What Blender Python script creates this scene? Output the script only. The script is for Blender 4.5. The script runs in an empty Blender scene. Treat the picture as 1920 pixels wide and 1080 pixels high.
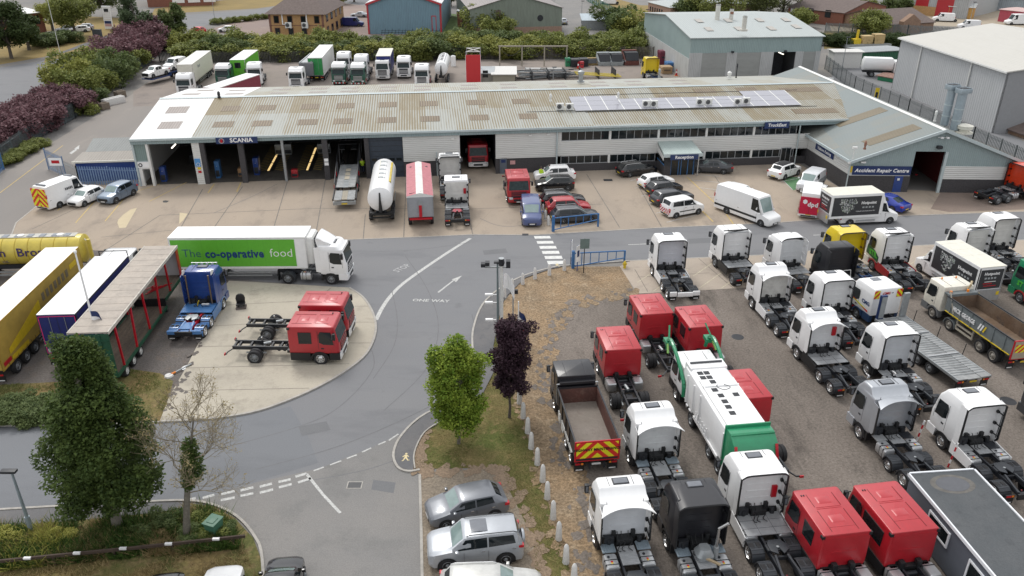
import bpy,bmesh,math,random
from mathutils import Vector,Matrix
C = bpy.context.scene.collection
S = bpy.context.scene
PI = math.pi
# ---------------------------------------------------------------- camera
F,TH,CH = 1500.0,math.atan(730/1500.0),29.0
cd = bpy.data.cameras.new('camera'); cam = bpy.data.objects.new('camera',cd); C.objects.link(cam)
cam.location = (0,0,CH); cam.rotation_euler = (PI/2-TH,0,0)
cd.sensor_width = 36; cd.lens = 36*F/1920; cd.clip_start = .5; cd.clip_end = 3000
S.camera = cam
# ---------------------------------------------------------------- sky and sun (bright overcast)
W = bpy.data.worlds.new('World'); S.world = W; W.use_nodes = True
nt = W.node_tree; nt.nodes.clear()
sky = nt.nodes.new('ShaderNodeTexSky'); sky.sky_type = 'NISHITA'; sky.sun_disc = False
SUN_EL,SUN_AZ = math.radians(52),math.radians(-28)     # azimuth from +Y, clockwise positive
sky.sun_elevation = SUN_EL; sky.sun_rotation = SUN_AZ
sky.air_density = 1.0; sky.dust_density = 3.0
hs = nt.nodes.new('ShaderNodeHueSaturation'); hs.inputs['Saturation'].default_value = .22
bg = nt.nodes.new('ShaderNodeBackground'); bg.inputs['Strength'].default_value = .15
wo = nt.nodes.new('ShaderNodeOutputWorld')
mxs = nt.nodes.new('ShaderNodeMix'); mxs.data_type = 'RGBA'; mxs.inputs[0].default_value = .72;    # cloud cover over the clear sky, brighter overhead than at the horizon
wtc = nt.nodes.new('ShaderNodeTexCoord'); wsp = nt.nodes.new('ShaderNodeSeparateXYZ'); nt.links.new(wtc.outputs['Generated'],wsp.inputs[0])
wmr = nt.nodes.new('ShaderNodeMapRange'); nt.links.new(wsp.outputs[2],wmr.inputs[0])
wcr = nt.nodes.new('ShaderNodeMix'); wcr.data_type = 'RGBA'; wcr.inputs[6].default_value = (5.6,5.75,5.95,1); wcr.inputs[7].default_value = (8.2,8.3,8.5,1)
nt.links.new(wmr.outputs[0],wcr.inputs[0]); nt.links.new(wcr.outputs[2],mxs.inputs[7])
nt.links.new(sky.outputs[0],hs.inputs['Color']); nt.links.new(hs.outputs[0],mxs.inputs[6]); nt.links.new(mxs.outputs[2],bg.inputs[0]); nt.links.new(bg.outputs[0],wo.inputs[0])
sl = bpy.data.lights.new('sun','SUN'); sl.energy = 1.5; sl.angle = math.radians(18); sl.color = (1,.97,.92)
so = bpy.data.objects.new('sun',sl); C.objects.link(so)
sd = Vector((math.sin(SUN_AZ)*math.cos(SUN_EL),math.cos(SUN_AZ)*math.cos(SUN_EL),math.sin(SUN_EL)))
so.rotation_euler = sd.to_track_quat('Z','Y').to_euler()
S.view_settings.view_transform = 'Standard'; S.view_settings.look = 'None'
S.view_settings.exposure = 0.17; S.view_settings.gamma = 1
# ---------------------------------------------------------------- surveying helpers
cT,sT = math.cos(TH),math.sin(TH)
def at(px,py,z=0.0):
    "world point at height z seen at a photograph position (used to survey the plan of the site)"
    u,v = (px-960)/F,-(py-540)/F
    d = Vector((u,cT+v*sT,-sT+v*cT)); t = (z-CH)/d.z
    return Vector((d.x*t,d.y*t,z))
def hz(p,py):
    "height above ground point p of what is seen at row py"
    k = -(py-540)/F
    return CH + p.y*(k*cT-sT)/(cT+k*sT)
BA = math.radians(6.3); BO = at(268,348)
BM = Matrix.Translation(BO) @ Matrix.Rotation(BA,4,'Z')
BI = BM.inverted()
def uv(px,py,z=0.0): return BI @ at(px,py,z)
# ---------------------------------------------------------------- materials
MATS = {}
def nodes(name):
    m = bpy.data.materials.new(name); m.use_nodes = True
    n = m.node_tree.nodes; l = m.node_tree.links; return m,n,l,n['Principled BSDF']
def M(name,c,rough=.5,metal=0,var=.12,scale=3.0,coat=0,emit=None,spec=.5,bump=0,fine=0):
    if name in MATS: return MATS[name]
    m,n,l,b = nodes(name)
    b.inputs['Roughness'].default_value = rough; b.inputs['Metallic'].default_value = metal
    b.inputs['Coat Weight'].default_value = coat; b.inputs['Coat Roughness'].default_value = .08
    b.inputs['Specular IOR Level'].default_value = spec
    if emit:
        b.inputs['Emission Color'].default_value = (*emit[:3],1); b.inputs['Emission Strength'].default_value = emit[3]
    tc = n.new('ShaderNodeTexCoord'); no = n.new('ShaderNodeTexNoise')
    no.inputs['Scale'].default_value = scale; no.inputs['Detail'].default_value = 6; no.inputs['Roughness'].default_value = .65
    l.new(tc.outputs['Object'],no.inputs['Vector'])
    rp = n.new('ShaderNodeValToRGB'); e = rp.color_ramp.elements
    e[0].position = .3; e[1].position = .7
    e[0].color = (*[max(0,x*(1-var)) for x in c],1); e[1].color = (*[min(1,x*(1+var)) for x in c],1)
    l.new(no.outputs['Fac'],rp.inputs[0]); l.new(rp.outputs[0],b.inputs['Base Color'])
    if bump:
        bp = n.new('ShaderNodeBump'); bp.inputs['Strength'].default_value = bump; bp.inputs['Distance'].default_value = .05
        l.new(no.outputs['Fac'],bp.inputs['Height']); l.new(bp.outputs[0],b.inputs['Normal'])
    MATS[name] = m; return m
def GM(name,c1,c2,c3,sc=.12,stretch=(1,1,1),rot=0,fs=14,famt=.25,rough=.9,cracks=0,bump=.3,stain=.0):
    "ground: broad patches of two tones, worn third tone, fine grain"
    if name in MATS: return MATS[name]
    m,n,l,b = nodes(name); b.inputs['Roughness'].default_value = rough; b.inputs['Specular IOR Level'].default_value = .25
    tc = n.new('ShaderNodeTexCoord'); mp = n.new('ShaderNodeMapping'); mp.inputs['Rotation'].default_value = (0,0,rot); mp.inputs['Scale'].default_value = stretch
    l.new(tc.outputs['Object'],mp.inputs[0])
    def noise(s,vec,det=5,r=.6):
        o = n.new('ShaderNodeTexNoise'); o.inputs['Scale'].default_value = s; o.inputs['Detail'].default_value = det; o.inputs['Roughness'].default_value = r
        l.new(vec,o.inputs['Vector']); return o.outputs['Fac']
    def ramp(f,a,bb):
        r = n.new('ShaderNodeMapRange'); r.inputs[1].default_value = a; r.inputs[2].default_value = bb; l.new(f,r.inputs[0]); return r.outputs[0]
    def mix(f,a,bb,mode='MIX'):
        x = n.new('ShaderNodeMix'); x.data_type = 'RGBA'; x.blend_type = mode
        if isinstance(f,float): x.inputs[0].default_value = f
        else: l.new(f,x.inputs[0])
        for i,q in ((6,a),(7,bb)):
            if isinstance(q,tuple): x.inputs[i].default_value = (*q,1)
            else: l.new(q,x.inputs[i])
        return x.outputs[2]
    v = mp.outputs[0]
    a = mix(ramp(noise(sc,v),.38,.62),c1,c2)
    a = mix(ramp(noise(sc*3.1,v,7,.7),.52,.72),a,c3)
    fn = noise(fs,tc.outputs['Object'],4,.8)
    g = n.new('ShaderNodeMapRange'); g.inputs[1].default_value = .25; g.inputs[2].default_value = .75; g.inputs[3].default_value = 1-famt; g.inputs[4].default_value = 1+famt
    l.new(fn,g.inputs[0])
    cmb = n.new('ShaderNodeCombineColor'); [l.new(g.outputs[0],cmb.inputs[i]) for i in range(3)]
    a = mix(1.0,a,cmb.outputs[0],'MULTIPLY')
    if stain:
        st = ramp(noise(sc*6,tc.outputs['Object'],3,.5),.66,.74)
        mm = n.new('ShaderNodeMath'); mm.operation = 'MULTIPLY'; mm.inputs[1].default_value = stain; l.new(st,mm.inputs[0])
        a = mix(mm.outputs[0],a,tuple(x*.45 for x in c1))
    if cracks:
        vo = n.new('ShaderNodeTexVoronoi'); vo.feature = 'DISTANCE_TO_EDGE'; vo.inputs['Scale'].default_value = cracks
        wv = n.new('ShaderNodeMix'); wv.data_type = 'RGBA'; wv.inputs[0].default_value = .12
        no = n.new('ShaderNodeTexNoise'); no.inputs['Scale'].default_value = 1.2; l.new(tc.outputs['Object'],no.inputs['Vector'])
        l.new(tc.outputs['Object'],wv.inputs[6]); l.new(no.outputs['Color'],wv.inputs[7]); l.new(wv.outputs[2],vo.inputs['Vector'])
        cr = ramp(vo.outputs['Distance'],.0014,.0)
        a = mix(cr,a,tuple(x*.72 for x in c1))
    l.new(a,b.inputs['Base Color'])
    if bump:
        bp = n.new('ShaderNodeBump'); bp.inputs['Strength'].default_value = bump; bp.inputs['Distance'].default_value = .03
        l.new(fn,bp.inputs['Height']); l.new(bp.outputs[0],b.inputs['Normal'])
    MATS[name] = m; return m
def RIB(name,c,axis=0,period=.33,depth=.35,c2=None,blk=None,rough=.55,metal=0,lo=.45,hi=.7,ygain=0):
    "profiled sheet cladding: real relief read by a bump, with grime gathering on some ribs"
    if name in MATS: return MATS[name]
    m,n,l,b = nodes(name); b.inputs['Roughness'].default_value = rough; b.inputs['Metallic'].default_value = metal
    tc = n.new('ShaderNodeTexCoord'); sp = n.new('ShaderNodeSeparateXYZ'); l.new(tc.outputs['Object'],sp.inputs[0])
    def math_(op,a,bb=None):
        x = n.new('ShaderNodeMath'); x.operation = op
        for i,q in ((0,a),(1,bb)):
            if q is None: continue
            if isinstance(q,(int,float)): x.inputs[i].default_value = q
            else: l.new(q,x.inputs[i])
        return x.outputs[0]
    ph = math_('MULTIPLY',sp.outputs[axis],2*PI/period); sn = math_('SINE',ph)
    s01 = math_('MULTIPLY_ADD',sn,.5); n.active = None
    s01.node.inputs[2].default_value = .5
    no = n.new('ShaderNodeTexNoise'); no.inputs['Scale'].default_value = 1.0; no.inputs['Detail'].default_value = 6; no.inputs['Roughness'].default_value = .7
    mp = n.new('ShaderNodeMapping'); mp.inputs['Scale'].default_value = (.9,.16,.3) if axis == 0 else ((.16,.9,.3) if axis == 1 else (.3,.3,1.2))
    l.new(tc.outputs['Object'],mp.inputs[0]); l.new(mp.outputs[0],no.inputs['Vector'])
    c2 = c2 or tuple(x*.8 for x in c)
    f = no.outputs['Fac']
    if blk:   # replaced sheets: whole rectangles cleaner or dirtier than their neighbours
        fx = math_('FLOOR',math_('DIVIDE',sp.outputs[0],blk[0])); fy = math_('FLOOR',math_('DIVIDE',sp.outputs[1],blk[1]))
        cx = n.new('ShaderNodeCombineXYZ'); l.new(fx,cx.inputs[0]); l.new(fy,cx.inputs[1])
        wn = n.new('ShaderNodeTexWhiteNoise'); wn.noise_dimensions = '3D'; l.new(cx.outputs[0],wn.inputs['Vector'])
        f = math_('ADD',f,math_('MULTIPLY',math_('SUBTRACT',wn.outputs['Value'],.5),.55))
        if ygain: f = math_('ADD',f,math_('MULTIPLY',math_('SUBTRACT',fy,.5),ygain))
    f = math_('ADD',f,math_('MULTIPLY',sn,depth*.35))
    mr = n.new('ShaderNodeMapRange'); mr.inputs[1].default_value = lo; mr.inputs[2].default_value = hi; l.new(f,mr.inputs[0])
    mx = n.new('ShaderNodeMix'); mx.data_type = 'RGBA'; mx.inputs[6].default_value = (*c,1); mx.inputs[7].default_value = (*c2,1); l.new(mr.outputs[0],mx.inputs[0])
    l.new(mx.outputs[2],b.inputs['Base Color'])
    bp = n.new('ShaderNodeBump'); bp.inputs['Strength'].default_value = .8; bp.inputs['Distance'].default_value = period*.12
    l.new(s01,bp.inputs['Height']); l.new(bp.outputs[0],b.inputs['Normal'])
    MATS[name] = m; return m
def CHEV(name,base,red,freq=2.2,axis=1,sym=True):
    m,n,l,b = nodes(name); b.inputs['Roughness'].default_value = .4
    tc = n.new('ShaderNodeTexCoord'); sp = n.new('ShaderNodeSeparateXYZ'); l.new(tc.outputs['Object'],sp.inputs[0])
    def mt(op,a,bb=None):
        x = n.new('ShaderNodeMath'); x.operation = op; l.new(a,x.inputs[0])
        if bb is not None:
            if isinstance(bb,(int,float)): x.inputs[1].default_value = bb
            else: l.new(bb,x.inputs[1])
        return x.outputs[0]
    a = sp.outputs[axis]
    if sym: a = mt('ABSOLUTE',a)
    q = mt('GREATER_THAN',mt('FRACT',mt('MULTIPLY',mt('ADD',a,sp.outputs[2]),freq)),.5)
    mx = n.new('ShaderNodeMix'); mx.data_type = 'RGBA'; mx.inputs[6].default_value = (*base,1); mx.inputs[7].default_value = (*red,1)
    l.new(q,mx.inputs[0]); l.new(mx.outputs[2],b.inputs['Base Color']); MATS[name] = m; return m
def LEAF(name,c,c2,c3=None):
    m,n,l,b = nodes(name); b.inputs['Roughness'].default_value = .65; b.inputs['Specular IOR Level'].default_value = .25
    tc = n.new('ShaderNodeTexCoord'); no = n.new('ShaderNodeTexNoise'); no.inputs['Scale'].default_value = .9; no.inputs['Detail'].default_value = 5; no.inputs['Roughness'].default_value = .75
    l.new(tc.outputs['Object'],no.inputs['Vector'])
    rp = n.new('ShaderNodeValToRGB'); e = rp.color_ramp.elements; e[0].position = .36; e[1].position = .62
    e[0].color = (*c,1); e[1].color = (*c2,1)
    n2 = n.new('ShaderNodeTexNoise'); n2.inputs['Scale'].default_value = 7; n2.inputs['Detail'].default_value = 2; l.new(tc.outputs['Object'],n2.inputs['Vector'])
    av = n.new('ShaderNodeMix'); av.inputs[0].default_value = .45; l.new(no.outputs['Fac'],av.inputs[2]); l.new(n2.outputs['Fac'],av.inputs[3])
    l.new(av.outputs[0],rp.inputs[0]); l.new(rp.outputs[0],b.inputs['Base Color'])
    tr = n.new('ShaderNodeBsdfTranslucent'); l.new(rp.outputs[0],tr.inputs[0]); ms = n.new('ShaderNodeMixShader'); ms.inputs[0].default_value = .25
    l.new(b.outputs[0],ms.inputs[1]); l.new(tr.outputs[0],ms.inputs[2]); l.new(ms.outputs[0],n['Material Output'].inputs[0])
    MATS[name] = m; return m
white = M('white_paint',(.80,.80,.80),.38,var=.03,coat=.3)
offwhite = M('off_white',(.68,.68,.66),.5,var=.07)
cream = M('cream_grp',(.66,.64,.56),.5,var=.08)
dirtywhite = M('dirty_white_sheet',(.64,.63,.60),.6,var=.12,scale=1.2)
black = M('black_plastic',(.012,.0125,.014),.5,var=.2)
blackpaint = M('black_paint',(.016,.016,.02),.38,var=.1,coat=.25)
chass = M('chassis_dark',(.018,.020,.025),.5,var=.25)
guardm = M('mudguard_grey',(.030,.034,.041),.5,var=.12)
tyrem = M('tyre_rubber',(.016,.016,.018),.8,var=.2)
alu = M('aluminium',(.50,.51,.52),.38,.7,var=.1)
deckm = M('deck_plate',(.36,.37,.38),.5,.4,var=.15)
bluegrey = M('bluegrey_plate',(.22,.27,.31),.4,.2,var=.12)
chrome = M('polished_metal',(.62,.62,.62),.22,.9,var=.05)
steel = M('galvanised',(.33,.35,.36),.5,.5,var=.15)
glass = M('tinted_glass',(.012,.016,.018),.05,var=.1,spec=.5)
wsglass = M('windscreen_glass',(.028,.042,.044),.08,var=.5,spec=.22)
carglass = M('car_screen_glass',(.13,.17,.17),.08,var=.15,spec=.9)
sunglass = M('roof_hatch_glass',(.16,.17,.19),.15,var=.1)
red = M('red_paint',(.40,.007,.016),.48,var=.08,coat=.8)
red.node_tree.nodes['Principled BSDF'].inputs['Coat Roughness'].default_value = .35
redt = M('tail_light_red',(.45,.01,.02),.3,var=.1)
orange = M('amber_lens',(.75,.22,.02),.3,var=.1)
platey = M('yellow_plate',(.62,.45,.02),.5,var=.08)
platew = M('white_plate',(.7,.7,.7),.5,var=.05)
yellow = M('yellow_paint',(.70,.52,.01),.35,var=.05,coat=.4)
green = M('green_paint',(.015,.22,.10),.35,var=.08,coat=.4)
blue = M('blue_paint',(.015,.05,.22),.3,var=.1,coat=.5)
ltblue = M('light_blue_paint',(.07,.19,.42),.3,var=.08,coat=.5)
barrier = M('barrier_blue',(.04,.14,.33),.5,var=.1)
silver = M('silver_paint',(.40,.42,.45),.32,.35,var=.05,coat=.5)
dkgrey = M('dark_grey_paint',(.035,.038,.045),.3,.1,var=.05,coat=.5); carblack = M('car_black',(.008,.008,.010),.22,var=.1,coat=.6)
midgrey = M('mid_grey_paint',(.17,.18,.20),.32,.35,var=.05,coat=.5)
navy = M('navy_sign',(.012,.03,.11),.45,var=.05)
lightm = M('headlight_lens',(.55,.57,.58),.15,var=.1)
concrete = M('cast_concrete',(.60,.59,.57),.85,var=.15,scale=6)
postw = M('white_post',(.62,.62,.60),.6,var=.1)
chevy = CHEV('chevron_yellow_red',(.72,.68,.02),(.60,.03,.02),1.5)
chevf = CHEV('chevron_fine',(.72,.68,.02),(.60,.03,.02),2.4)
# ---------------------------------------------------------------- mesh building
class MB:
    def __init__(s): s.v = []; s.f = []; s.m = []; s.ms = []
    def mi(s,m):
        if m not in s.ms: s.ms.append(m)
        return s.ms.index(m)
    def add(s,vs,fs,m):
        o = len(s.v); s.v += [tuple(x) for x in vs]; k = s.mi(m)
        for f in fs: s.f.append(tuple(i+o for i in f)); s.m.append(k)
        return s
    def box(s,x0,x1,y0,y1,z0,z1,m):
        if x0 > x1: x0,x1 = x1,x0
        if y0 > y1: y0,y1 = y1,y0
        if z0 > z1: z0,z1 = z1,z0
        return s.add([(x0,y0,z0),(x1,y0,z0),(x1,y1,z0),(x0,y1,z0),(x0,y0,z1),(x1,y0,z1),(x1,y1,z1),(x0,y1,z1)],
              [(0,3,2,1),(4,5,6,7),(0,1,5,4),(1,2,6,5),(2,3,7,6),(3,0,4,7)],m)
    def bar(s,p,q,w,h,m):
        "rectangular bar from p to q"
        p,q = Vector(p),Vector(q); d = (q-p).normalized(); up = Vector((0,0,1)) if abs(d.z) < .95 else Vector((1,0,0))
        r = d.cross(up).normalized(); t = r.cross(d)
        vs = []
        for b in (p,q):
            for a,c in ((-1,-1),(1,-1),(1,1),(-1,1)): vs.append(b + r*a*w/2 + t*c*h/2)
        return s.add(vs,[(0,3,2,1),(4,5,6,7),(0,1,5,4),(1,2,6,5),(2,3,7,6),(3,0,4,7)],m)
    def prism(s,poly,axis,a,b,m):
        "poly in the two other axes (x,z for axis y; y,z for x; x,y for z)"
        def P(u,v,w): return (w,u,v) if axis == 'x' else ((u,w,v) if axis == 'y' else (u,v,w))
        n = len(poly); vs = [P(u,v,a) for u,v in poly]+[P(u,v,b) for u,v in poly]
        return s.add(vs,[tuple(range(n)),tuple(range(2*n-1,n-1,-1))]+[(i,i+n,(i+1) % n+n,(i+1) % n) for i in range(n)],m)
    def cyl(s,p,q,r,m,n=12,r2=None,cap=True):
        p,q = Vector(p),Vector(q); d = (q-p).normalized(); up = Vector((0,0,1)) if abs(d.z) < .9 else Vector((1,0,0))
        a = d.cross(up).normalized(); b = a.cross(d); r2 = r if r2 is None else r2; vs = []
        for c,rr in ((p,r),(q,r2)):
            for i in range(n):
                t = 2*PI*i/n; vs.append(c + a*math.cos(t)*rr + b*math.sin(t)*rr)
        fs = [(i,(i+1) % n,(i+1) % n+n,i+n) for i in range(n)]
        if cap: fs += [tuple(range(n-1,-1,-1)),tuple(range(n,2*n))]
        return s.add(vs,fs,m)
    def tube(s,pts,r,m,n=6):
        for i in range(len(pts)-1):
            ra = r[i] if isinstance(r,(list,tuple)) else r; rb = r[i+1] if isinstance(r,(list,tuple)) else r
            s.cyl(pts[i],pts[i+1],ra,m,n,rb)
        return s
    def rings(s,rs,m,cap=True,closed=True):
        n = len(rs[0]); vs = [p for r in rs for p in r]; fs = []
        for k in range(len(rs)-1):
            for i in range(n if closed else n-1):
                j = (i+1) % n; fs.append((k*n+i,k*n+j,(k+1)*n+j,(k+1)*n+i))
        if cap: fs += [tuple(range(n-1,-1,-1)),tuple(range((len(rs)-1)*n,len(rs)*n))]
        return s.add(vs,fs,m)
    def rbox(s,levels,m,seg=3):
        "stack of rounded rectangles: (z, x_front, x_back, half_width, r_front, r_back)"
        rs = []
        for z,xf,xb,w,rf,rb in levels:
            r = []
            for cx,cy,rad,a0 in ((xf-rf,w-rf,rf,0),(xb+rb,w-rb,rb,PI/2),(xb+rb,-w+rb,rb,PI),(xf-rf,-w+rf,rf,1.5*PI)):
                for i in range(seg+1):
                    t = a0+PI/2*i/seg; r.append((cx+rad*math.cos(t),cy+rad*math.sin(t),z))
            rs.append(r)
        return s.rings(rs,m)
    def lathe(s,prof,c,axis,m,n=20):
        "prof: (radius, offset along axis y)"
        vs = []
        for r,o in prof:
            for i in range(n):
                t = 2*PI*i/n; a,b = r*math.cos(t),r*math.sin(t)
                vs.append((c[0]+a,c[1]+o,c[2]+b) if axis == 'y' else ((c[0]+a,c[1]+b,c[2]+o) if axis == 'z' else (c[0]+o,c[1]+a,c[2]+b)))
        fs = []
        for k in range(len(prof)-1):
            for i in range(n): j = (i+1) % n; fs.append((k*n+i,k*n+j,(k+1)*n+j,(k+1)*n+i))
        return s.add(vs,fs,m)
    def mesh(s,name,bev=0,smooth=35):
        me = bpy.data.meshes.new(name); me.from_pydata(s.v,[],s.f)
        for m in s.ms: me.materials.append(m)
        me.polygons.foreach_set('material_index',s.m)
        b = bmesh.new(); b.from_mesh(me)
        bmesh.ops.recalc_face_normals(b,faces=b.faces)
        if bev:
            es = [e for e in b.edges if len(e.link_faces) == 2 and e.calc_face_angle(0) > .6]
            bmesh.ops.bevel(b,geom=es,offset=bev,segments=2,affect='EDGES',profile=.6)
        b.to_mesh(me); b.free()
        if smooth:
            me.polygons.foreach_set('use_smooth',[True]*len(me.polygons)); me.set_sharp_from_angle(angle=math.radians(smooth))
        return me
    def build(s,name,parent=None,bev=0,smooth=35,loc=None,rz=0):
        return link(name,s.mesh(name,bev,smooth),parent,loc,rz)
def link(name,me,parent=None,loc=None,rz=0):
    o = bpy.data.objects.new(name,me); C.objects.link(o)
    if parent: o.parent = parent
    if loc: o.location = loc
    if rz: o.rotation_euler = (0,0,rz)
    return o
def tag(o,label=None,cat=None,group=None,kind=None):
    if label: o['label'] = label
    if cat: o['category'] = cat
    if group: o['group'] = group
    if kind: o['kind'] = kind
    return o
def empty(name,parent=None,loc=(0,0,0),rz=0):
    o = bpy.data.objects.new(name,None); C.objects.link(o); o.location = loc; o.rotation_euler = (0,0,rz); o.empty_display_size = .3
    if parent: o.parent = parent
    return o
def copy_tree(o,parent=None):
    c = o.copy(); C.objects.link(c)
    if parent: c.parent = parent
    for k in ('label','group','category'):
        if parent is None and k in c: del c[k]
    for ch in o.children: copy_tree(ch,c)
    return c
PROTO = {}
def proto(key,fn):
    if key in PROTO: return copy_tree(PROTO[key])
    o = fn(); PROTO[key] = o; return o
def put(o,px,py,h,lx,ly,deg,label,cat,group=None,name=None):
    "stand thing o so that its own point (lx, ly, h) is where the survey saw it"
    p = at(px,py,h); a = math.radians(deg)
    o.location = (p.x-(lx*math.cos(a)-ly*math.sin(a)),p.y-(lx*math.sin(a)+ly*math.cos(a)),0)
    o.rotation_euler = (0,0,a); tag(o,label,cat,group)
    if name: o.name = name
    return o
TXT = {}
def text(parent,s,size,c,r,up,m,name='lettering',bold=.0,shear=0,squash=1,depth=.006):
    "lettering centred at c, reading along r, upright along up"
    key = (s,size,bold,shear,squash,m.name)
    if key not in TXT:
        cu = bpy.data.curves.new('t','FONT'); cu.body = s; cu.size = size; cu.align_x = 'CENTER'; cu.align_y = 'CENTER'
        cu.offset = bold*size; cu.shear = shear; cu.extrude = depth; cu.resolution_u = 2; cu.space_character = 1+bold*2
        t = bpy.data.objects.new('t',cu); C.objects.link(t)
        bpy.context.view_layer.update()
        me = bpy.data.meshes.new_from_object(t.evaluated_get(bpy.context.evaluated_depsgraph_get())); bpy.data.objects.remove(t)
        me.materials.clear(); me.materials.append(m)
        if squash != 1:
            for v in me.vertices: v.co.x *= squash
        TXT[key] = me
    me = TXT[key].copy()
    r,up = Vector(r).normalized(),Vector(up).normalized(); nn = r.cross(up).normalized()
    mt = Matrix(((r.x,up.x,nn.x,c[0]),(r.y,up.y,nn.y,c[1]),(r.z,up.z,nn.z,c[2]),(0,0,0,1)))
    me.transform(mt); return link(name,me,parent)
# ================================================================ GROUND
def pts(l,z=0): return [at(x,y,z) if isinstance(x,(int,float)) else x for x,y in l]
def sheet(name,poly,z,m,kind='structure',label=None,cat=None,world=False,group=None,parent=None):
    vs = [Vector((p[0],p[1],z)) for p in poly] if world else [Vector((*at(x,y).xy,z)) for x,y in poly]
    b = MB(); b.add(vs,[tuple(range(len(vs)))],m); me = b.mesh(name,smooth=0)
    if me.polygons[0].normal.z < 0: me.flip_normals()
    o = link(name,me,parent)
    if parent is None: tag(o,label,cat,group,kind)
    return o
def smoothline(l,n=5):
    "Catmull-Rom through points"
    P = [Vector(p) for p in l]; out = []
    for i in range(len(P)-1):
        a,b,c,d = P[max(i-1,0)],P[i],P[i+1],P[min(i+2,len(P)-1)]
        for k in range(n):
            t = k/n; out.append(.5*((2*b)+(c-a)*t+(2*a-5*b+4*c-d)*t*t+(3*b-a-3*c+d)*t**3))
    return out+[P[-1]]
def strip(mb,line,w,z0,z1,m):
    "ribbon of width w along a world polyline"
    P = [Vector((p[0],p[1],0)) for p in line]; L,R = [],[]
    for i,p in enumerate(P):
        d = (P[min(i+1,len(P)-1)]-P[max(i-1,0)]).normalized(); nrm = Vector((-d.y,d.x,0))*w/2
        L.append(p+nrm); R.append(p-nrm)
    if z1-z0 < .01:
        vs = [Vector((q.x,q.y,z1)) for q in L+R]; n = len(L)
        mb.add(vs,[(i,i+1,n+i+1,n+i) for i in range(n-1)],m)
    else:
        rs = [[(l.x,l.y,z0),(l.x,l.y,z1),(r.x,r.y,z1),(r.x,r.y,z0)] for l,r in zip(L,R)]
        mb.rings(rs,m)
def lines(name,ls,w,z,m,px=True,parent=None,sm=False,kind='structure'):
    b = MB()
    for l in ls:
        q = [at(*p) for p in l] if px else l
        if sm: q = smoothline(q)
        strip(b,q,w,z,z,m)
    o = b.build(name,parent,smooth=0)
    if not parent: tag(o,kind=kind)
    return o
g_far = GM('worn_ground',(.21,.195,.18),(.17,.165,.16),(.25,.23,.20),.03,famt=.18)
g_road = GM('road_asphalt',(.185,.188,.197),(.20,.20,.205),(.155,.157,.165),.09,stretch=(.35,1,1),rot=.5,famt=.18,fs=18,stain=.22)
g_road2 = GM('old_asphalt',(.20,.195,.19),(.225,.215,.205),(.165,.163,.158),.12,famt=.24,fs=16,stain=.22)
g_path = GM('footpath_asphalt',(.13,.13,.135),(.155,.15,.15),(.115,.115,.12),.4,famt=.2,fs=20)
g_apron = GM('apron_concrete',(.37,.305,.24),(.315,.265,.215),(.235,.198,.165),.10,stretch=(1,.45,1),rot=-BA,famt=.10,fs=8,cracks=.07,stain=.25)
g_slab = GM('island_concrete',(.445,.405,.33),(.385,.35,.29),(.30,.27,.225),.16,famt=.10,fs=9,stain=.2)
g_slab2 = GM('strip_concrete',(.40,.34,.28),(.36,.31,.26),(.28,.24,.205),.16,famt=.10,fs=9,stain=.2)
g_patch = GM('new_concrete',(.52,.44,.30),(.50,.42,.29),(.46,.39,.27),.5,famt=.06)
g_back = GM('back_yard_surface',(.26,.222,.195),(.225,.195,.175),(.165,.145,.135),.07,famt=.12,fs=8,stain=.3)
g_drive = GM('side_drive_surface',(.25,.228,.208),(.215,.20,.188),(.30,.27,.24),.06,stretch=(1,.3,1),famt=.12,fs=10)
g_yard = GM('yard_hardcore',(.150,.129,.112),(.195,.168,.146),(.092,.080,.070),.13,stretch=(1.6,.5,1),rot=-.12,famt=.5,fs=7,rough=.95,bump=.6,stain=.3)
g_gravel = GM('brown_gravel',(.27,.19,.115),(.215,.16,.105),(.32,.25,.17),.35,famt=.75,fs=6,rough=.95,bump=1)
g_gravel2 = GM('grey_gravel',(.25,.205,.155),(.205,.172,.135),(.29,.24,.185),.35,famt=.45,fs=7,rough=.95,bump=1)
g_dark = GM('trailer_park_gravel',(.12,.108,.10),(.15,.135,.125),(.165,.13,.105),.25,famt=.45,fs=8,rough=.95,bump=.7)
g_grass = GM('mown_grass',(.090,.105,.028),(.155,.125,.050),(.25,.185,.088),.5,famt=.42,fs=8,rough=.95,bump=.8)
g_dry = GM('dry_grass',(.26,.19,.075),(.22,.165,.07),(.19,.155,.06),.12,famt=.3,fs=4,rough=.95,bump=.8)
g_rough = GM('rough_verge',(.10,.105,.035),(.19,.14,.06),(.24,.165,.09),.35,famt=.5,fs=6,rough=.95,bump=1)
g_brick = GM('block_paving',(.26,.20,.175),(.23,.18,.165),(.29,.235,.20),.06,famt=.12,fs=6)
g_pink = GM('brick_brown_yard',(.20,.155,.13),(.235,.185,.155),(.165,.13,.11),.1,famt=.2,fs=8)
mk_white = M('road_paint_white',(.44,.44,.425),.7,var=.38,scale=7)
mk_zeb = M('crossing_paint',(.60,.60,.58),.7,var=.2,scale=3)
mk_yel = M('road_paint_yellow',(.50,.36,.12),.75,var=.25,scale=5)
mk_cream = M('road_paint_cream',(.60,.50,.28),.7,var=.15,scale=6)
joint = M('joint_tar',(.175,.155,.135),.9,var=.3,scale=2)
tyremark = M('skid_mark',(.145,.145,.15),.9,var=.15,scale=2)
kerbm = M('kerb_concrete',(.36,.34,.31),.85,var=.2,scale=3)
sheet('ground',[(-900,-60),(900,-60),(900,1500),(-900,1500)],0,g_far,world=True)
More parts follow.
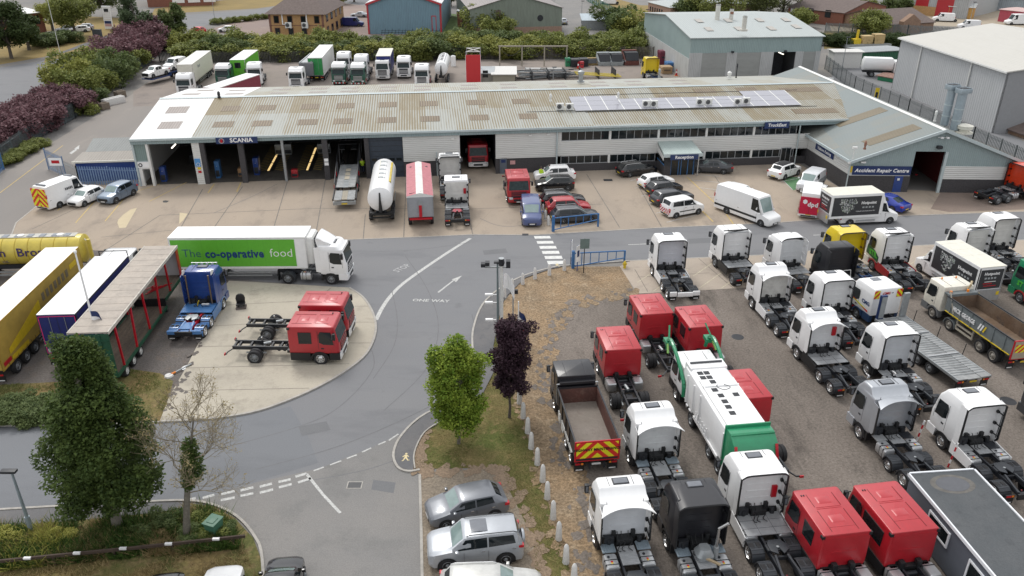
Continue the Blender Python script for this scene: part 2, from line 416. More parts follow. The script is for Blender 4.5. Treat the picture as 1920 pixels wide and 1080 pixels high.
sheet('road',[(-80,800),(300,790),(480,772),(600,725),(690,660),(704,620),(690,575),(655,540),(420,522),(330,470),(590,452),(885,440),(1000,441),(1240,427),(1535,412),(1920,397),(2200,388),(2200,440),(1920,450),(1715,461),(1515,471),(1440,478),(1180,489),(1060,499),(1040,502),(970,522),(935,545),(900,580),(886,630),(890,690),(885,740),(800,775),(745,830),(742,870),(785,892),(792,1200),(500,1200),(488,1040),(420,965),(350,942),(0,958),(-80,960)],.004,g_road)
sheet('junction_surface',[(352,944),(480,905),(600,878),(700,838),(748,815),(738,850),(745,880),(785,892),(792,1200),(500,1200),(488,1040),(440,975)],.008,g_road2)
sheet('road_resurfacing',[(-80,803),(0,801),(300,797),(480,777),(545,762),(575,812),(597,868),(480,903),(352,938),(0,953),(-80,955)],.0065,GM('newer_asphalt',(.165,.172,.186),(.178,.184,.195),(.15,.155,.165),.07,stretch=(.3,1,1),rot=.3,famt=.14,fs=18))
# approach roads far left
rd = [(-60,142),(0,127),(82,113),(150,92),(225,70),(250,52),(283,33),(350,28),(480,18),(640,-3),(760,-3),(620,22),(480,28),(360,53),(300,62),(255,80),(200,108),(117,156),(62,186),(0,216),(-60,245)]
sheet('distant_road',rd,.006,g_road)
sheet('distant_verge',[(-60,60),(150,30),(235,34),(232,58),(225,66),(150,86),(82,107),(0,121),(-60,134)],.010,g_dry)
sheet('distant_footpath',[(60,120),(150,84),(225,58),(232,50),(236,56),(226,66),(150,92),(82,113)],.014,g_path)
sheet('distant_kerb_verge',[(82,118),(150,97),(225,74),(225,70),(150,90),(85,110)],.016,g_dry)
sheet('distant_bank',[(283,30),(340,24),(480,16),(640,-6),(470,-6),(290,16)],.010,g_dry)
sheet('office_car_park',[(372,60),(480,32),(640,6),(720,14),(860,66),(480,66)],.008,g_brick)
sheet('shed_grass',[(826,24),(900,30),(905,62),(826,66)],.012,M('lawn',(.075,.12,.03),.9,var=.3,scale=.6))
sheet('works_yard',[(1040,-4),(1230,-4),(1400,30),(1330,70),(1050,66)],.008,g_road2)
sheet('dry_field',[(1108,-4),(1150,-4),(1200,10),(1330,12),(1225,60),(1178,42)],.012,g_dry)
sheet('depot_yard',[(1550,30),(1700,6),(1930,20),(1930,60),(1800,50),(1700,46),(1560,62)],.010,M('sand_yard',(.34,.29,.22),.9,var=.12))
sheet('far_verge',[(1545,58),(1700,60),(1700,96),(1545,92)],.014,g_rough)
sheet('side_road',[(1560,118),(1680,128),(1690,160),(1930,270),(1960,330),(1905,292),(1560,150)],.012,g_road)
# yards
sheet('side_drive',[(-80,360),(0,330),(132,246),(200,205),(330,128),(480,122),(480,240),(262,262),(262,352),(62,392),(24,440),(-80,445)],.008,g_drive)
sheet('back_yard',[(250,172),(330,122),(480,118),(800,112),(1230,112),(1300,150),(1480,150),(1480,165),(250,200)],.012,g_back)
AP = [(24,450),(24,440),(30,418),(62,392),(120,350),(262,330),(380,200),(1480,190),(1497,306),(1588,360),(1700,356),(1765,359),(1760,378),(1920,385),(2100,380),(2100,389),(1920,397),(1710,404),(1535,412),(1440,419),(1240,427),(1000,440),(885,440),(800,444),(590,452),(330,470),(180,470)]
sheet('apron',AP,.016,g_apron)
sheet('brown_yard',[(1765,358),(1900,360),(2100,352),(2100,387),(1920,393),(1780,398),(1745,392)],.020,g_pink)
isl = [(430,528),(655,541),(680,558),(698,585),(705,615),(698,645),(680,672),(640,702),(590,730),(530,756),(470,775),(390,787),(300,792),(318,745),(350,690),(385,620),(405,575),(415,545)]
park = [(-80,470),(24,450),(180,466),(330,468),(430,528),(405,575),(385,620),(350,690),(318,745),(300,792),(0,800),(-80,802)]
sheet('trailer_park',park,.010,g_dark)
sheet('trailer_park_grass',[(-80,720),(0,722),(110,716),(230,690),(300,700),(325,715),(305,790),(0,799),(-80,800)],.014,g_rough)
sheet('concrete_island',isl,.09,g_slab)
b = MB()
k = smoothline([at(*p) for p in isl[1:13]],4); strip(b,k,.16,0,.115,kerbm)
tag(b.build('island_kerb',smooth=0),kind='structure')
yd = [(1190,545),(1330,541),(1500,530),(1920,505),(2300,480),(2300,1300),(1115,1300),(1112,1085),(1090,960),(1065,880),(1040,780),(1018,700),(1020,650),(1045,590),(1100,556)]
sheet('right_yard',yd,.010,g_yard)
sheet('strip_concrete',[(1162,500),(1180,489),(1440,478),(1515,471),(1715,461),(1920,450),(2100,441),(2100,497),(1920,507),(1500,533),(1360,542),(1195,551)],.020,g_slab2)
sheet('brown_gravel',[(965,540),(985,522),(1030,506),(1062,500),(1165,500),(1190,548),(1110,556),(1060,575),(1045,600),(1025,650),(1022,700),(1042,780),(1067,880),(1092,960),(1114,1085),(1120,1200),(1085,1200),(1075,1090),(1036,970),(1006,868),(988,812),(974,757),(965,700),(940,640),(930,610),(938,575)],.018,g_gravel)
gr = [(946,560),(935,600),(925,650),(935,680),(905,740),(830,790),(795,812),(778,845),(776,880),(925,877),(945,900),(1000,1010),(1010,1200),(1085,1200),(1075,1090),(1036,970),(1006,868),(988,812),(974,757),(965,700),(945,640)]
sheet('grass_verge',gr,.014,g_grass)
sheet('gravel_car_park',[(788,890),(925,877),(945,900),(1000,1010),(1012,1200),(795,1200)],.022,g_gravel2)
fp = [(1062,499),(1040,502),(985,517),(940,540),(905,572),(888,615),(886,650),(892,700),(886,742),(800,776),(755,815),(738,850),(745,876),(775,886),(776,850),(795,812),(830,790),(905,740),(935,680),(925,650),(935,600),(946,560),(985,522),(1030,506)]
sheet('footpath',fp,.075,g_path)
b = MB()
strip(b,smoothline([at(*p) for p in [(1180,490),(1062,499),(1038,502),(985,517),(940,540),(905,572),(888,615),(886,650),(892,700),(886,742),(800,776),(755,815),(738,850),(745,876),(765,885),(787,882)]],4),.14,0,.10,kerbm)
strip(b,[at(787,890),at(790,1000),at(794,1200)],.14,0,.05,kerbm)
strip(b,smoothline([at(*p) for p in [(778,880),(777,850),(796,812),(830,790)]],4),.08,0,.10,kerbm)
tag(b.build('path_kerb',smooth=0),kind='structure')
sheet('left_footpath',[(-80,962),(0,959),(140,951),(260,944),(350,943),(360,950),(300,962),(170,975),(60,984),(-80,992)],.06,g_path)
sheet('left_verge',[(-80,990),(60,983),(170,974),(300,961),(350,944),(400,951),(440,972),(475,1010),(490,1050),(495,1200),(-80,1200)],.05,g_rough)
b = MB()
strip(b,smoothline([at(*p) for p in [(-80,960),(0,957),(140,949),(260,943),(350,940),(400,948),(445,970),(478,1008),(492,1050),(498,1200)]],4),.14,0,.10,kerbm)
strip(b,[at(*p) for p in [(-80,802),(0,799),(110,797),(230,795),(300,793)]],.14,0,.10,kerbm)
strip(b,[at(*p) for p in [(24,470),(22,440),(30,418),(62,392),(90,370)]],.12,0,.03,kerbm)
tag(b.build('left_kerb',smooth=0),kind='structure')
b = MB()
strip(b,[at(*p) for p in [(590,452),(800,444),(885,440),(1000,441),(1240,427),(1440,419),(1535,412),(1710,404),(1920,397),(2100,389)]],.12,0,.03,kerbm)
strip(b,[at(*p) for p in [(1180,489),(1440,478),(1515,471),(1715,461),(1920,450),(2100,441)]],.12,0,.03,kerbm)
tag(b.build('apron_kerb',smooth=0),kind='structure')
# concrete joints and patches
jl = [[(380,355),(322,457)],[(455,350),(398,432)],[(610,337),(590,452)],[(539,340),(508,445)],[(685,402),(681,449)],[(762,330),(757,446)],[(870,370),(887,442)],[(1100,327),(1162,427)],[(1195,345),(1240,425)],[(225,353),(60,430)],[(590,391),(300,404)],[(590,391),(885,392)],[(322,432),(190,445)],[(300,404),(200,468)],[(885,392),(1130,383)],[(1340,330),(1400,421)]]
lines('apron_joint',jl,.10,.020,joint)
lines('island_joint',[[(405,575),(572,566)],[(665,576),(690,576)],[(388,614),(545,605)],[(655,606),(703,606)],[(372,652),(480,650)],[(655,645),(697,645)],[(352,692),(655,684)],[(330,735),(580,730)],[(600,560),(620,542)]],.05,.094,joint)
lines('strip_joint',[[(1190,505),(1215,548)],[(1310,485),(1375,541)],[(1540,470),(1575,528)],[(1850,455),(1890,508)],[(1195,520),(1330,512)]],.06,.024,joint)
sheet('new_concrete_patch',[(257,390),(245,393),(232,402),(222,412),(220,418),(224,428),(236,427)],.0205,g_patch)
sheet('new_concrete_patch',[(337,399),(352,401),(344,413),(336,420)],.0205,g_patch)
sheet('oil_stain',[(305,377),(310,376),(317,377),(313,380),(306,380)],.0225,M('oil',(.03,.03,.03),.7))
# painted markings
lines('parking_line',[[(245,358),(197,415)],[(178,377),(142,418)],[(122,383),(108,395)],[(250,361),(300,345)],[(350,342),(280,378)]],.10,.0225,mk_yel)
lines('parking_line',[[(0,362),(118,273)],[(1015,371),(1000,373)],[(1003,358),(1015,357)]],.10,.0225,mk_yel)
lines('bay_line',[[(402,345),(390,362)],[(452,342),(444,360)],[(1250,330),(1337,416)],[(1288,332),(1347,387)],[(1362,402),(1375,420)]],.12,.0225,mk_yel)
lines('bay_line',[[(1182,339),(1210,334)],[(1190,353),(1212,350)],[(1202,368),(1222,364)],[(1215,383),(1235,379)],[(1230,400),(1252,396)],[(1250,417),(1310,402)],[(1292,327),(1350,331)],[(1298,338),(1370,344)],[(1310,352),(1345,356)],[(1326,368),(1350,369)],[(1002,343),(1020,343)],[(1460,330),(1486,356)],[(1464,341),(1505,333)]],.09,.0225,mk_white)
sheet('green_bay',[(1462,333),(1508,332),(1515,350),(1487,357)],.0215,M('bay_green',(.09,.20,.09),.85,var=.15))
b = MB()
for i in range(6):
    y0 = 443+i*9.3; x0 = 1001+i*4.9; h = 4.6+i*.25; wd = 30+i*.6
    b.add([(*at(x0,y0).xy,.009),(*at(x0+wd,y0-.5).xy,.009),(*at(x0+wd+2,y0+h-.5).xy,.009),(*at(x0+2,y0+h).xy,.009)],[(0,1,2,3)],mk_zeb)
tag(b.build('zebra_crossing',smooth=0),kind='structure')
lines('road_line',[[(882,447),(845,470),(800,500),(758,530),(735,552),(718,575),(705,600)]],.32,.0085,mk_white,sm=True)
lines('road_line',[[(1178,459),(1220,457)],[(1525,441),(1552,440)]],.12,.0085,mk_white)
lines('road_line',[[(575,889),(606,928),(638,962)]],.16,.0125,mk_white)
lines('road_line',[[(554+24*0,894),(575,888)],[(522,904),(545,899)],[(487,913),(510,907)],[(559,905),(583,897)],[(523,914),(547,908)],[(487,924),(512,918)],[(451,920),(475,914)],[(415,927),(440,921)],[(451,930),(475,925)],[(414,938),(440,933)],[(380,934),(402,928)],[(352,938),(367,934)]],.20,.0125,mk_white)
lines('road_line',[[(588,883),(607,876)],[(619,872),(640,864)],[(650,860),(669,853)],[(679,848),(696,840)],[(709,834),(723,828)],[(729,826),(747,814)]],.11,.0125,mk_white)
b = MB()   # lane arrow
def aq(l,m=mk_white,z=.009): b.add([(*at(x,y).xy,z) for x,y in l],[tuple(range(len(l)))],m)
aq([(820,548),(850,525),(852,526),(823,549)]); aq([(847,524),(866,517),(855,529),(851,526)])
tag(b.build('lane_arrow',smooth=0),kind='structure')
b = MB(); aq([(130,287),(142,279),(145,281),(134,289)]); aq([(139,279),(149,272),(148,280)]); tag(b.build('lane_arrow',smooth=0),kind='structure')
def blobs(name,line,n,spread,r0,r1,m,z,seed):
    rg_ = random.Random(seed); P = smoothline([at(*p) for p in line],6); b = MB()
    for i in range(n):
        k = rg_.uniform(0,len(P)-1.001); c = P[int(k)].lerp(P[int(k)+1],k % 1)+Vector((rg_.gauss(0,spread),rg_.gauss(0,spread),0)); r = rg_.uniform(r0,r1); ph = rg_.uniform(0,6)
        b.add([(c.x+r*(1+.35*math.sin(3*t+ph)+rg_.uniform(-.2,.2))*math.cos(t),c.y+1.4*r*(1+.3*math.sin(2*t+ph)+rg_.uniform(-.2,.2))*math.sin(t),z+i*.00004) for t in [2*PI*j/11 for j in range(11)]],[tuple(range(11))],m)
    tag(b.build(name,smooth=0),kind='structure')
yl = [(1190,550),(1110,556),(1060,578),(1040,610),(1024,650),(1024,700),(1043,780),(1068,880),(1093,960),(1116,1085)]
blobs('gravel_spill',yl,260,.42,.05,.42,g_gravel,.0185,4); blobs('yard_spill',yl,120,.40,.04,.30,g_yard,.0300,5)
blobs('bare_soil',[(965,600),(962,700),(974,757),(1006,868),(1036,970),(1075,1090)],170,.22,.05,.25,g_gravel,.034,6)
blobs('bare_soil',[(800,815),(784,850),(790,884),(850,884),(925,880),(950,910),(1003,1010),(1010,1080)],170,.2,.05,.3,M('bare_soil',(.22,.16,.11),.95,var=.35,scale=9),.036,7)
blobs('spilt_gravel',[(400,590),(370,650),(335,730),(318,770)],40,.22,.04,.2,g_dark,.0935,8)
for q in ([(905,470),(948,466),(952,474),(908,478)],[(560,800),(612,790),(620,806),(566,818)],[(1290,448),(1390,443),(1392,452),(1292,457)],[(700,900),(742,905),(738,925),(696,918)]): sheet('tarmac_patch',q,.0095 if q[0][1] != 900 else .0105,GM('patch_asphalt',(.155,.157,.163),(.165,.167,.172),(.145,.147,.152),.3,famt=.16))
lines('strip_marking',[[(1225,546),(1290,505)],[(1300,518),(1345,487)],[(1312,540),(1392,484)],[(1352,541),(1400,508)],[(1195,530),(1222,512)],[(1700,500),(1760,462)],[(1640,508),(1675,482)]],.10,.0245,M('faded_marking',(.45,.40,.30),.8,var=.3,scale=6))
def ground_text(s,size,px,py,deg,m,squash=1,z=.012,sy=1,bold=.02):
    p = at(px,py); a = math.radians(deg)
    o = text(None,s,size,(p.x,p.y,z),(math.cos(a),math.sin(a),0),(-math.sin(a)*sy,math.cos(a)*sy,0),m,'painted_lettering',bold,squash=squash,depth=.002)
    tag(o,kind='structure'); return o
ground_text('ONE WAY',.62,808,564,-4,mk_white,1.0)
ground_text('STOP',.95,754,503,55,M('worn_road_paint',(.34,.34,.34),.8,var=.25,scale=4),.75)
def walker(px,py,s,rz,z):
    b = MB(); q = []
    for a,c in ((0,.8),): b.lathe([(.001,0),(.11,.0)],(0,.82,0),'z',mk_cream,12)
    b.add([(-.10,.68,0),(.10,.68,0),(.30,.42,0),(.24,.36,0),(.12,.50,0),(.12,.30,0),(.28,-.02,0),(.40,.0,0),(.40,-.08,0),(.20,-.10,0),(0,.20,0),(-.16,-.14,0),(-.30,-.20,0),(-.32,-.12,0),(-.22,-.06,0),(-.12,.30,0),(-.12,.50,0),(-.26,.34,0),(-.33,.40,0)],[tuple(range(19))],mk_cream)
    o = b.build('painted_walker',smooth=0); p = at(px,py); o.location = (p.x,p.y,z); o.rotation_euler = (0,0,rz); o.scale = (s,s*1.1,1); tag(o,kind='structure')
walker(760,864,.62,0,.079); walker(1045,501,.62,0,.079)
b = MB()
for pts_ in ([(930,810),(800,842),(690,880),(560,905)],[(885,590),(892,640),(870,720),(790,770),(640,835),(480,880)],[(690,640),(700,690),(640,760),(560,800),(380,850)],[(760,480),(800,540),(822,610),(800,690),(720,770)],[(735,545),(745,600),(738,650),(700,710)],[(610,470),(760,470),(880,455)],[(400,400),(470,370),(520,345)],[(900,410),(960,425),(1100,400)]):
    strip(b,smoothline([at(*p) for p in pts_],6),.06,.0225 if pts_[0][1] < 420 else .0092,.0225 if pts_[0][1] < 420 else .0092,tyremark)
tag(b.build('tyre_scuff',smooth=0),kind='structure')
def disc(name,px,py,r,z,m,label,cat,sq=False):
    b = MB(); 
    if sq: b.box(-r,r,-r*.7,r*.7,0,.012,m); b.box(-r*.86,r*.86,-r*.56,r*.56,.012,.018,chass)
    else: b.lathe([(.001,.012),(r*.85,.012),(r,0)],(0,0,0),'z',m,20)
    o = b.build(name,smooth=0); p = at(px,py); o.location = (p.x,p.y,z); tag(o,label,cat); return o
disc('manhole_cover',665,910,.42,.012,kerbm,'square grey manhole cover in the road near the silver four by four','manhole cover',True)
disc('drain_cover',1140,338,.5,.02,chass,'rectangular drain grate in the concrete in front of the office windows','drain cover',True)
disc('manhole_cover',1383,632,.45,.014,chass,'round manhole cover in the brown yard beside a red crew cab','manhole cover')
disc('drain_cover',985,440,.3,.02,chass,'small drain grate at the kerb by the zebra crossing','drain cover',True)
disc('manhole_cover',1890,752,.5,.014,chass,'round manhole cover in the brown yard beside the white cab at the right edge','manhole cover')

# ================================================================ MAIN WORKSHOP
rooffront = RIB('roof_sheet_weathered',(.31,.32,.295),0,.30,.75,(.185,.145,.075),(3.2,6.25),lo=.28,hi=.60,ygain=.18)
roofback = RIB('roof_sheet_back',(.35,.355,.32),0,.30,.7,(.27,.235,.16),(3.2,6.25),lo=.46,hi=.85)
roofwhite = RIB('roof_sheet_white',(.72,.72,.71),0,.30,.3,(.60,.60,.58),(2.1,4),lo=.6,hi=1.0)
rooflt = RIB('rooflight_sheet_brown',(.115,.082,.048),0,.30,.8,(.21,.16,.10),lo=.3,hi=.8)
rooflt2 = RIB('rooflight_sheet_grey',(.24,.205,.185),0,.30,.8,(.34,.30,.28),lo=.3,hi=.8)
fascia = RIB('fascia_sheet',(.25,.32,.33),0,.25,.3,(.20,.26,.27),lo=.4,hi=.8)
cladh = RIB('cladding_horizontal',(.62,.62,.60),2,.22,.5,(.48,.48,.46),lo=.5,hi=.9)
cladv = RIB('cladding_vertical',(.50,.50,.49),0,.2,.4,(.42,.42,.41),lo=.5,hi=.9)
trim = M('flashing_grey',(.42,.48,.49),.5,var=.08)
brickd = M('dark_brick',(.055,.052,.055),.85,var=.35,scale=9)
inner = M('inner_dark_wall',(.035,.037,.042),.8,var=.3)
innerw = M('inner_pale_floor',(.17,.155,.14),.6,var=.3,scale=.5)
slatew = M('shutter_dark_blue',(.03,.042,.06),.55,var=.15)
frame = M('window_frame_grey',(.30,.31,.32),.5,var=.08)
B0 = empty('workshop_building',None,BO,BA)
tag(B0,'long low truck workshop with weathered ribbed roof, open service bays and office windows','workshop')
def bp(name,fn,parent=B0,**k):
    b = MB(); fn(b); return b.build(name,parent,**k)
RL,RR,D = -.25,86.0,25.0
def roofz(v): return 5.5+1.5*v/12.5 if v <= 12.5 else 5.5+1.5*(25-v)/12.5
def slab(b,u0,u1,v0,v1,m,t=.10,lift=0,ua=None,ub=None):
    ua = u0 if ua is None else ua; ub = u1 if ub is None else ub
    z0,z1 = roofz(v0)+lift,roofz(v1)+lift
    b.add([(u0,v0,z0),(u1,v0,z0),(ub,v1,z1),(ua,v1,z1),(u0,v0,z0-t),(u1,v0,z0-t),(ub,v1,z1-t),(ua,v1,z1-t)],
          [(0,1,2,3),(7,6,5,4),(0,4,5,1),(1,5,6,2),(2,6,7,3),(3,7,4,0)],m)
rf = bp('roof',lambda b: (slab(b,6.3,81.9,-.45,12.5,rooffront,ub=86.5),slab(b,6.3,RR,12.5,25.4,roofback)),smooth=0)
bp('white_roof_sheeting',lambda b: (slab(b,RL,6.3,-.45,12.5,roofwhite),slab(b,RL,9.5,12.5,25.4,roofwhite,lift=.012)),smooth=0)
bp('ridge_capping',lambda b: (b.add([(RL,12.1,roofz(12.1)+.05),(RR,12.1,roofz(12.1)+.05),(RR,12.5,7.09),(RL,12.5,7.09),(RR,12.9,roofz(12.9)+.05),(RL,12.9,roofz(12.9)+.05)],[(0,1,2,3),(3,2,4,5)],trim)),rf,smooth=0)
bp('gutter',lambda b: (b.box(RL,82,-.62,-.47,5.22,5.44,trim),b.box(RL-.06,RL,-.5,12.5,5.2,5.3,trim)),smooth=0)
bp('fascia',lambda b: b.box(RL,81.8,-.44,-.36,4.82,5.40,fascia),smooth=0)
rnd = random.Random(5)
# rooflights: brown weathered translucent sheets let into the slope
def rlight(u,v,w=2.2,d=1.75,m=rooflt):
    bp('rooflight',lambda b: slab(b,u-w/2,u+w/2,v-d/2,v+d/2,m,.03,.02),rf,smooth=0)
for px in (504,585,649,727,804,893,980,441): q = uv(px,196,6.4); rlight(q.x,8.3)
for px in (425,495,578,644,725,807,900,994): q = uv(px,226,5.9); rlight(q.x,3.2)
for px,py in ((345,199),(321,235)): q = uv(px,py,6.3 if py < 200 else 5.8); rlight(q.x,8.3 if py < 200 else 3.4,2.4,2.2,rooflt2)
for px,py in ((1257,180),(1321,171),(1400,169)): q = uv(px,py,6.7); rlight(q.x,q.y,2.8,1.7)
for px,py in ((385,165),(367,174)): q = uv(px,py,6.2); rlight(q.x,22 if py < 170 else 17,2.2,1.9,rooflt2)
for px in (450,530,600,657,728,792,880,955,1050,1130,1200,1290):
    for py,v in ((161,21),(171,16)): q = uv(px,py,6.2); rlight(q.x,v,2.2,1.6,rooflt2)
for px,py in ((1500,171),(1530,197)): q = uv(px,py,6.5); rlight(q.x,q.y,5.5,1.6)
# long brown stained bands beside the ridge
# walls
SEG = [('c',RL,1.5),('o',1.5,6.1),('c',6.1,7.3),('o',7.3,11.0),('p',11.0,11.6),('o',11.6,15.7),('p',15.7,16.0),('o',16.0,20.2),('p',20.2,20.8),('o',20.8,24.9),('p',24.9,25.4),('d',25.4,29.2),('s',29.2,35.7),('o',35.7,39.8),('s',39.8,47.0),('w',47.0,82)]
def pier(u0,u1,m): bp('pier',lambda b: b.box(u0,u1,-.3,.25,0,4.9,m),smooth=0)
pier(6.1,6.9,cladh); pier(6.9,7.4,brickd); pier(11.0,11.6,brickd); pier(15.72,15.98,steel); pier(20.2,20.8,brickd); pier(24.9,25.4,brickd)
bp('end_panel',lambda b: (b.box(RL,-.05,-.3,.25,0,4.9,trim),b.box(-.05,1.2,-.15,.1,2.9,4.9,RIB('panel_green_grey',(.20,.27,.26),0,.2)),b.box(1.2,1.45,-.3,.25,0,4.9,offwhite),b.box(-.05,.35,-.2,.2,0,2.0,offwhite),b.box(-.05,1.2,-.16,.1,1.95,2.1,offwhite),b.box(-.05,1.2,-.12,.1,2.75,2.95,trim)),smooth=0)
sg = bp('sign_board',lambda b: b.box(-.03,1.25,-.24,-.17,2.12,2.78,white),smooth=0)
bp('sign_emblem',lambda b: b.lathe([(.12,0),(.22,0),(.22,-.02),(.12,-.02),(.12,0)],(.28,-.245,2.45),'y',chass,16),sg)
bp('left_wall',lambda b: (b.prism([(0,0),(25,0),(25,5.38),(12.5,6.88),(0,5.38)],'x',RL+.02,RL+.2,cladv)),smooth=0)
bp('back_wall',lambda b: b.box(RL+.2,82,24.8,25.0,0,5.35,cladv),smooth=0)
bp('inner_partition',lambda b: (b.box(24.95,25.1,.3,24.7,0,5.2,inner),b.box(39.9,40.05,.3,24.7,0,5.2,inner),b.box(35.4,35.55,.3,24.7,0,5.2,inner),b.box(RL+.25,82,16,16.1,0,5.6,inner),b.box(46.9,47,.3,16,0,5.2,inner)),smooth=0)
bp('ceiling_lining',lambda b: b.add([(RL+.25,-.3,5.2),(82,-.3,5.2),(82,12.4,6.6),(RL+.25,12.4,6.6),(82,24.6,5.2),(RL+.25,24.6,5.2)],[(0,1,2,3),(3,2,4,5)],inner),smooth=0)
# closed dark blue door
dr = bp('sectional_door',lambda b: (b.box(25.4,29.2,-.05,.05,0,4.85,slatew),[b.box(25.4,29.2,-.07,-.05,z,z+.04,chass) for z in (.6,1.2,1.9,2.5,3.1,3.7,4.3)]),smooth=0)
for u in (25.9,26.9,27.9,28.7):
    bp('window',lambda b: b.box(u-.3,u+.3,-.09,-.06,2.0,2.3,glass),dr,smooth=0)
for u0,u1 in ((29.2,35.7),(39.8,47.0)):
    bp('cladding',lambda b: b.box(u0+.02,u1,-.2,.1,1.85,4.83,cladh),smooth=0)
    bp('plinth',lambda b: b.box(u0,u1,-.12,.12,0,1.86,brickd),smooth=0)
# people door and wall notices
pd = bp('side_door',lambda b: (b.box(40.3,41.1,-.2,-.12,0,1.9,M('grey_door',(.10,.12,.15),.5)),b.box(40.45,40.95,-.22,-.2,1.35,1.7,navy)),smooth=0)
bp('notice',lambda b: b.box(41.5,42.1,-.17,-.12,1.1,1.55,M('pink_notice',(.55,.3,.3),.5)),smooth=0)
for u,z in ((34.9,4.3),(45.9,4.5),(43.8,4.45)):
    bp('floodlight',lambda b: b.box(u-.15,u+.15,-.42,-.2,z,z+.18,offwhite),smooth=0)
bp('downpipe',lambda b: (b.cyl((46.95,-.35,0),(46.95,-.35,5.3),.09,trim,8)),smooth=0)
bp('downpipe',lambda b: (b.cyl((76.2,-.3,0),(76.2,-.3,5.3),.08,trim,8)),smooth=0)
bp('downpipe',lambda b: (b.cyl((33.0,-.3,0),(33.0,-.3,2.9),.05,trim,8)),smooth=0)
# office part
bp('cladding',lambda b: b.box(47.0,82,-.14,.1,1.9,3.68,cladh),smooth=0)
bp('cladding',lambda b: b.box(47.0,47.5,-.14,.1,3.68,4.83,cladh),smooth=0)
bp('plinth',lambda b: b.box(47.0,82,-.12,.12,0,.92,brickd),smooth=0)
for i,(a,c) in enumerate(((47.5,53.1),(53.35,58.9),(59.15,64.7),(64.95,70.5),(70.75,75.9))):
    for z0,z1 in ((3.68,4.83),(.92,1.9)):
        if z0 < 2 and 59 < a < 60: a_,c_ = 63.4,c
        elif z0 < 2 and 53 < a < 54: a_,c_ = a,58.8
        else: a_,c_ = a,c
        n = max(1,round((c_-a_)/.93)); st = (c_-a_)/n
        w = bp('window',lambda b: (b.box(a_,c_,-.02,.03,z0,z1,frame),b.box(a_,c_,-.12,-.02,z0,z0+.06,frame),b.box(a_,c_,-.12,-.02,z1-.06,z1,frame),[b.box(a_+k*st-.03,a_+k*st+.03,-.10,-.02,z0+.05,z1-.05,frame) for k in range(n+1)]),smooth=0)
        for k in range(n):
            bp('pane',lambda b: b.box(a_+k*st+.05,a_+(k+1)*st-.05,-.05,-.03,z0+.08,z1-.08,glass),w,smooth=0)
    if i: bp('pillar',lambda b: b.box(a-.25,a,-.16,.1,3.68,4.83,offwhite),smooth=0)
    if i and not 58 < a < 60: bp('pillar',lambda b: b.box(a-.25,a,-.16,.1,.92,1.9,offwhite),smooth=0)
bp('glazed_door',lambda b: (b.box(74.3,75.6,-.2,-.13,0,2.1,frame),b.box(74.4,74.92,-.22,-.2,.1,2.0,glass),b.box(74.98,75.5,-.22,-.2,.1,2.0,glass)),smooth=0)
# signs on the fascia
def sign(u0,u1,z0,z1,v,txt,size,label=None,emblem=False,parent=B0,bold=.03,shear=0,tx=None,m=navy):
    s = bp('sign',lambda b: b.box(u0,u1,v-.06,v,z0,z1,m),parent,smooth=0)
    if label: s['label'] = label
    text(s,txt,size,((u0+u1)/2 if tx is None else tx,v-.068,(z0+z1)/2),(1,0,0),(0,0,1),white,bold=bold,shear=shear)
    return s
s = sign(8.9,13.35,4.70,5.38,-.66,'SCANIA',.66,tx=11.6)
bp('emblem',lambda b: (b.lathe([(.001,-.02),(.30,-.02),(.30,0)],(9.5,-.735,5.04),'y',silver,16),b.lathe([(.001,-.03),(.22,-.03),(.22,-.01)],(9.5,-.735,5.04),'y',navy,16),b.prism([(9.38,4.9),(9.5,4.82),(9.64,4.95),(9.6,5.12),(9.68,5.2),(9.5,5.28),(9.42,5.15),(9.34,5.1)],'y',-.79,-.76,redt)),s)
sign(71.6,74.6,4.62,5.36,-.66,'TruckEast',.52,shear=.15)
# poster on the first pier
bp('poster',lambda b: (b.box(6.15,6.75,-.36,-.3,2.1,3.0,M('poster_blue',(.08,.26,.55),.5)),b.lathe([(.16,-.01),(.2,-.01),(.2,0)],(6.5,-.37,2.35),'y',white,14)),smooth=0)
bp('notice',lambda b: (b.box(6.35,6.7,-.34,-.3,1.75,2.0,platey),b.box(6.35,6.7,-.34,-.3,1.35,1.62,redt)),smooth=0)
bp('notice',lambda b: (b.box(20.3,20.75,-.34,-.3,2.2,2.55,white),b.box(20.3,20.75,-.34,-.3,1.75,2.1,white)),smooth=0)
# reception porch
rp = bp('porch_roof',lambda b: b.add([(59.0,-.1,3.3),(63.1,-.1,3.3),(63.3,-3.7,2.75),(58.8,-3.7,2.75),(59.0,-.1,3.1),(63.1,-.1,3.1),(63.3,-3.7,2.45),(58.8,-3.7,2.45)],[(0,1,2,3),(7,6,5,4),(0,4,5,1),(1,5,6,2),(2,6,7,3),(3,7,4,0)],RIB('porch_sheet',(.40,.47,.45),0,.2,.3)),smooth=0)
bp('porch_edge',lambda b: (b.box(58.75,63.35,-3.78,-3.7,2.42,2.82,trim),b.add([(58.78,-3.7,2.45),(58.98,-.1,3.0),(58.98,-.1,2.2),(58.78,-3.7,2.0)],[(0,1,2,3)],offwhite),b.box(62.9,63.0,-3.6,-3.5,0,2.45,alu)),rp,smooth=0)
pw = bp('porch_wall',lambda b: (b.box(59.1,59.25,-3.0,-.1,0,1.2,brickd),b.box(59.1,59.25,-3.0,-.1,1.2,2.6,glass),b.box(59.1,59.9,-3.05,-2.95,0,1.2,brickd),b.box(59.1,59.9,-3.05,-2.95,1.2,2.5,inner),b.box(62.7,62.85,-3.0,-.1,0,2.6,inner),b.box(59.05,59.1,-3.0,-.1,1.25,1.35,barrier)),smooth=0)
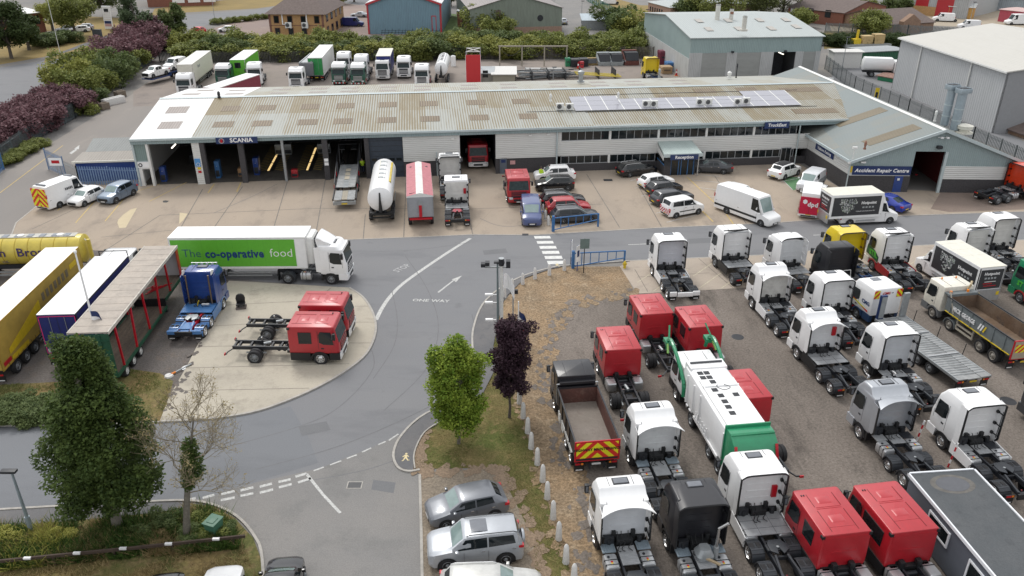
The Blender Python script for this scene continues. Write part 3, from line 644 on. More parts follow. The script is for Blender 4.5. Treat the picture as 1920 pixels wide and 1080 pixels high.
dd = bp('glazed_door',lambda b: (b.box(59.9,62.7,-2.9,-2.85,0,2.1,glass),[b.box(x,x+.08,-2.96,-2.9,0,2.1,barrier) for x in (59.9,60.8,61.1,61.9,62.6)],b.box(59.9,62.7,-2.96,-2.9,2.05,2.15,barrier)),smooth=0)
sign(59.5,62.8,2.12,2.72,-3.79,'Reception',.5)
# roof plant and solar sheets
solm = M('solar_glass',(.31,.31,.35),.16,.0,var=.03,spec=.8)
for i in range(14):
    u0 = uv(1078,205,6.2).x+i*2.02
    top = 9.1 if i < 3 else (7.9 if i < 11 else 9.6)
    so_ = bp('solar_panel',lambda b: slab(b,u0,u0+1.93,4.2,top,solm,.05,.14),rf,smooth=0)
    bp('panel_frame',lambda b: (slab(b,u0+1.91,u0+2.02,4.2,top,offwhite,.05,.15),[slab(b,u0,u0+1.93,4.2+q*(top-4.2)/3-.02,4.2+q*(top-4.2)/3+.02,alu,.01,.155) for q in range(4)]),so_,smooth=0)
for pl in ([(1037,243),(1040,237)],): pass
bp('cable_tray',lambda b: (slab(b,44,51,4.5,4.56,chass,.03,.05),slab(b,51,80,3.9,3.97,chass,.03,.05),slab(b,52.5,80,9.85,9.92,chass,.03,.05)),rf,smooth=0)
def ac_unit():
    b = MB(); b.box(-.45,.45,-.18,.18,.08,.85,offwhite); b.box(-.4,-.3,-.2,.2,0,.08,chass); b.box(.3,.4,-.2,.2,0,.08,chass)
    r = b.build('air_conditioner',bev=.02)
    f = MB(); f.lathe([(.001,-.03),(.26,-.03),(.29,0)],(-.1,-.185,.48),'y',chass,16); f.build('fan',r)
    f = MB(); [f.lathe([(q,-.035),(q+.015,-.035)],(-.1,-.185,.48),'y',alu,16) for q in (.1,.18,.26)]; f.build('fan_grille',r); return r
ACL = ['first of the pair left of the solar sheets','second of the pair left of the solar sheets','leftmost of the six above the solar sheets','second from the left of the six above the solar sheets','third from the left above the solar sheets','fourth from the left above the solar sheets','fifth from the left above the solar sheets','rightmost above the solar sheets']
for i,(px,py) in enumerate(((1050,202),(1068,202),(1211,197),(1226,197),(1312,194),(1328,194),(1383,193),(1399,192))):
    q = uv(px,py,6.4); q.z = roofz(q.y)+.02; o = proto('ac',ac_unit); o.location = BM @ q; o.rotation_euler = (0,0,BA)
    o.scale = (1.0,1.0,1.0)
    tag(o,'white roof air conditioner, '+ACL[i],'air conditioner','air conditioners on the workshop roof')
def flue(px,py,z0,h,r,label,m=steel,cowl=True,name='roof_vent'):
    q = at(px,py,z0); b = MB(); b.cyl((0,0,0),(0,0,h),r,m,12); 
    if cowl: b.cyl((0,0,h-.1),(0,0,h+.25),r*1.5,m,12); b.cyl((0,0,h+.25),(0,0,h+.45),r*1.6,m,12,r*.3)
    b.cyl((0,0,0),(0,0,.15),r*1.7,m,12)
    o = b.build(name); o.location = q; tag(o,label,'roof vent'); return o
flue(1089,154,6.4,1.2,.3,'grey cowled roof vent standing on the back slope above the first solar sheets')
flue(1236,146,5.9,.9,.12,'slim grey roof pipe on the back slope below the yellow tractor unit')
flue(1367,146,6.2,.5,.2,'low white mushroom vent on the back slope in front of the grey workshop',offwhite)
flue(1380,146,6.2,1.6,.07,'thin pole vent on the back slope beside the white mushroom vent',chass)
flue(411,183,7.0,.35,.12,'short dark vent on the ridge at the end of the white sheeting',chass)
flue(1159,186,6.8,.5,.1,'small pale pipe on the front slope between the vent and the first rooflight',offwhite)
flue(1032,190,6.8,.5,.1,'small pale pipe at the left end of the cable tray',offwhite)
# inside of the bays
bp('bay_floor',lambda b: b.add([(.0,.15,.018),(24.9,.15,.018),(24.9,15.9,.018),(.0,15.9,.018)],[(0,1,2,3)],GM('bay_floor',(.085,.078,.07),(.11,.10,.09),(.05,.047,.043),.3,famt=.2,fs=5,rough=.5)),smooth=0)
innergrp = 'service pit'
for i,(a,c) in enumerate((((505,322),(527,272)),((578,321),(590,285)))):
    A_,B_ = uv(*a),uv(*c); B_ = A_+(B_-A_)*1.3
    o = empty('service_pit',None,BM @ Vector((A_.x,A_.y,.02)),BA); tag(o,('left' if i == 0 else 'right')+' lit service pit with yellow hatching inside the open bay','service pit')
    L = 11
    b = MB(); b.box(-.45,.45,0,L,0,.012,chass); b.build('pit_opening',o,smooth=0)
    for s in (1,-1):
        b = MB()
        for k in range(16): b.add([(s*1.5,.2+k*.7,.012),(s*.5,.7+k*.7,.012),(s*.5,.95+k*.7,.012),(s*1.5,.45+k*.7,.012)],[(0,1,2,3)],mk_yel)
        b.build('floor_hatching',o,smooth=0)
    b = MB(); lamp = M('pit_lamp',(.8,.6,.25),.5,emit=(1,.70,.30,.8))
    for k in range(3): b.box(-.28,-.05,.3+k*3.3,3.2+k*3.3,.02,.05,lamp)
    b.build('pit_lamp',o,smooth=0)
for i,(px,py) in enumerate(((302,288),(356,282))):
    q = uv(px,py,3.0); o = MB().box(-.06,.06,-.8,.8,-.05,.05,M('tube_lamp',(1,1,.9),.5,emit=(1,.93,.8,2.2))).build('tube_lamp',smooth=0); o.location = BM @ Vector((3.2+i*2.2,3.0+i*5,3.6)); o.rotation_euler = (0,0,BA)
    tag(o,('nearer' if i == 0 else 'farther')+' glowing tube lamp hanging inside the first open bay','lamp')
def cabinet(u,v,w,d,h,m,label,cat='cabinet',name='tool_cabinet'):
    b = MB(); b.box(-w/2,w/2,-d/2,d/2,0,h,m); b.box(-w/2+.04,w/2-.04,-d/2-.02,-d/2,h*.1,h*.48,chass); b.box(-w/2+.04,w/2-.04,-d/2-.02,-d/2,h*.52,h*.92,m)
    b.box(-w*.1,w*.1,-d/2-.05,-d/2-.02,h*.7,h*.74,alu)
    o = b.build(name,bev=.01); o.location = BM @ Vector((u,v,.02)); o.rotation_euler = (0,0,BA); tag(o,label,cat)
cabinet(2.0,1.5,.6,.8,1.7,blue,'blue tool cabinet just inside the first bay')
cabinet(7.9,2.2,.5,1.0,2.0,barrier,'blue tall cabinet inside the second bay beside the poster pier')
cabinet(12.1,3.0,.6,1.2,2.0,blue,'blue tall cabinet inside the third bay')
cabinet(10.5,2.6,.9,.9,.9,M('timber_crate',(.30,.17,.08),.8),'brown timber crate beside the dark pier','crate','crate')
cabinet(16.6,1.4,.7,.6,.9,red,'low red trolley behind the thin grey pier','trolley','trolley')
cabinet(4.0,8,1.4,.7,1.1,chass,'dark workbench at the back of the first bay','workbench','workbench')
cabinet(14.0,11,2.0,.9,1.3,steel,'grey workbench deep in the third bay','workbench','workbench')
cabinet(19.0,11,1.6,.9,1.2,steel,'grey workbench deep in the fourth bay','workbench','workbench')

# ================================================================ ACCIDENT REPAIR WING
wsheet = RIB('wing_roof_sheet',(.18,.21,.21),1,.30,.5,(.225,.215,.18),(4.2,4.0),lo=.45,hi=.95)
wfas = RIB('wing_front_sheet',(.27,.335,.34),0,.22,.3,(.23,.29,.29),lo=.4,hi=.8)
FA = math.atan2(-2.65,17.9)
fc = uv(1586,359); fc.z = 0
WG = empty('repair_wing',None,BM @ fc,BA+FA)
tag(WG,'gabled repair wing with dark brick base, blue sign and big open door','workshop')
WW = 18.2; EZ = 3.65; RZ = 7.1; RX = 9.0; LB = 35.0; sk = math.tan(FA)
def wz(x): return EZ+(RZ-EZ)*x/RX if x <= RX else EZ+(RZ-EZ)*(WW-x)/(WW-RX)
def wslab(b,x0,x1,y0,y1,m,t=.08,lift=0):
    s = lambda x,y: (x+y*sk,y,0)
    P = []
    for dz in (lift,lift-t):
        for x,y in ((x0,y0),(x1,y0),(x1,y1),(x0,y1)): P.append((x+(y*sk),y,wz(x)+dz))
    b.add(P,[(0,1,2,3),(7,6,5,4),(0,4,5,1),(1,5,6,2),(2,6,7,3),(3,7,4,0)],m)
wr = bp('roof',lambda b: (wslab(b,-.3,RX,-.35,LB,wsheet),wslab(b,RX,WW+.3,-.35,LB,wsheet)),WG,smooth=0)
bp('ridge_capping',lambda b: (wslab(b,RX-.3,RX,-.4,LB,offwhite,.03,.05),wslab(b,RX,RX+.3,-.4,LB,offwhite,.03,.05)),wr,smooth=0)
bp('verge_trim',lambda b: (wslab(b,-.35,RX,-.5,-.36,trim,.3,.04),wslab(b,RX,WW+.35,-.5,-.36,trim,.3,.04),b.bar((-.42,-.4,EZ-.12),(-.42+10.6*sk,10.6,EZ-.12),.16,.26,trim)),wr,smooth=0)
for x,y,l in ((2.6,2.0,5.5),(2.9,9.5,5.0)):
    bp('rooflight',lambda b: wslab(b,x,x+5.2,y-.2,y+1.6,RIB('rooflight_wing',(.125,.10,.06),1,.30,.8,(.20,.165,.105),lo=.3,hi=.8),.03,.03),wr,smooth=0)
DX0,DX1,DZ = 6.6,9.75,4.6
bp('front_wall',lambda b: (b.prism([(0,2.9),(DX0,2.9),(DX0,wz(DX0)-.1),(0,EZ-.1)],'y',0,.12,wfas),b.prism([(DX0,DZ),(DX1,DZ),(DX1,wz(DX1)-.1),(RX,RZ-.1),(DX0,wz(DX0)-.1)],'y',0,.12,wfas),b.prism([(DX1,3.0),(WW,3.0),(WW,EZ-.1),(DX1,wz(DX1)-.1)],'y',0,.12,wfas)),WG,smooth=0)
bp('cladding',lambda b: (b.box(0,DX0-.1,-.04,.1,1.85,2.9,cladh),b.box(DX1+.3,WW,-.04,.1,1.55,3.0,cladh),b.box(DX1,DX1+.3,-.1,.2,0,DZ,trim)),WG,smooth=0)
bp('plinth',lambda b: (b.box(0,DX0,-.02,.14,0,1.86,brickd),b.box(DX1+.3,WW,-.02,.14,0,1.56,brickd)),WG,smooth=0)
bd = bp('side_door',lambda b: (b.box(DX0-1.65,DX0-.75,-.06,.1,0,1.84,blue),b.box(DX0-1.35,DX0-1.1,-.08,-.06,1.35,1.6,platew)),WG,smooth=0)
ws_ = sign(.25,DX0-.1,1.95,2.95,-.06,'Accident Repair Centre',.56,parent=WG,shear=.2)
lw = bp('left_wall',lambda b: (b.add([(0,0,1.9),(12*sk,12,1.9),(12*sk,12,EZ-.1),(0,0,EZ-.1)],[(0,1,2,3)],RIB('cladding_side',(.62,.62,.60),2,.22,.5,(.50,.50,.48),lo=.5,hi=.9)),b.add([(0,0,0),(12*sk,12,0),(12*sk,12,1.9),(0,0,1.9),(-.03,0,0)],[(0,1,2,3)],brickd)),WG,smooth=0)
vp = bp('sign',lambda b: b.add([(-.08+3.8*sk,3.8,2.45),(-.08+8.2*sk,8.2,2.45),(-.08+8.2*sk,8.2,3.15),(-.08+3.8*sk,3.8,3.15),(-.02+3.8*sk,3.8,2.45),(-.02+8.2*sk,8.2,2.45),(-.02+8.2*sk,8.2,3.15),(-.02+3.8*sk,3.8,3.15)],[(0,1,2,3),(7,6,5,4),(0,4,5,1),(1,5,6,2),(2,6,7,3),(3,7,4,0)],navy),WG,smooth=0)
text(vp,'Visitors Parking',.5,(-.09+6*sk,6,2.8),(-sk,-1,0),(0,0,1),white,bold=.02)
bp('right_wall',lambda b: b.add([(WW,0,0),(WW+LB*sk,LB,0),(WW+LB*sk,LB,EZ-.1),(WW,0,EZ-.1)],[(0,1,2,3)],wfas),WG,smooth=0)
bp('back_wall',lambda b: b.add([(LB*sk,LB-.1,0),(WW+LB*sk,LB-.1,0),(WW+LB*sk,LB-.1,EZ-.1),(RX+LB*sk,LB-.1,RZ-.1),(LB*sk,LB-.1,EZ-.1)],[(0,1,2,3,4)],wfas),WG,smooth=0)
bp('inner_partition',lambda b: (b.box(DX0-.3,DX0-.15,.2,14,0,4.4,inner),b.box(DX1+1.5,DX1+1.6,.2,14,0,5,M('inner_red_wall',(.14,.02,.02),.7)),b.box(DX0-.3,DX1+1.6,14,14.1,0,4.6,inner)),WG,smooth=0)
bp('downpipe',lambda b: b.cyl((-.15,-.12,0),(-.15,-.12,EZ),.07,trim,8),WG)
bp('notice',lambda b: (b.box(16.9,17.9,-.09,-.04,2.1,2.7,M('pale_pink_notice',(.6,.45,.44),.5)),b.box(.02,.2,-.09,-.04,2.2,2.9,platey)),WG,smooth=0)
bp('floodlight',lambda b: (b.box(8.6,9.1,-.5,-.05,5.0,5.3,chass),b.cyl((8.85,-.05,5.2),(8.85,-.3,5.25),.04,chass,6)),WG,smooth=0)
bp('security_camera',lambda b: (b.box(8.7,8.95,-.5,-.2,6.15,6.3,white),b.box(9.3,9.55,-.5,-.2,6.15,6.3,white),b.cyl((8.5,-.2,6.2),(9.6,-.2,6.2),.03,white,6)),WG,smooth=0)
bp('security_camera',lambda b: (b.box(.9,1.4,-.4,-.15,3.35,3.5,offwhite),b.box(-.5,-.2,-.5,-.1,3.3,3.5,offwhite)),WG,smooth=0)
bp('camera_pole',lambda b: (b.cyl((0,-.2,3.3),(0,-.2,5.0),.04,offwhite,6),b.box(-.25,.25,-.35,-.1,4.9,5.1,offwhite)),WG,smooth=0)
def stack(px,py,z0,h,r,label,tilt=0):
    b = MB(); b.cyl((0,0,0),(0,0,h),r,M('duct_grey',(.33,.39,.43),.4,.4,var=.1),14)
    for z in (h*.25,h*.55): b.cyl((0,0,z),(0,0,z+.1),r*1.06,trim,14)
    b.build; o = b.build('exhaust_stack'); o.location = at(px,py,z0); o.rotation_euler = (0,0,.3)
    c = MB(); c.box(-r*1.5,r*1.5,-r*1.1,r*1.1,h-.1,h+.45,M('duct_grey',(.33,.39,.43))); c.box(-r*1.3,r*1.3,-r*.9,r*.9,h+.45,h+.47,chass); c.build('cowl',o,bev=.06)
    tag(o,label,'exhaust stack')
stack(1770,234,5.3,4.2,.45,'grey exhaust stack behind the ridge, farther of the two tall ducts')
stack(1789,243,5.0,4.3,.5,'grey exhaust stack behind the ridge, nearer of the two tall ducts')
flue(1807,249,4.8,.6,.55,'squat cream vent beside the nearer exhaust stack',cream)
flue(1621,280,5.0,.5,.09,'thin rusty pipe on the repair wing roof above the blue sign',M('rust',(.25,.12,.08),.7),name='roof_pipe')
flue(1752,228,5.6,.9,.1,'pale pipe left of the two tall exhaust stacks',offwhite,name='roof_pipe')
# ================================================================ VEHICLE PARTS
MC = {}
def cm(key,fn):
    if key not in MC: MC[key] = fn()
    return MC[key]
rimchrome = chrome; rimgrey = M('rim_grey',(.22,.23,.24),.45,.4,var=.15); rimwhite = M('rim_white',(.55,.55,.53),.5,var=.2)
rimdirt = M('rim_dusty',(.26,.24,.21),.7,var=.2)
def wheel(par,x,y,r=.5,w=.3,rm=rimgrey,z=None):
    "tyre with a rim facing outward; a wide one is a twin pair"
    s = 1 if y > 0 else -1
    def ty():
        b = MB(); h = w/2
        if w > .45: pr = [(r*.62,-h),(r*.93,-h),(r,-h+.04),(r,-.06),(r*.9,-.03),(r*.9,.03),(r,.06),(r,h-.04),(r*.93,h),(r*.62,h)]
        else: pr = [(r*.6,-h),(r*.93,-h),(r,-h+.05),(r,h-.05),(r*.93,h),(r*.6,h)]
        b.lathe(pr,(0,0,0),'y',tyrem,22); b.lathe([(.001,0),(r*.6,0)],(0,0,0),'y',chass,12); return b.mesh('wheel')
    def ri():
        b = MB(); h = w/2*s; q = s
        b.lathe([(r*.62,h),(r*.58,h+.01*q),(r*.54,h-.05*q),(r*.40,h-.07*q),(r*.30,h-.02*q),(r*.16,h+.01*q),(r*.14,h+.06*q),(.001,h+.07*q)],(0,0,0),'y',rm,20)
        for i in range(8):
            t = 2*PI*i/8; cx,cz = r*.44*math.cos(t),r*.44*math.sin(t); b.cyl((cx,h-.045*q,cz),(cx,h-.062*q+.02*q,cz),r*.07,chass,6)
        return b.mesh('rim')
    o = link('wheel',cm(('ty',r,w),ty),par,(x,y,r if z is None else z)); link('rim',cm(('ri',r,w,s,rm.name),ri),o); return o
def axle(par,x,r=.5,rm=rimgrey,twin=True,half=1.22):
    w = .58 if twin else .32
    for s in (1,-1): wheel(par,x,s*(half-w/2),r,w,rm)
def guard(par,x,s,r=.6,y0=.60,y1=1.24,m=guardm,name='mudguard',flat=True,rail=True):
    def f():
        b = MB(); prof = []
        for i in range(13):
            t = PI*(i/12)*1.0; cx,cz = r*1.02*math.cos(t),r*math.sin(t)
            if flat: cz = min(cz,r*.90)
            prof.append((cx,cz+.42))
        out = []
        for (a,c) in prof: out.append([(a,y0*s,c),(a,y1*s,c),(a*.95,y1*s,c-.05),(a*.95,y0*s,c-.03)])
        b.rings(out,m)
        for k in range(3,10):   # raised ribs across the guard
            a,c = prof[k]; a2,c2 = prof[k][0]*1.0,prof[k][1]+.012
            b.box(a-.012,a+.012,s*(y0+.03),s*(y1-.03),c-.01,c2,m)
        if rail: b.cyl((-r*.72,s*(y0-.02),r*.9+.42-.16),(-r*.72,s*(y1+.0),r*.9+.42-.16),.055,chass,8)
        return b.mesh('guard',smooth=40)
    return link(name,cm(('gd',s,r,y0,y1,m.name,flat,rail),f),par,(x,0,0))
def simple(par,name,key,fn,bev=0,smooth=35):
    def f(): b = MB(); fn(b); return b.mesh(name,bev,smooth)
    return link(name,cm(key,f) if key else f(),par)
def mirrors(par,x,y,z,m=black):
    for s in (1,-1):
        simple(par,'mirror',('mir',x,y,z,s,m.name),lambda b: (b.box(x-.10,x+.10,s*(y+.10),s*(y+.30),z-.42,z+.05,m),b.box(x-.04,x+.02,s*(y-.03),s*(y+.15),z-.02,z+.03,m),b.box(x-.11,x-.10,s*(y+.12),s*(y+.28),z-.38,z+.0,sunglass)),.02)
def chassis(par,x0,x1,gap=.42,z0=.72,z1=.98,m=chass,cross=(),key=None):
    def f(b):
        for s in (1,-1): b.box(x0,x1,s*(gap-.06),s*(gap+.04),z0,z1,m)
        for c in cross: b.box(c-.06,c+.06,-gap,gap,z0+.03,z1-.04,m)
    return simple(par,'chassis_frame',('ch',x0,x1,gap,z0,z1,m.name,tuple(cross)),f)
def rearlights(par,x,y=.95,z=.72,plate=True,py=.0,m=black,pm=platey):
    for s in (1,-1):
        simple(par,'tail_light',('tl',x,y,z,s),lambda b: (b.box(x,x-.05,s*(y-.26),s*(y+.26),z,z+.16,black),b.box(x-.05,x-.06,s*(y-.05),s*(y+.23),z+.02,z+.14,redt),b.box(x-.05,x-.06,s*(y-.22),s*(y-.09),z+.02,z+.14,orange)))
        simple(par,'mudflap',('mf',x,y,z,s),lambda b: (b.box(x+.02,x+.04,s*(y-.3),s*(y+.28),z-.45,z-.02,black),b.box(x-.0,x+.02,s*(y-.2),s*(y+.18),z-.40,z-.34,platew)))
    if plate: simple(par,'number_plate',('np',x,z,py,pm.name),lambda b: b.box(x-.04,x-.06,py-.26,py+.26,z-.02,z+.10,pm))
def front_face(par,paint,z0=.42,zg=1.95,ws=2.0,w=1.2,xf=0,bumper=None,grille=chass,lights=lightm,bars=True):
    g = simple(par,'grille',None,lambda b: (b.box(xf-.02,xf+.035,-.78,.78,z0+.55,zg-.08,grille),[b.box(xf+.035,xf+.05,-.76,.76,z,z+.05,paint if bars else chrome) for z in (z0+.72,z0+.92,z0+1.12)]))
    simple(par,'bumper',None,lambda b: (b.rbox([(z0,xf+.02,xf-.5,w*.98,.18,.02),(z0+.1,xf+.08,xf-.5,w+.01,.2,.02),(z0+.5,xf+.07,xf-.5,w+.01,.2,.02)],bumper or paint),b.box(xf+.06,xf+.1,-.55,.55,z0+.14,z0+.36,chass),b.box(xf+.1,xf+.11,-.26,.26,z0+.02,z0+.13,platew)))
    for s in (1,-1):
        simple(par,'headlight',('hl',xf,z0,w,s,lights.name),lambda b: b.prism([(xf+.10,s*.62),(xf+.10,s*(w-.22)),(xf-.12,s*(w+.015)),(xf-.28,s*(w+.015)),(xf-.2,s*(.62))],'z',z0+.34,z0+.56,lights),.02)
def cab_shell(par,paint,top=3.75,length=2.2,step=False,low=.95,ws0=2.0,ws1=3.0,w=1.23,rise=None,name='cab',roofback=None,seams=True,ribs=True,backpaint=None):
    xb = -length
    def f(b):
        lv = [(low,-.03,xb,w-.05,.2,.05),(low+.25,0,xb,w,.22,.05),(ws0-.1,0,xb,w,.22,.05),(ws0,-.02,xb,w,.22,.05),(ws1,-.24,xb,w-.04,.24,.05)]
        if top-ws1 > .4: lv += [(ws1+.12,-.27,xb,w-.05,.25,.05),(top-.42,-.40,xb,w-.06,.28,.06),(top-.38,-.43,xb+(.35 if step else 0),w-.07,.28,.06),(top-.10,-.66,xb+(.60 if step else .01),w-.09,.22,.05),(top-.03,-.80,xb+(.64 if step else .02),w-.12,.22,.05),(top,-.92,xb+(.68 if step else .04),w-.18,.22,.05)]
        else: lv += [(top-.07,-.27,xb,w-.045,.14,.03),(top-.02,-.31,xb+.005,w-.055,.14,.03),(top,-.37,xb+.02,w-.08,.14,.03)]
        b.rbox(lv,paint,4)
        if seams:
            for s in (1,-1): b.box(-.85 if top > 3.2 else -.5,xb+(.72 if step else .12),s*.60-.012,s*.60+.012,top-.01,top+.012,chass)
        b.box(-1.4,xb+.02,-w-.004,w+.004,ws0-.62,ws0-.605,chass) if 0 else None
        for s in (1,-1):   # door shut lines
            b.box(-1.42,-1.40,s*(w+.004),s*(w-.01),low+.3,ws1-.05,chass)
            b.box(-.34,-.32,s*(w+.004),s*(w-.01),low+.6,ws0+.1,chass)
            b.box(-1.25,-1.05,s*(w+.012),s*(w-.01),ws0-.45,ws0-.35,chass)
        if ribs:
            b.box(xb-.014,xb+.01,-w+.16,w-.16,low+.3,top-(.62 if step else .2),backpaint or paint)
            for z in [low+.9+i*.42 for i in range(int((top-low-1.3)/.42))]: b.box(xb-.032,xb,-.62,.62,z,z+.09,backpaint or paint)
            b.box(xb-.012,xb+.01,-.9,-.88,low+.4,top-.3,chass); b.box(xb-.012,xb+.01,.88,.9,low+.4,top-.3,chass)
    return simple(par,name,None,f,smooth=50)
def glazing(par,ws0=2.0,ws1=3.0,w=1.23,xb=-1.35,second=None,dark=wsglass,lower=.1,visor=None):
    simple(par,'windscreen',('ws',ws0,ws1,w,dark.name),lambda b: b.add([(-.012-.02+.03,-(w-.2),ws0-.02),(.01,w-.2,ws0-.02),(-.225,w-.26,ws1-.06),(-.225,-(w-.26),ws1-.06),(-.18,-(w-.02),ws0+.05),(-.18,w-.02,ws0+.05),(-.36,w-.06,ws1-.1),(-.36,-(w-.06),ws1-.1)],[(0,1,2,3),(1,5,6,2),(4,0,3,7)],dark))
    for s in (1,-1):
        simple(par,'side_window',('sw',ws0,ws1,w,xb,s,lower),lambda b: b.prism([(-.36,ws0-.12),(-.50,ws1-.14),(xb+.12,ws1-.10),(xb,ws1-.3),(xb,ws0+.05),(xb+.3,ws0-lower)],'y',s*(w-.03),s*(w+.006),glass))
        if second: simple(par,'side_window',('sw2',ws0,ws1,w,second,s),lambda b: b.prism([(second[0],ws0-.05),(second[0],ws1-.15),(second[1],ws1-.15),(second[1],ws0-.05)],'y',s*(w-.05),s*(w+.006),glass))
    if visor: simple(par,'sun_visor',None,lambda b: b.add([(-.2,-1.05,ws1-.02),(-.2,1.05,ws1-.02),(.08,1.0,ws1-.16),(.08,-1.0,ws1-.16),(-.2,-1.05,ws1-.05),(-.2,1.05,ws1-.05),(.08,1.0,ws1-.19),(.08,-1.0,ws1-.19)],[(0,1,2,3),(7,6,5,4),(2,6,7,3)],visor))
def cab_lower(par,m=black,length=2.2,axx=-1.4,r=.5,step=black,paint=None):
    def f(b):
        b.box(-.1,-length+.05,-.95,.95,.55,.98,chass)
        for s in (1,-1):
            # wheel arch band
            o = []
            for i in range(9):
                t = PI*i/8; a,c = math.cos(t),math.sin(t)
                o.append([(axx+a*(r+.16),s*.8,.48+c*(r+.10)),(axx+a*(r+.16),s*1.235,.48+c*(r+.10)),(axx+a*(r+.04),s*1.235,.48+c*(r+.0)),(axx+a*(r+.04),s*.8,.48+c*(r+.0))])
            b.rings(o,m)
            b.box(0,-.72,s*1.0,s*1.22,.45,.98,paint or m); b.box(axx-.65,-length+.02,s*.95,s*1.22,.40,.98,m)
    return simple(par,'step_and_arch',('cl',m.name,length,axx,r,paint.name if paint else ''),f)
def fifth_wheel(par,x,z=1.12,m=guardm):
    simple(par,'fifth_wheel',('fw',x,z,m.name),lambda b: (b.prism([(x+.42,-.30),(x+.42,.30),(x+.15,.44),(x-.28,.44),(x-.50,.14),(x-.08,.04),(x-.08,-.04),(x-.50,-.14),(x-.28,-.44),(x+.15,-.44)],'z',z,z+.05,m),b.box(x-.2,x+.2,-.55,.55,z-.12,z,chass),b.cyl((x-.05,0,z+.05),(x-.05,0,z+.06),.08,steel,10)),.01)
def cabrear(par,xb,busy=1):
    def f(b):
        b.box(xb+.3,xb-.45,-.40,.40,.85,1.35,black); b.box(xb+.1,xb-.12,-1.1,1.1,.95,1.22,black)
        for s in (1,-1): b.box(xb+.0,xb-.18,s*.38,s*.58,1.0,1.62,black); b.cyl((xb-.3,s*.75,1.0),(xb-.3,s*.75,1.35),.13,chass,8)
        b.box(xb-.1,xb-.35,.5,1.0,1.0,1.45,chass)
    simple(par,'engine_cover',('er',xb),f,.02)
    def g(b):
        for k,(y,c,dx) in enumerate(((-.25,black,.0),(.1,black,.1),(.3,black,.15))):
            p = [(xb-.05,y,1.55),(xb-.3-dx,y+.05,1.35),(xb-.5,y-.1,1.22),(xb-.75-dx,y+.15,1.18),(xb-.95,y,1.12)]
            b.tube([tuple(q) for q in smoothline(p,3)],.022,c,5)
    simple(par,'air_hose',('ah',xb),g)
def collars(par,paint,top,xb=-2.2,back=-2.72,w=1.22,low=1.15,edge=black):
    for s in (1,-1):
        simple(par,'side_collar',('sc',paint.name,top,xb,back,s,low,edge.name),lambda b: (
            b.prism([(xb+.04,low),(xb+.04,top-.10),(back+.02,top-.16),(back,top-.5),(back-.02,low+.15),(back+.12,low-.02)],'y',s*(w-.03),s*w,paint),
            b.prism([(back+.08,top-.16),(back-.02,top-.18),(back-.06,low+.13),(back+.10,low-.06),(back+.18,low-.02),(back+.06,low+.17)],'y',s*(w-.045),s*(w+.008),edge),
            [b.box(xb-.02,back+.05,s*(w-.10),s*(w-.04),z,z+.03,edge) for z in (low+.35,low+1.0,low+1.75) if z < top-.4],
            [b.box(xb-.0,xb-.16,s*(w-.16),s*(w-.04),z-.05,z+.09,edge) for z in (low+.35,low+1.0,low+1.75) if z < top-.4],
            b.box(back+.10,back+.13,s*(w-.07),s*(w-.05),low+.2,top-.6,edge)))
def crown_sheet(b,x0,x1,z0,z1,w0,w1,drop0,drop1,m,t=.03,n=12,p=3.2,arc=0):
    top,bot = [],[]
    for a,z,w,d in ((x0,z0,w0,drop0),((x0+x1)/2,(z0+z1)/2+.03,(w0+w1)/2,(drop0+drop1)/2),(x1,z1,w1,drop1)):
        rt,rb = [],[]
        for i in range(n+1):
            u = -1+2*i/n; zz = z-d*abs(u)**p; xx = a-(arc*abs(u)**2 if a == x1 else 0)
            rt.append((xx,u*w,zz)); rb.append((xx,u*w*.985,zz-t))
        top.append(rt); bot.append(rb)
    rs = [tr+br[::-1] for tr,br in zip(top,bot)]; b.rings(rs,m)
def spoiler(par,paint,kind,top,w=1.2):
    if kind == 'flush': simple(par,'roof_spoiler',None,lambda b: (crown_sheet(b,-1.05,-2.74,top-.0,top+.03,w-.17,w+.01,.09,.17,paint,p=9),crown_sheet(b,-2.70,-2.76,top+.02,top+.02,w-.01,w+.0,.17,.17,black,.06,p=9)),smooth=50)
    if kind == 'wing': simple(par,'roof_spoiler',None,lambda b: crown_sheet(b,-1.80,-2.85,top-.46,top-.22,w-.36,w+.12,.03,.36,paint,p=2.6,arc=.14),smooth=60)
    if kind == 'dark': simple(par,'roof_spoiler',None,lambda b: (b.box(-2.1,-2.65,.75,1.19,top-.12,top-.02,paint),b.box(-2.15,-2.2,-1.1,1.1,top-.04,top+.04,black),b.cyl((-2.1,-1.1,top-.02),(-2.55,.9,top-.04),.05,black,8),b.box(-2.1,-2.65,-1.19,-1.1,top-.2,top-.05,paint),b.box(-2.6,-2.66,-.9,1.1,top-.06,top,steel)))
    if kind == 'hood': simple(par,'roof_spoiler',None,lambda b: (crown_sheet(b,-.7,-2.6,top-.02,top+.25,w-.4,w+.0,.12,.3,paint,p=5),crown_sheet(b,-2.15,-2.2,top+.1,top+.1,w-.1,w-.1,.3,.3,black,.18)),smooth=50)
NB = []; BACKS = [M('cab_back_white',(.66,.67,.68),.55,var=.10,scale=1.5),M('cab_back_cool',(.56,.58,.61),.5,var=.08,scale=1.2),M('cab_back_dusty',(.58,.57,.54),.65,var=.18,scale=1.8),M('cab_back_clean',(.74,.74,.74),.45,var=.05)]
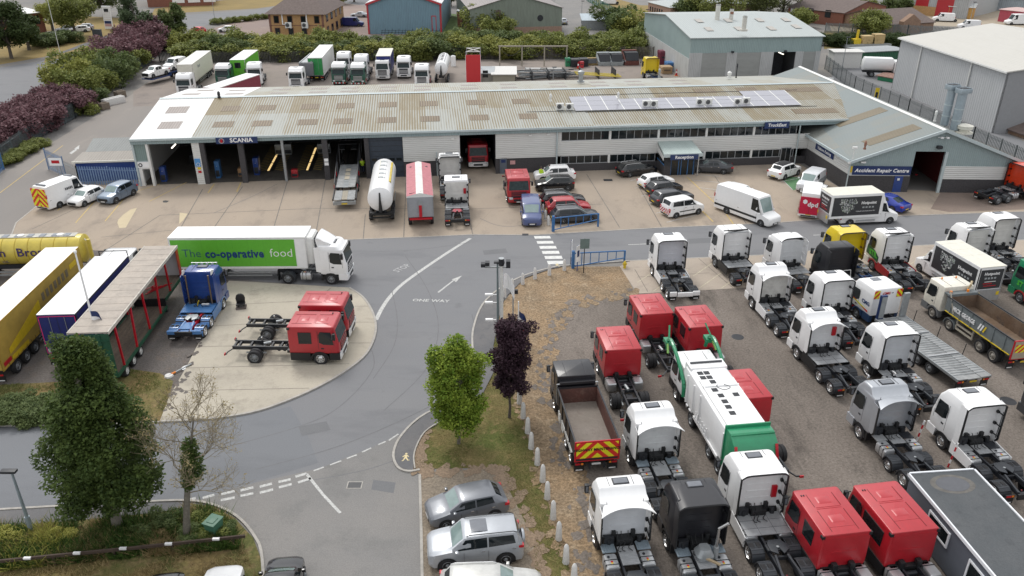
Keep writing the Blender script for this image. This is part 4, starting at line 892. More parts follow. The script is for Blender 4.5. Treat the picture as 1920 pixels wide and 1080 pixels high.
def tractor(paint=white,top=3.7,sp='flush',axles=3,deck='std',fair=None,gm=guardm,rim=rimchrome,frame=chass,tail='std',hatch=True,col=True,screen=wsglass,tanks=True,low=black,fw=guardm,mid=False,backpaint=None,bumper=None,mirror=black,wind=None,bars=True,edge=black,gl=None,rails=False,lights=False):
    r = empty('tractor_unit'); NB.append(1); backpaint = backpaint or (BACKS[len(NB) % 4] if paint is white else paint)
    cab_shell(r,paint,top,backpaint=backpaint,step=sp == 'wing')
    glazing(r,dark=screen,visor=black if wind else None); cab_lower(r,low,paint=paint); front_face(r,paint,bumper=bumper,bars=bars)
    mirrors(r,-.28,1.22,2.85,mirror)
    if hatch: simple(r,'roof_hatch',('rh',round(top,2)),lambda b: (b.box(-.95,-1.42,-.40,.40,top-.02,top+.045,chass),b.box(-.99,-1.38,-.36,.36,top+.045,top+.055,sunglass)),.015)
    if rails: simple(r,'roof_light_bar',None,lambda b: (b.cyl((-.75,-1.0,top+.12),(-.75,1.0,top+.12),.035,chrome,8),[b.cyl((-.75,y,top-.1),(-.75,y,top+.12),.03,chrome,6) for y in (-.95,.95)],[b.cyl((-.78,y,top+.02),(-.68,y,top+.02),.09,lightm,10) for y in (-.6,-.2,.2,.6)]))
    if sp: spoiler(r,paint,sp,top)
    if col: collars(r,paint,top-(.5 if sp == 'wing' else 0),edge=edge)
    cabrear(r,-2.2)
    end = -6.75 if axles == 3 else -5.95
    chassis(r,-2.0,end,m=frame,cross=(-3.4,-4.3,-5.3,end+.1))
    if deck == 'plate': simple(r,'deck_plate',('dp',),lambda b: (b.box(-2.45,-3.98,-1.12,1.12,1.04,1.08,deckm),[b.box(x,x-.012,-1.12,1.12,1.08,1.085,chass) for x in (-2.95,-3.5)],[b.box(-2.45,-3.98,y,y+.012,1.08,1.085,chass) for y in (-.4,.4)]))
    elif deck == 'rib':
        simple(r,'catwalk',('cw',),lambda b: (b.box(-2.75,-3.95,-.42,.42,1.03,1.07,deckm),[b.box(-2.78-i*.1,-2.81-i*.1,-.40,.40,1.07,1.085,alu) for i in range(12)]))
        for s in (1,-1): simple(r,'step_plate',('sp2',s),lambda b: (b.box(-2.5,-3.05,s*.52,s*1.18,1.0,1.08,bluegrey),[b.box(-2.53,-3.02,s*(.58+.12*i),s*(.60+.12*i),1.08,1.088,steel) for i in range(5)]),.01)
    else:
        simple(r,'catwalk',('cws',),lambda b: (b.box(-2.7,-3.5,-.40,.40,1.03,1.07,deckm),b.box(-2.5,-3.1,.5,1.15,1.0,1.05,deckm),b.box(-2.5,-3.1,-1.15,-.5,1.0,1.05,chass),b.box(-3.1,-3.6,.55,1.0,.8,.98,chass)))
    if tanks:
        for s in (1,-1): simple(r,'fuel_tank',('ft',s,fair.name if fair else '',axles,deck == 'plate'),lambda b: (b.rbox([(.42,-3.08,-3.95,.30,.06,.06),(.50,-3.05,-3.98,.34,.1,.1),(.90,-3.05,-3.98,.34,.1,.1),(.99,-3.10,-3.93,.28,.1,.1)],alu),b.cyl((-3.3,.1,.98),(-3.3,.1,1.03),.07,chass,8),b.box(-3.45,-3.5,-.34,.34,.45,1.0,chass),b.box(-3.75,-3.8,-.34,.34,.45,1.0,chass),b.box(-3.55,-3.65,-.05,.05,.99,1.0,redt),b.box(-3.65,-3.72,-.05,.05,.99,1.0,platey)),0).location = (0,s*.86,0)
    if fair:
        for s in (1,-1): simple(r,'side_skirt',('ss',s,fair.name,axles),lambda b: b.prism([(-2.2,.38),(-2.2,1.15),(-3.98,1.0),(-3.95,.38)],'y',s*1.20,s*1.24,fair))
    axle(r,-1.4,.5,rim,False)
    xs = (-4.45,-5.85) if axles == 3 else (-5.05,)
    for i,x in enumerate(xs):
        small = mid and i == 0
        axle(r,x,.40 if small else .5,rim,True if not small else False)
        for s in (1,-1): guard(r,x,s,.60 if not small else .5,m=gm)
    fifth_wheel(r,-4.85,m=fw) if axles == 3 else fifth_wheel(r,-4.75,m=fw)
    if axles == 3: simple(r,'ramp_bars',('rb',end,gm.name),lambda b: [b.bar((-5.35,s*.3,1.06),(end+.1,s*.48,.95),.1,.1,gm) for s in (1,-1)])
    simple(r,'rear_crossmember',('rc',end,tail),lambda b: (b.box(end,end-.1,-.62,.62,.62,.98,white if tail == 'white' else black),b.cyl((end+.15,.3,1.0),(end+.15,.3,1.08),.05,redt,6)),.02)
    rearlights(r,end+.1,plate=True,py=0 if tail != 'side' else .9)
    if tail == 'white':
        for s in (1,-1): simple(r,'rear_panel',('rpw',s,end),lambda b: b.box(end+.12,end+.02,s*.66,s*1.22,.62,1.0,white),.02)
    return r
def crew_cab(L=3.45,tanks=True,rim=rimchrome,bumper=white,wb=-5.55,end=-7.6,rear_win=True,longwin=False,low=black):
    r = empty('crew_cab_chassis'); top = 2.98
    cab_shell(r,red,top,length=L,low=.95,ws0=1.75,ws1=2.72,seams=False,ribs=True,w=1.22)
    simple(r,'roof_pressing',('rfp',L),lambda b: ([b.box(x0,x1,s*.66-.012,s*.66+.012,top-.01,top+.012,M('red_seam',(.12,.005,.008),.5)) for s in (1,-1) for x0,x1 in ((-.7,-1.6),(-1.85,-L+.2))],[b.rbox([(top-.01,xc+.28,xc-.28,.36,.06,.06),(top+.03,xc+.22,xc-.22,.30,.06,.06)],red) for xc in (-1.15,-2.45)],[b.box(x,x-.03,-.62,.62,top-.01,top+.015,red) for x in (-1.62,-1.72,-2.95)],[b.box(-.72,-.80,y,y+.05,top,top+.04,chass) for y in (.78,.9)]))
    second = (-1.85,-2.75) if not longwin else (-1.6,-3.2)
    glazing(r,1.75,2.72,1.22,-1.35,second if rear_win else None)
    cab_lower(r,low,L,axx=-1.4); front_face(r,red,zg=1.7,w=1.2,bumper=bumper)
    mirrors(r,-.26,1.2,2.55)
    for s in (1,-1):
        simple(r,'grab_handle',('ghd',L,s),lambda b: (b.box(-L-.02,-L+.16,s*1.08,s*1.235,top-.22,top-.06,black),b.box(-L-.03,-L,s*.45,s*.62,.98,1.2,black)))
        if tanks: simple(r,'fuel_tank',('ftc',s,L),lambda b: (b.rbox([(.45,-L-.1,-L-.95,.26,.06,.06),(.52,-L-.06,-L-1.0,.3,.1,.1),(.98,-L-.06,-L-1.0,.3,.1,.1),(1.05,-L-.12,-L-.95,.26,.1,.1)],alu),b.box(-L-.3,-L-.35,-.3,.3,.48,1.06,chass))).location = (0,s*.88,0)
    simple(r,'engine_cover',('ec',L),lambda b: (b.box(-L+.1,-L-.25,-1.0,1.0,.85,1.05,black),b.box(-L-.05,-L-.3,.3,.55,.9,1.35,black),b.box(-L-.05,-L-.3,-.55,-.3,.9,1.35,black)),.02)
    chassis(r,-L+.3,end,z0=.74,z1=1.0,cross=(-L-.9,wb+1.0,wb+.5,wb-.5,end+.4,end+.08))
    simple(r,'axle_casing',('ax',wb),lambda b: (b.cyl((wb,-.8,.52),(wb,.8,.52),.12,chass,8),b.box(wb-.3,wb+.3,-.2,.2,.35,.75,chass),[b.box(wb-.7,wb+.7,s*.55,s*.63,.55,.65,steel) for s in (1,-1)],b.cyl((wb+.4,.0,1.0),(wb+.9,.1,1.05),.1,steel,8),b.box(wb+.1,wb+.16,.35,.5,1.0,1.25,chrome)))
    simple(r,'air_tank',('at',wb),lambda b: (b.cyl((wb+1.5,-.3,.7),(wb+1.5,.3,.7),.14,chass,10),b.cyl((wb+1.9,-.3,.7),(wb+1.9,.3,.7),.14,chass,10)))
    for s in (1,-1): simple(r,'tail_light',('tlo',end,s),lambda b: (b.bar((end+.1,s*.45,.85),(end-.25,s*.8,.72),.06,.06,chass),b.bar((end-.25,s*.8,.72),(end-.25,s*1.12,.72),.06,.08,chass),b.box(end-.30,end-.36,s*.95,s*1.18,.66,.80,redt)))
    axle(r,-1.4,.5,rim,False,1.2); axle(r,wb,.5,rimgrey,True,1.2)
    return r
def patch(b,pts_,m,off=0): b.add(pts_,[tuple(range(len(pts_)))],m)
def carlike(kind,paint,L=4.3,Wd=1.8,Hh=1.47,hood=.92,nose=.78,cowl=-1.15,ws=-1.85,re=-3.55,rt=-4.0,boot=.95,belt=.95,name='parked_car',rails=False,sunroof=False,blackroof=False,rim=rimgrey,wb=(-.85,-3.45),r=.32,sidewin=None,rearwin=True,spare=False,skirt=None,tail=None,plate=platey,screen=carglass,roofcrown=.05,wr=.74,rack=0,vh=None,sidetint=glass,beltline=None,rearlow=None,boxy=False):
    "passenger cars and vans: one lofted body, glass, lamps and wheels set into it"
    R = empty(name); w = Wd/2; wr_ = wr
    ck = (kind,paint.name,L,Wd,Hh,hood,cowl,ws,re,rt,boot,wr,blackroof)
    #        x, w1, zlow, zmid, wb, zb, wtop, ztop, crown
    roofz_ = Hh
    nz = nose
    st = [(-.0,.74,.34,.50,.70,nz-.16,.55,nz-.12,.0),(-.07,.84,.26,.52,.80,nz-.10,.62,nz-.03,.02),(-.25,.95,.20,.55,.92,nz-.03,.70,nz+.04,.03),(-.7,.99,.20,.58,.95,(nz+hood)/2,.72,(nz+hood)/2+.07,.03),(cowl,1,.20,.60,.955,min(belt,hood+.02),.74,hood+.05,.03)]
    nf = len(st)
    st += [(ws,1,.20,.62,.95,belt,wr,roofz_-.05,roofcrown),(ws-.25,1,.20,.62,.95,belt,wr,roofz_-.01,roofcrown),((ws+re)/2,1,.20,.62,.95,belt+.01,wr,roofz_,roofcrown),(re+.2,.995,.20,.62,.94,belt+.02,wr-.01,roofz_-.02,roofcrown),(re,.99,.20,.62,.94,belt+.02,wr-.03,roofz_-.06,roofcrown*.8)]
    nr = len(st)-1
    st += [(rt,.96,.22,.60,.90,boot-.02,.66,boot+.02,.03)]
    if L+rt > .35: st += [(-(L-.12),.93,.26,.60,.88,boot-.08,.68,boot-.03,.03)]
    st += [(-(L-.05),.90,.28,.58,.87,boot-.12,.66,boot-.10,.01),(-L,.84,.34,.56,.80,boot-.30,.60,boot-.28,0)]
    def ring(q):
        x,a,zl,zm,wb_,zb,wt,zt,cr = q
        hp = [(w*a*.86,zl),(w*a*.99,zl+.10),(w*a,zm),(w*wb_,zb),(w*(wt+.02),zt-.015),(w*(wt-.08),zt+.01),(w*wt*.5,zt+cr*.8),(0,zt+cr)]
        return [(x,y,z) for y,z in hp]+[(x,-y,z) for y,z in hp[-2::-1]]
    def body(b):
        rs = [ring(q) for q in st]; b.rings(rs,paint)
        for s in (1,-1):
            for wx in wb:   # wheel arch
                pts_ = [(wx+math.cos(PI*i/10)*r*1.22,s*(w+.004),r+math.sin(PI*i/10)*r*1.17) for i in range(11)]
                b.add([(wx+r*1.22,s*(w+.003),.2)]+pts_+[(wx-r*1.22,s*(w+.003),.2)],[tuple(range(13))],black)
            b.box(wb[0]-r*1.25,wb[1]+r*1.25,s*(w-.02),s*(w+.006),.18,.27,skirt or black)
            n_ = 2 if sidewin is None or len(sidewin) > 1 else 1
            for dx in ([ws+.05,(ws+re)/2+.15] if n_ == 2 else [ws+.05]): b.box(dx-.006,dx+.006,s*(w-.01),s*(w+.0035),.34,belt-.1,chass)
        b.box(.0,.012,-w*.42,w*.42,.34,.52,black); b.box(-.04,-.03,-w*.5,w*.5,.56,nz-.14,black) if kind != 'x' else None
        b.box(-L-.008,-L+.02,-w*.7,w*.7,.30,.42,black)
    simple(R,'body',None,body,smooth=38)
    def rp(i,t,k,f=0,side=1,off=.018):
        "point on the greenhouse side between belt and roof at station i (+fraction f), t up"
        A,B = ring(st[i]),ring(st[min(i+1,len(st)-1)])
        a = Vector(A[3]).lerp(Vector(A[4]),t); c = Vector(B[3]).lerp(Vector(B[4]),t); p = a.lerp(c,f); p.y = (p.y+off)*side; return tuple(p)
    def atx(x,t,side):
        for i in range(len(st)-1):
            if st[i+1][0] <= x <= st[i][0]:
                f = (x-st[i][0])/(st[i+1][0]-st[i][0]); return rp(i,t,0,f,side)
        return rp(len(st)-2,t,0,1,side)
    def wsx(t): return cowl+(ws-cowl)*t
    sw = sidewin or ((None,(ws+re)/2+.20),((ws+re)/2+.12,re+.10))
    for s in (1,-1):
        for (xa,xb_) in sw:
            def f(b):
                lo,hi = .10,.88
                if xa is None: q = [(wsx(.12)-.12,lo),(wsx(.5)-.10,.48),(wsx(.9)-.10,hi),(xb_,hi),(xb_,lo)]
                elif xb_ <= re+.11 and kind in ('saloon',): q = [(xa,lo),(xa,hi),(xb_+.25,hi),(xb_+.05,.5),(xb_-.02,lo+.1)]
                else: q = [(xa,lo),(xa,hi),(xb_+.10,hi),(xb_,lo+.1)]
                b.add([atx(x,t,s) for x,t in q],[tuple(range(len(q)))],sidetint)
            simple(R,'side_window',None,f,smooth=0)
    def across(i,j,t,m,name,ins=.0,up=.010,lo=.06,hi=.94,ex=.92):
        A,B = ring(st[i])[4:11],ring(st[j])[4:11]
        def f(b):
            rows = []
            for tt in (lo,.5,hi):
                rows.append([(lambda p: (p.x+(up*.5 if i < j and i < nf else -up*.5),p.y*ex,p.z+up))(Vector(a).lerp(Vector(c),tt)) for a,c in zip(A,B)])
            vs = [p for r_ in rows for p in r_]; n = 7
            b.add(vs,[(k*n+q,k*n+q+1,(k+1)*n+q+1,(k+1)*n+q) for k in range(2) for q in range(n-1)],m)
        simple(R,name,None,f,smooth=60)
    across(nf-1,nf,0,screen,'windscreen',hi=.90)
    if rearwin: across(nr,nr+1,0,sidetint if kind != 'saloon' else screen,'rear_window',lo=.10,hi=.80 if kind != 'saloon' else .95,ex=.86)
    for s in (1,-1):
        simple(R,'headlight',('chl',w,nz,s),lambda b: b.add([(-.02,s*w*.48,nz-.16),(-.03,s*w*.76,nz-.20),(-.30,s*w*.945,nz-.15),(-.34,s*w*.93,nz-.04),(-.12,s*w*.76,nz-.045),(-.05,s*w*.52,nz-.085)],[tuple(range(6))],lightm))
        simple(R,'tail_light',('ctl',w,L,boot,s,kind),lambda b: b.box(-L+.26 if kind not in ('van','mpv') else -L+.10,-L+.01,s*w*.72,s*w*.945,boot-.24 if kind not in ('van','mpv') else boot-.5,boot-.10,redt))
        simple(R,'mirror',('cmi',w,ws,cowl,belt,s,paint.name),lambda b: b.box((cowl+ws)/2+.02,(cowl+ws)/2+.16,s*(w+.0),s*(w+.19),belt-.02,belt+.12,paint),.03)
        simple(R,'door_handle',('cdh',w,ws,re,belt,s),lambda b: [b.box(x,x+.16,s*(w*.975),s*(w+.012),belt-.14,belt-.10,chrome) for x in ((ws+re)/2+.3,re+.1)])
    simple(R,'number_plate',('cnp',L,plate.name),lambda b: (b.box(-L-.012,-L,-.26,.26,.46,.57,plate),b.box(.012,.02,-.26,.26,.38,.48,platew)))
    if rails:
        for s in (1,-1): simple(R,'roof_rail',None,lambda b: b.tube([(ws-.1,s*w*wr*.94,Hh),(ws-.25,s*w*wr*.94,Hh+.07),(re+.2,s*w*wr*.94,Hh+.05),(re,s*w*wr*.94,Hh-.03)],.022,chrome if rails == 1 else black,6))
    if sunroof: simple(R,'sunroof',None,lambda b: crown_sheet(b,ws-.35,ws-1.15,Hh+roofcrown+.012,Hh+roofcrown+.014,w*.46,w*.46,.02,.02,sunglass,.01,6))
    if blackroof: simple(R,'roof_panel',None,lambda b: crown_sheet(b,ws-.12,re+.05,Hh+roofcrown+.008,Hh+roofcrown-.02,w*(wr-.1),w*(wr-.12),.03,.04,blackpaint,.012,8),smooth=60)
    if spare: simple(R,'spare_wheel_cover',None,lambda b: b.lathe([(.001,-.14),(.33,-.14),(.37,-.10),(.37,0)],(-L,0,.92),'x',paint,20))
    for k in range(rack): simple(R,'roof_bar',None,lambda b: (b.box(ws-.5-k*.9,ws-.55-k*.9,-w*wr,w*wr,Hh+.09,Hh+.12,chrome),[b.box(ws-.5-k*.9,ws-.55-k*.9,s*w*wr*.9,s*w*wr*.95,Hh,Hh+.1,chass) for s in (1,-1)]))
    for wx in wb:
        for s in (1,-1): wheel(R,wx,s*(w-.085),r,.2,rim)
    return R
def big_van(paint,L=6.9,Hh=2.7,Wd=2.0,name='panel_van',hood=1.18,cowl=-1.0,ws=-1.65,wb=(-1.0,-5.3),belt=1.25,rear=None,skirt=None,**k):
    kw = dict(L=L,Wd=Wd,Hh=Hh,hood=hood,nose=1.02,cowl=cowl,ws=ws-.05,re=-L+.20,rt=-L+.10,boot=1.9 if Hh > 2.2 else 1.5,belt=belt,name=name,wb=wb,r=.35,wr=.86,rearwin=False,sidewin=((None,ws-.75),),roofcrown=.04,kind='van',paint=paint,screen=wsglass)
    kw.update(k); return carlike(**kw)
# ================================================================ LORRIES AND TRAILERS OF OTHER KINDS
def box_body(par,x0,x1,w,z0,z1,side,roofm,rear=None,frontm=None,rim=offwhite,name='box_body',e=.06):
    simple(par,name,None,lambda b: (b.box(x0,x1,-w,w,z0,z1-.04,side),
        [b.box(x0+.01*sx*-1,x0,0,0,0,0,rim) for sx in ()],
        [b.box(xx-.0,xx+(e if xx == x1 else -e),s*(w-e),s*(w+.012),z0-.01,z1,rim) for xx in (x0,x1) for s in (1,-1)],
        [b.box(x0+.004,x1-.004,s*(w-e),s*(w+.014),z1-.10,z1+.004,rim) for s in (1,-1)],
        [b.box(x0,x1,s*(w-e),s*(w+.014),z0-.06,z0+.05,rim) for s in (1,-1)]))
    simple(par,'roof',None,lambda b: (b.box(x0+.02,x1-.02,-w+.02,w-.02,z1-.04,z1+.01,roofm),[b.box(x0-.6-k*1.25,x0-.63-k*1.25,-w+.05,w-.05,z1+.01,z1+.018,roofm) for k in range(int((x0-x1-.8)/1.25))]))
    if rear: simple(par,'rear_door',None,lambda b: (b.box(x1-.03,x1,-w+.07,w-.07,z0+.05,z1-.15,rear),b.box(x1-.04,x1-.03,-.01,.01,z0+.05,z1-.15,chass),[b.cyl((x1-.05,y,z0+.1),(x1-.05,y,z1-.2),.02,steel,6) for y in (-.5,.5)]))
def running_gear(par,xs,r=.5,x0=-1,x1=-13,w=1.2,rim=rimgrey,legs=-3.2,frame=chass,guard_=True,ub=None,z=.95,twin=False):
    chassis(par,x0,x1,gap=.45,z0=.8,z1=z+.1,m=frame,cross=(x1+.2,))
    for x in xs: axle(par,x,r,rim,twin,w+.03)
    if legs:
        for s in (1,-1): simple(par,'landing_leg',('leg',legs,s,z),lambda b: (b.box(legs-.06,legs+.06,s*.7,s*.82,.08,z,chass),b.box(legs-.15,legs+.15,s*.64,s*.88,.02,.08,chass)))
    if guard_:
        for s in (1,-1): simple(par,'side_guard',('sg',xs[0],legs,s,w),lambda b: [b.box(legs-.5,xs[0]+.8,s*(w-.04),s*w,z_,z_+.1,steel) for z_ in (.5,.78)]) if legs else None
def trailer(label,side,roofm,rear,L=13.6,z0=1.15,z1=4.1,w=1.27,rim=offwhite,wheels=(-9.3,-10.6,-11.9),rimw=rimgrey,legs=-3.2,name='curtain_trailer',curtain=True,cat='trailer',ub=None):
    t = empty(name)
    box_body(t,0,-L,w,z0,z1,side,roofm,rear,rim=rim); running_gear(t,wheels,x0=-.5,x1=-L,legs=legs,rim=rimw)
    if curtain:
        for s in (1,-1): simple(t,'curtain_strap',None,lambda b: [b.box(-.4-k*.62,-.44-k*.62,s*(w+.012),s*(w+.02),z0-.14,z0+.18,black) for k in range(int(L/.62))])
    rearlights(t,-L+.0,.95,.75); t['label'] = label; return t
def place2(o,a,c,h,lx0,lx1,ly,label,cat,group=None):
    "two surveyed points of one long edge of o: (lx0, ly) and (lx1, ly) at height h"
    A_,B_ = at(*a,h),at(*c,h); d = A_-B_; ang = math.atan2(d.y,d.x)*1
    mid = (A_+B_)/2; lm = (lx0+lx1)/2
    o.rotation_euler = (0,0,ang); o.location = (mid.x-(lm*math.cos(ang)-ly*math.sin(ang)),mid.y-(lm*math.sin(ang)+ly*math.cos(ang)),0)
    return tag(o,label,cat,group)
# ---- supermarket artic
coopg = M('lime_green',(.115,.42,.035),.4,var=.05); navyt = M('lettering_navy',(.01,.045,.15),.5)
t = trailer('',white,white,offwhite,L=11.2,z0=1.25,z1=4.0,wheels=(-7.6,-9.0),legs=-2.6,name='box_trailer',curtain=False)
simple(t,'side_livery',None,lambda b: (b.box(-.9,-11.05,-1.295,-1.283,1.42,3.82,coopg),[b.box(-.9-k*1.27,-.915-k*1.27,-1.2965,-1.29,1.42,3.82,M('livery_joint',(.08,.30,.03),.5)) for k in range(1,8)]))
lv = text(t,'The',1.02,(-9.45,-1.30,2.6),(1,0,0),(0,0,1),navyt,bold=-.012)
text(t,'co-operative',1.02,(-5.94,-1.30,2.55),(1,0,0),(0,0,1),navyt,bold=.035,squash=.86)
text(t,'food',1.05,(-2.07,-1.30,2.6),(1,0,0),(0,0,1),white,bold=-.01)
simple(t,'fridge_unit',None,lambda b: (b.rbox([(1.5,.62,-.02,1.05,.25,.02),(3.7,.62,-.02,1.05,.25,.02),(3.85,.5,-.02,.95,.2,.02)],offwhite),b.box(.60,.66,-.75,.75,2.6,3.7,chass),[b.box(.66,.68,-.7,.7,2.7+k*.2,2.75+k*.2,alu) for k in range(5)]))
place2(t,(589,430),(335,430),4.0,0,-11.2,1.27,'white refrigerated trailer with lime green sides and food shop lettering, coupled to a white cab','trailer')
t.rotation_euler = (0,0,math.radians(1.0)); put(t,578,503,1.2,0,-1.27,1.0,t['label'],'trailer')
c = tractor(white,3.45,sp=None,axles=2,deck='std',col=False,hatch=True,rim=rimgrey,backpaint=white)
simple(c,'air_deflector',None,lambda b: crown_sheet(b,-1.0,-2.35,3.42,4.25,.78,1.1,.05,.12,white,p=3),smooth=50)
for s in (1,-1): simple(c,'side_fairing',None,lambda b: (b.prism([(-1.1,3.4),(-2.3,4.18),(-2.45,4.0),(-2.3,3.3)],'y',s*.98,s*1.0,white),b.prism([(-2.15,1.1),(-2.15,3.4),(-2.6,3.3),(-2.55,1.2)],'y',s*1.2,s*1.23,white)))
put(c,622,534,0,-1.4,-1.2,-2,'white tractor unit with raised roof deflector pulling the lime green trailer','lorry')
# ---- left hand trailers
curt = M('faded_yellow_curtain',(.42,.28,.05),.7,var=.18,scale=.9); brighty = M('bright_yellow_patch',(.66,.46,.01),.6)
t = trailer('',curt,white,curt,L=13.6,z1=4.2,rim=M('worn_yellow_frame',(.40,.25,.03),.7,var=.3))
simple(t,'curtain_graphic',None,lambda b: (b.prism([(-12.4,1.7),(-12.4,2.1),(-7.5,3.3),(-7.5,2.1)],'y',-1.29,-1.283,brighty),b.prism([(-1.0,3.2),(-2.2,3.2),(-2.2,3.6),(-1.0,3.6)],'y',-1.29,-1.283,brighty),b.prism([(-13.4,1.3),(-13.4,1.6),(-12.4,1.6),(-12.4,1.3)],'y',-1.29,-1.283,redt),b.prism([(-10,1.2),(-12.3,1.2),(-12.3,1.5),(-10,1.5)],'y',-1.29,-1.283,brighty),[b.box(-2.6-k*.66,-3.0-k*.66,-1.29,-1.283,2.9,3.5,M('faded_grey_lettering',(.2,.16,.09),.7)) for k in range(7)]))
place2(t,(147,463),(0,612),4.2,0,-13.2,-1.27,'long yellow curtain sided trailer with white roof at the left edge','trailer',None)
put(t,147,463,4.2,0,-1.27,94.2,t['label'],'trailer')
navyc = M('navy_curtain',(.012,.02,.13),.5,var=.15); 
t = trailer('',navyc,white,navyc,L=9.6,z1=4.2,rim=chass,wheels=(-6.6,-7.9),legs=-2.5)
simple(t,'reflective_border',None,lambda b: (b.box(-9.63,-9.65,-1.2,1.2,4.02,4.06,M('pink_tape',(.7,.04,.16),.5)),b.box(-9.63,-9.65,-1.2,1.2,1.25,1.29,MATS['pink_tape']),b.box(-9.63,-9.65,-1.2,-1.16,1.25,4.06,MATS['pink_tape']),b.box(-9.63,-9.65,1.16,1.2,1.25,4.06,MATS['pink_tape']),b.box(-9.64,-9.66,.9,1.1,1.35,1.6,white)))
place2(t,(240,480),(143,586),4.2,0,-9.5,-1.27,'navy blue box trailer with white roof and pink reflective border','trailer')
c = tractor(white,2.95,sp=None,axles=2,col=False,hatch=False,rim=rimgrey,deck='std')
put(c,222,474,2.95,-1.2,0,93,'white cab with a black roof bar in front of the navy trailer','lorry')
simple(c,'roof_bar',None,lambda b: (b.cyl((-2.1,-1.1,3.5),(-2.1,1.1,3.5),.04,black,6),b.cyl((-2.1,-1.1,2.9),(-2.1,-1.1,3.5),.04,black,6),b.cyl((-2.1,1.1,2.9),(-2.1,1.1,3.5),.04,black,6)))
# ---- step frame trailer with a flat roof on red posts
t = empty('step_frame_trailer'); grn = M('dark_green_frame',(.012,.07,.035),.55,var=.25)
timber = GM('deck_timber',(.135,.105,.08),(.10,.08,.065),(.17,.14,.10),.8,stretch=(.2,3,1),famt=.3,fs=6)
roofb = GM('weathered_panel',(.44,.39,.34),(.38,.34,.30),(.30,.27,.24),.5,famt=.10,fs=5)
simple(t,'upper_deck',None,lambda b: (b.box(0,-14.2,-1.27,1.27,4.05,4.15,roofb),[b.box(0,-14.2,s*1.22,s*1.30,3.95,4.17,M('dirty_cream_edge',(.48,.45,.40),.7,var=.25)) for s in (1,-1)],[b.box(-.7-k*1.05,-.74-k*1.05,-1.2,1.2,4.15,4.165,roofb) for k in range(13)]))
simple(t,'lower_deck',None,lambda b: (b.box(-4.3,-14.2,-1.2,1.2,.82,.92,timber),b.box(0,-4.25,-1.2,1.2,1.45,1.55,timber),b.box(-4.2,-4.3,-1.2,1.2,.92,1.55,black)))
simple(t,'side_rail',None,lambda b: [(b.box(-4.3,-14.2,s*1.2,s*1.28,.74,.98,grn),b.box(0,-4.25,s*1.2,s*1.28,1.35,1.6,grn)) for s in (1,-1)])
simple(t,'rear_board',None,lambda b: (b.box(-14.2,-14.28,-1.27,1.27,.8,4.0,grn),[b.box(-14.28,-14.33,y,y+.07,.8,4.0,grn) for y in (-1.25,-.75,-.25,.25,.75,1.18)],[b.box(-14.28,-14.33,-1.25,1.25,z,z+.07,grn) for z in (1.6,2.6,3.5)]))
simple(t,'front_board',None,lambda b: (b.box(0,.08,-1.2,1.2,1.5,4.0,offwhite),b.box(.0,-.5,-1.24,-1.2,1.6,4.0,red)))
for k,x in enumerate((-3.0,-5.6,-8.0,-10.6,-13.0)):
    for s in (1,-1): simple(t,'post',None,lambda b: b.bar((x,s*1.22,.95 if x < -4.3 else 1.55),(x+(.3 if k % 2 else -.1),s*1.22,4.0),.12,.12,redt))
simple(t,'loose_bars',None,lambda b: [b.bar((-1.6-.3*k,-.9+.3*k,1.6+.04*k),(-3.6+.25*k,.5-.1*k,1.62+.05*k),.05,.05,redt) for k in range(6)])
running_gear(t,(-10.2,-11.5,-12.8),r=.40,x0=-.5,x1=-14,legs=-3.4,z=.72,rim=rimwhite,guard_=False)
put(t,332,460,4.15,0,-1.27,93.7,'dark green step frame trailer with a pale flat upper deck on red posts','trailer')
# ---- blue tractor unit
c = tractor(blue,3.6,sp=None,axles=3,deck='none_',col=True,gm=ltblue,rim=chrome,low=ltblue,tanks=False,rails=True,edge=blue,fair=ltblue,frame=redt,fw=steel,tail='std')
simple(c,'deck_plate',None,lambda b: (b.box(-2.5,-4.0,-1.15,1.15,1.04,1.10,ltblue),b.box(-5.5,-6.5,-.45,.45,.98,1.05,ltblue),b.box(-6.55,-6.75,-1.2,1.2,.72,.98,ltblue)))
for s in (1,-1): simple(c,'exhaust_pipe',None,lambda b: b.tube([(-2.75,s*.85,1.2),(-2.75,s*.85,1.5),(-2.65,s*.85,3.5)],.07,M('pipe_brown',(.22,.17,.13),.3,.8),8))
simple(c,'wing_fin',None,lambda b: [b.prism([(-2.0,3.5),(-2.6,3.5),(-2.5,3.85),(-2.1,3.75)],'y',s*1.05,s*1.1,offwhite) for s in (1,-1)])
simple(c,'hose_reel',None,lambda b: (b.tube([(-3.0,.2,1.15),(-3.0,.1,1.45),(-3.1,0,1.6)],.04,platey,6),b.cyl((-3.1,-.2,1.3),(-3.1,-.75,1.3),.09,alu,8)))
put(c,345,627,.72,-6.72,-.0,91,'bright blue custom tractor unit with light bar and red chassis rails','lorry')
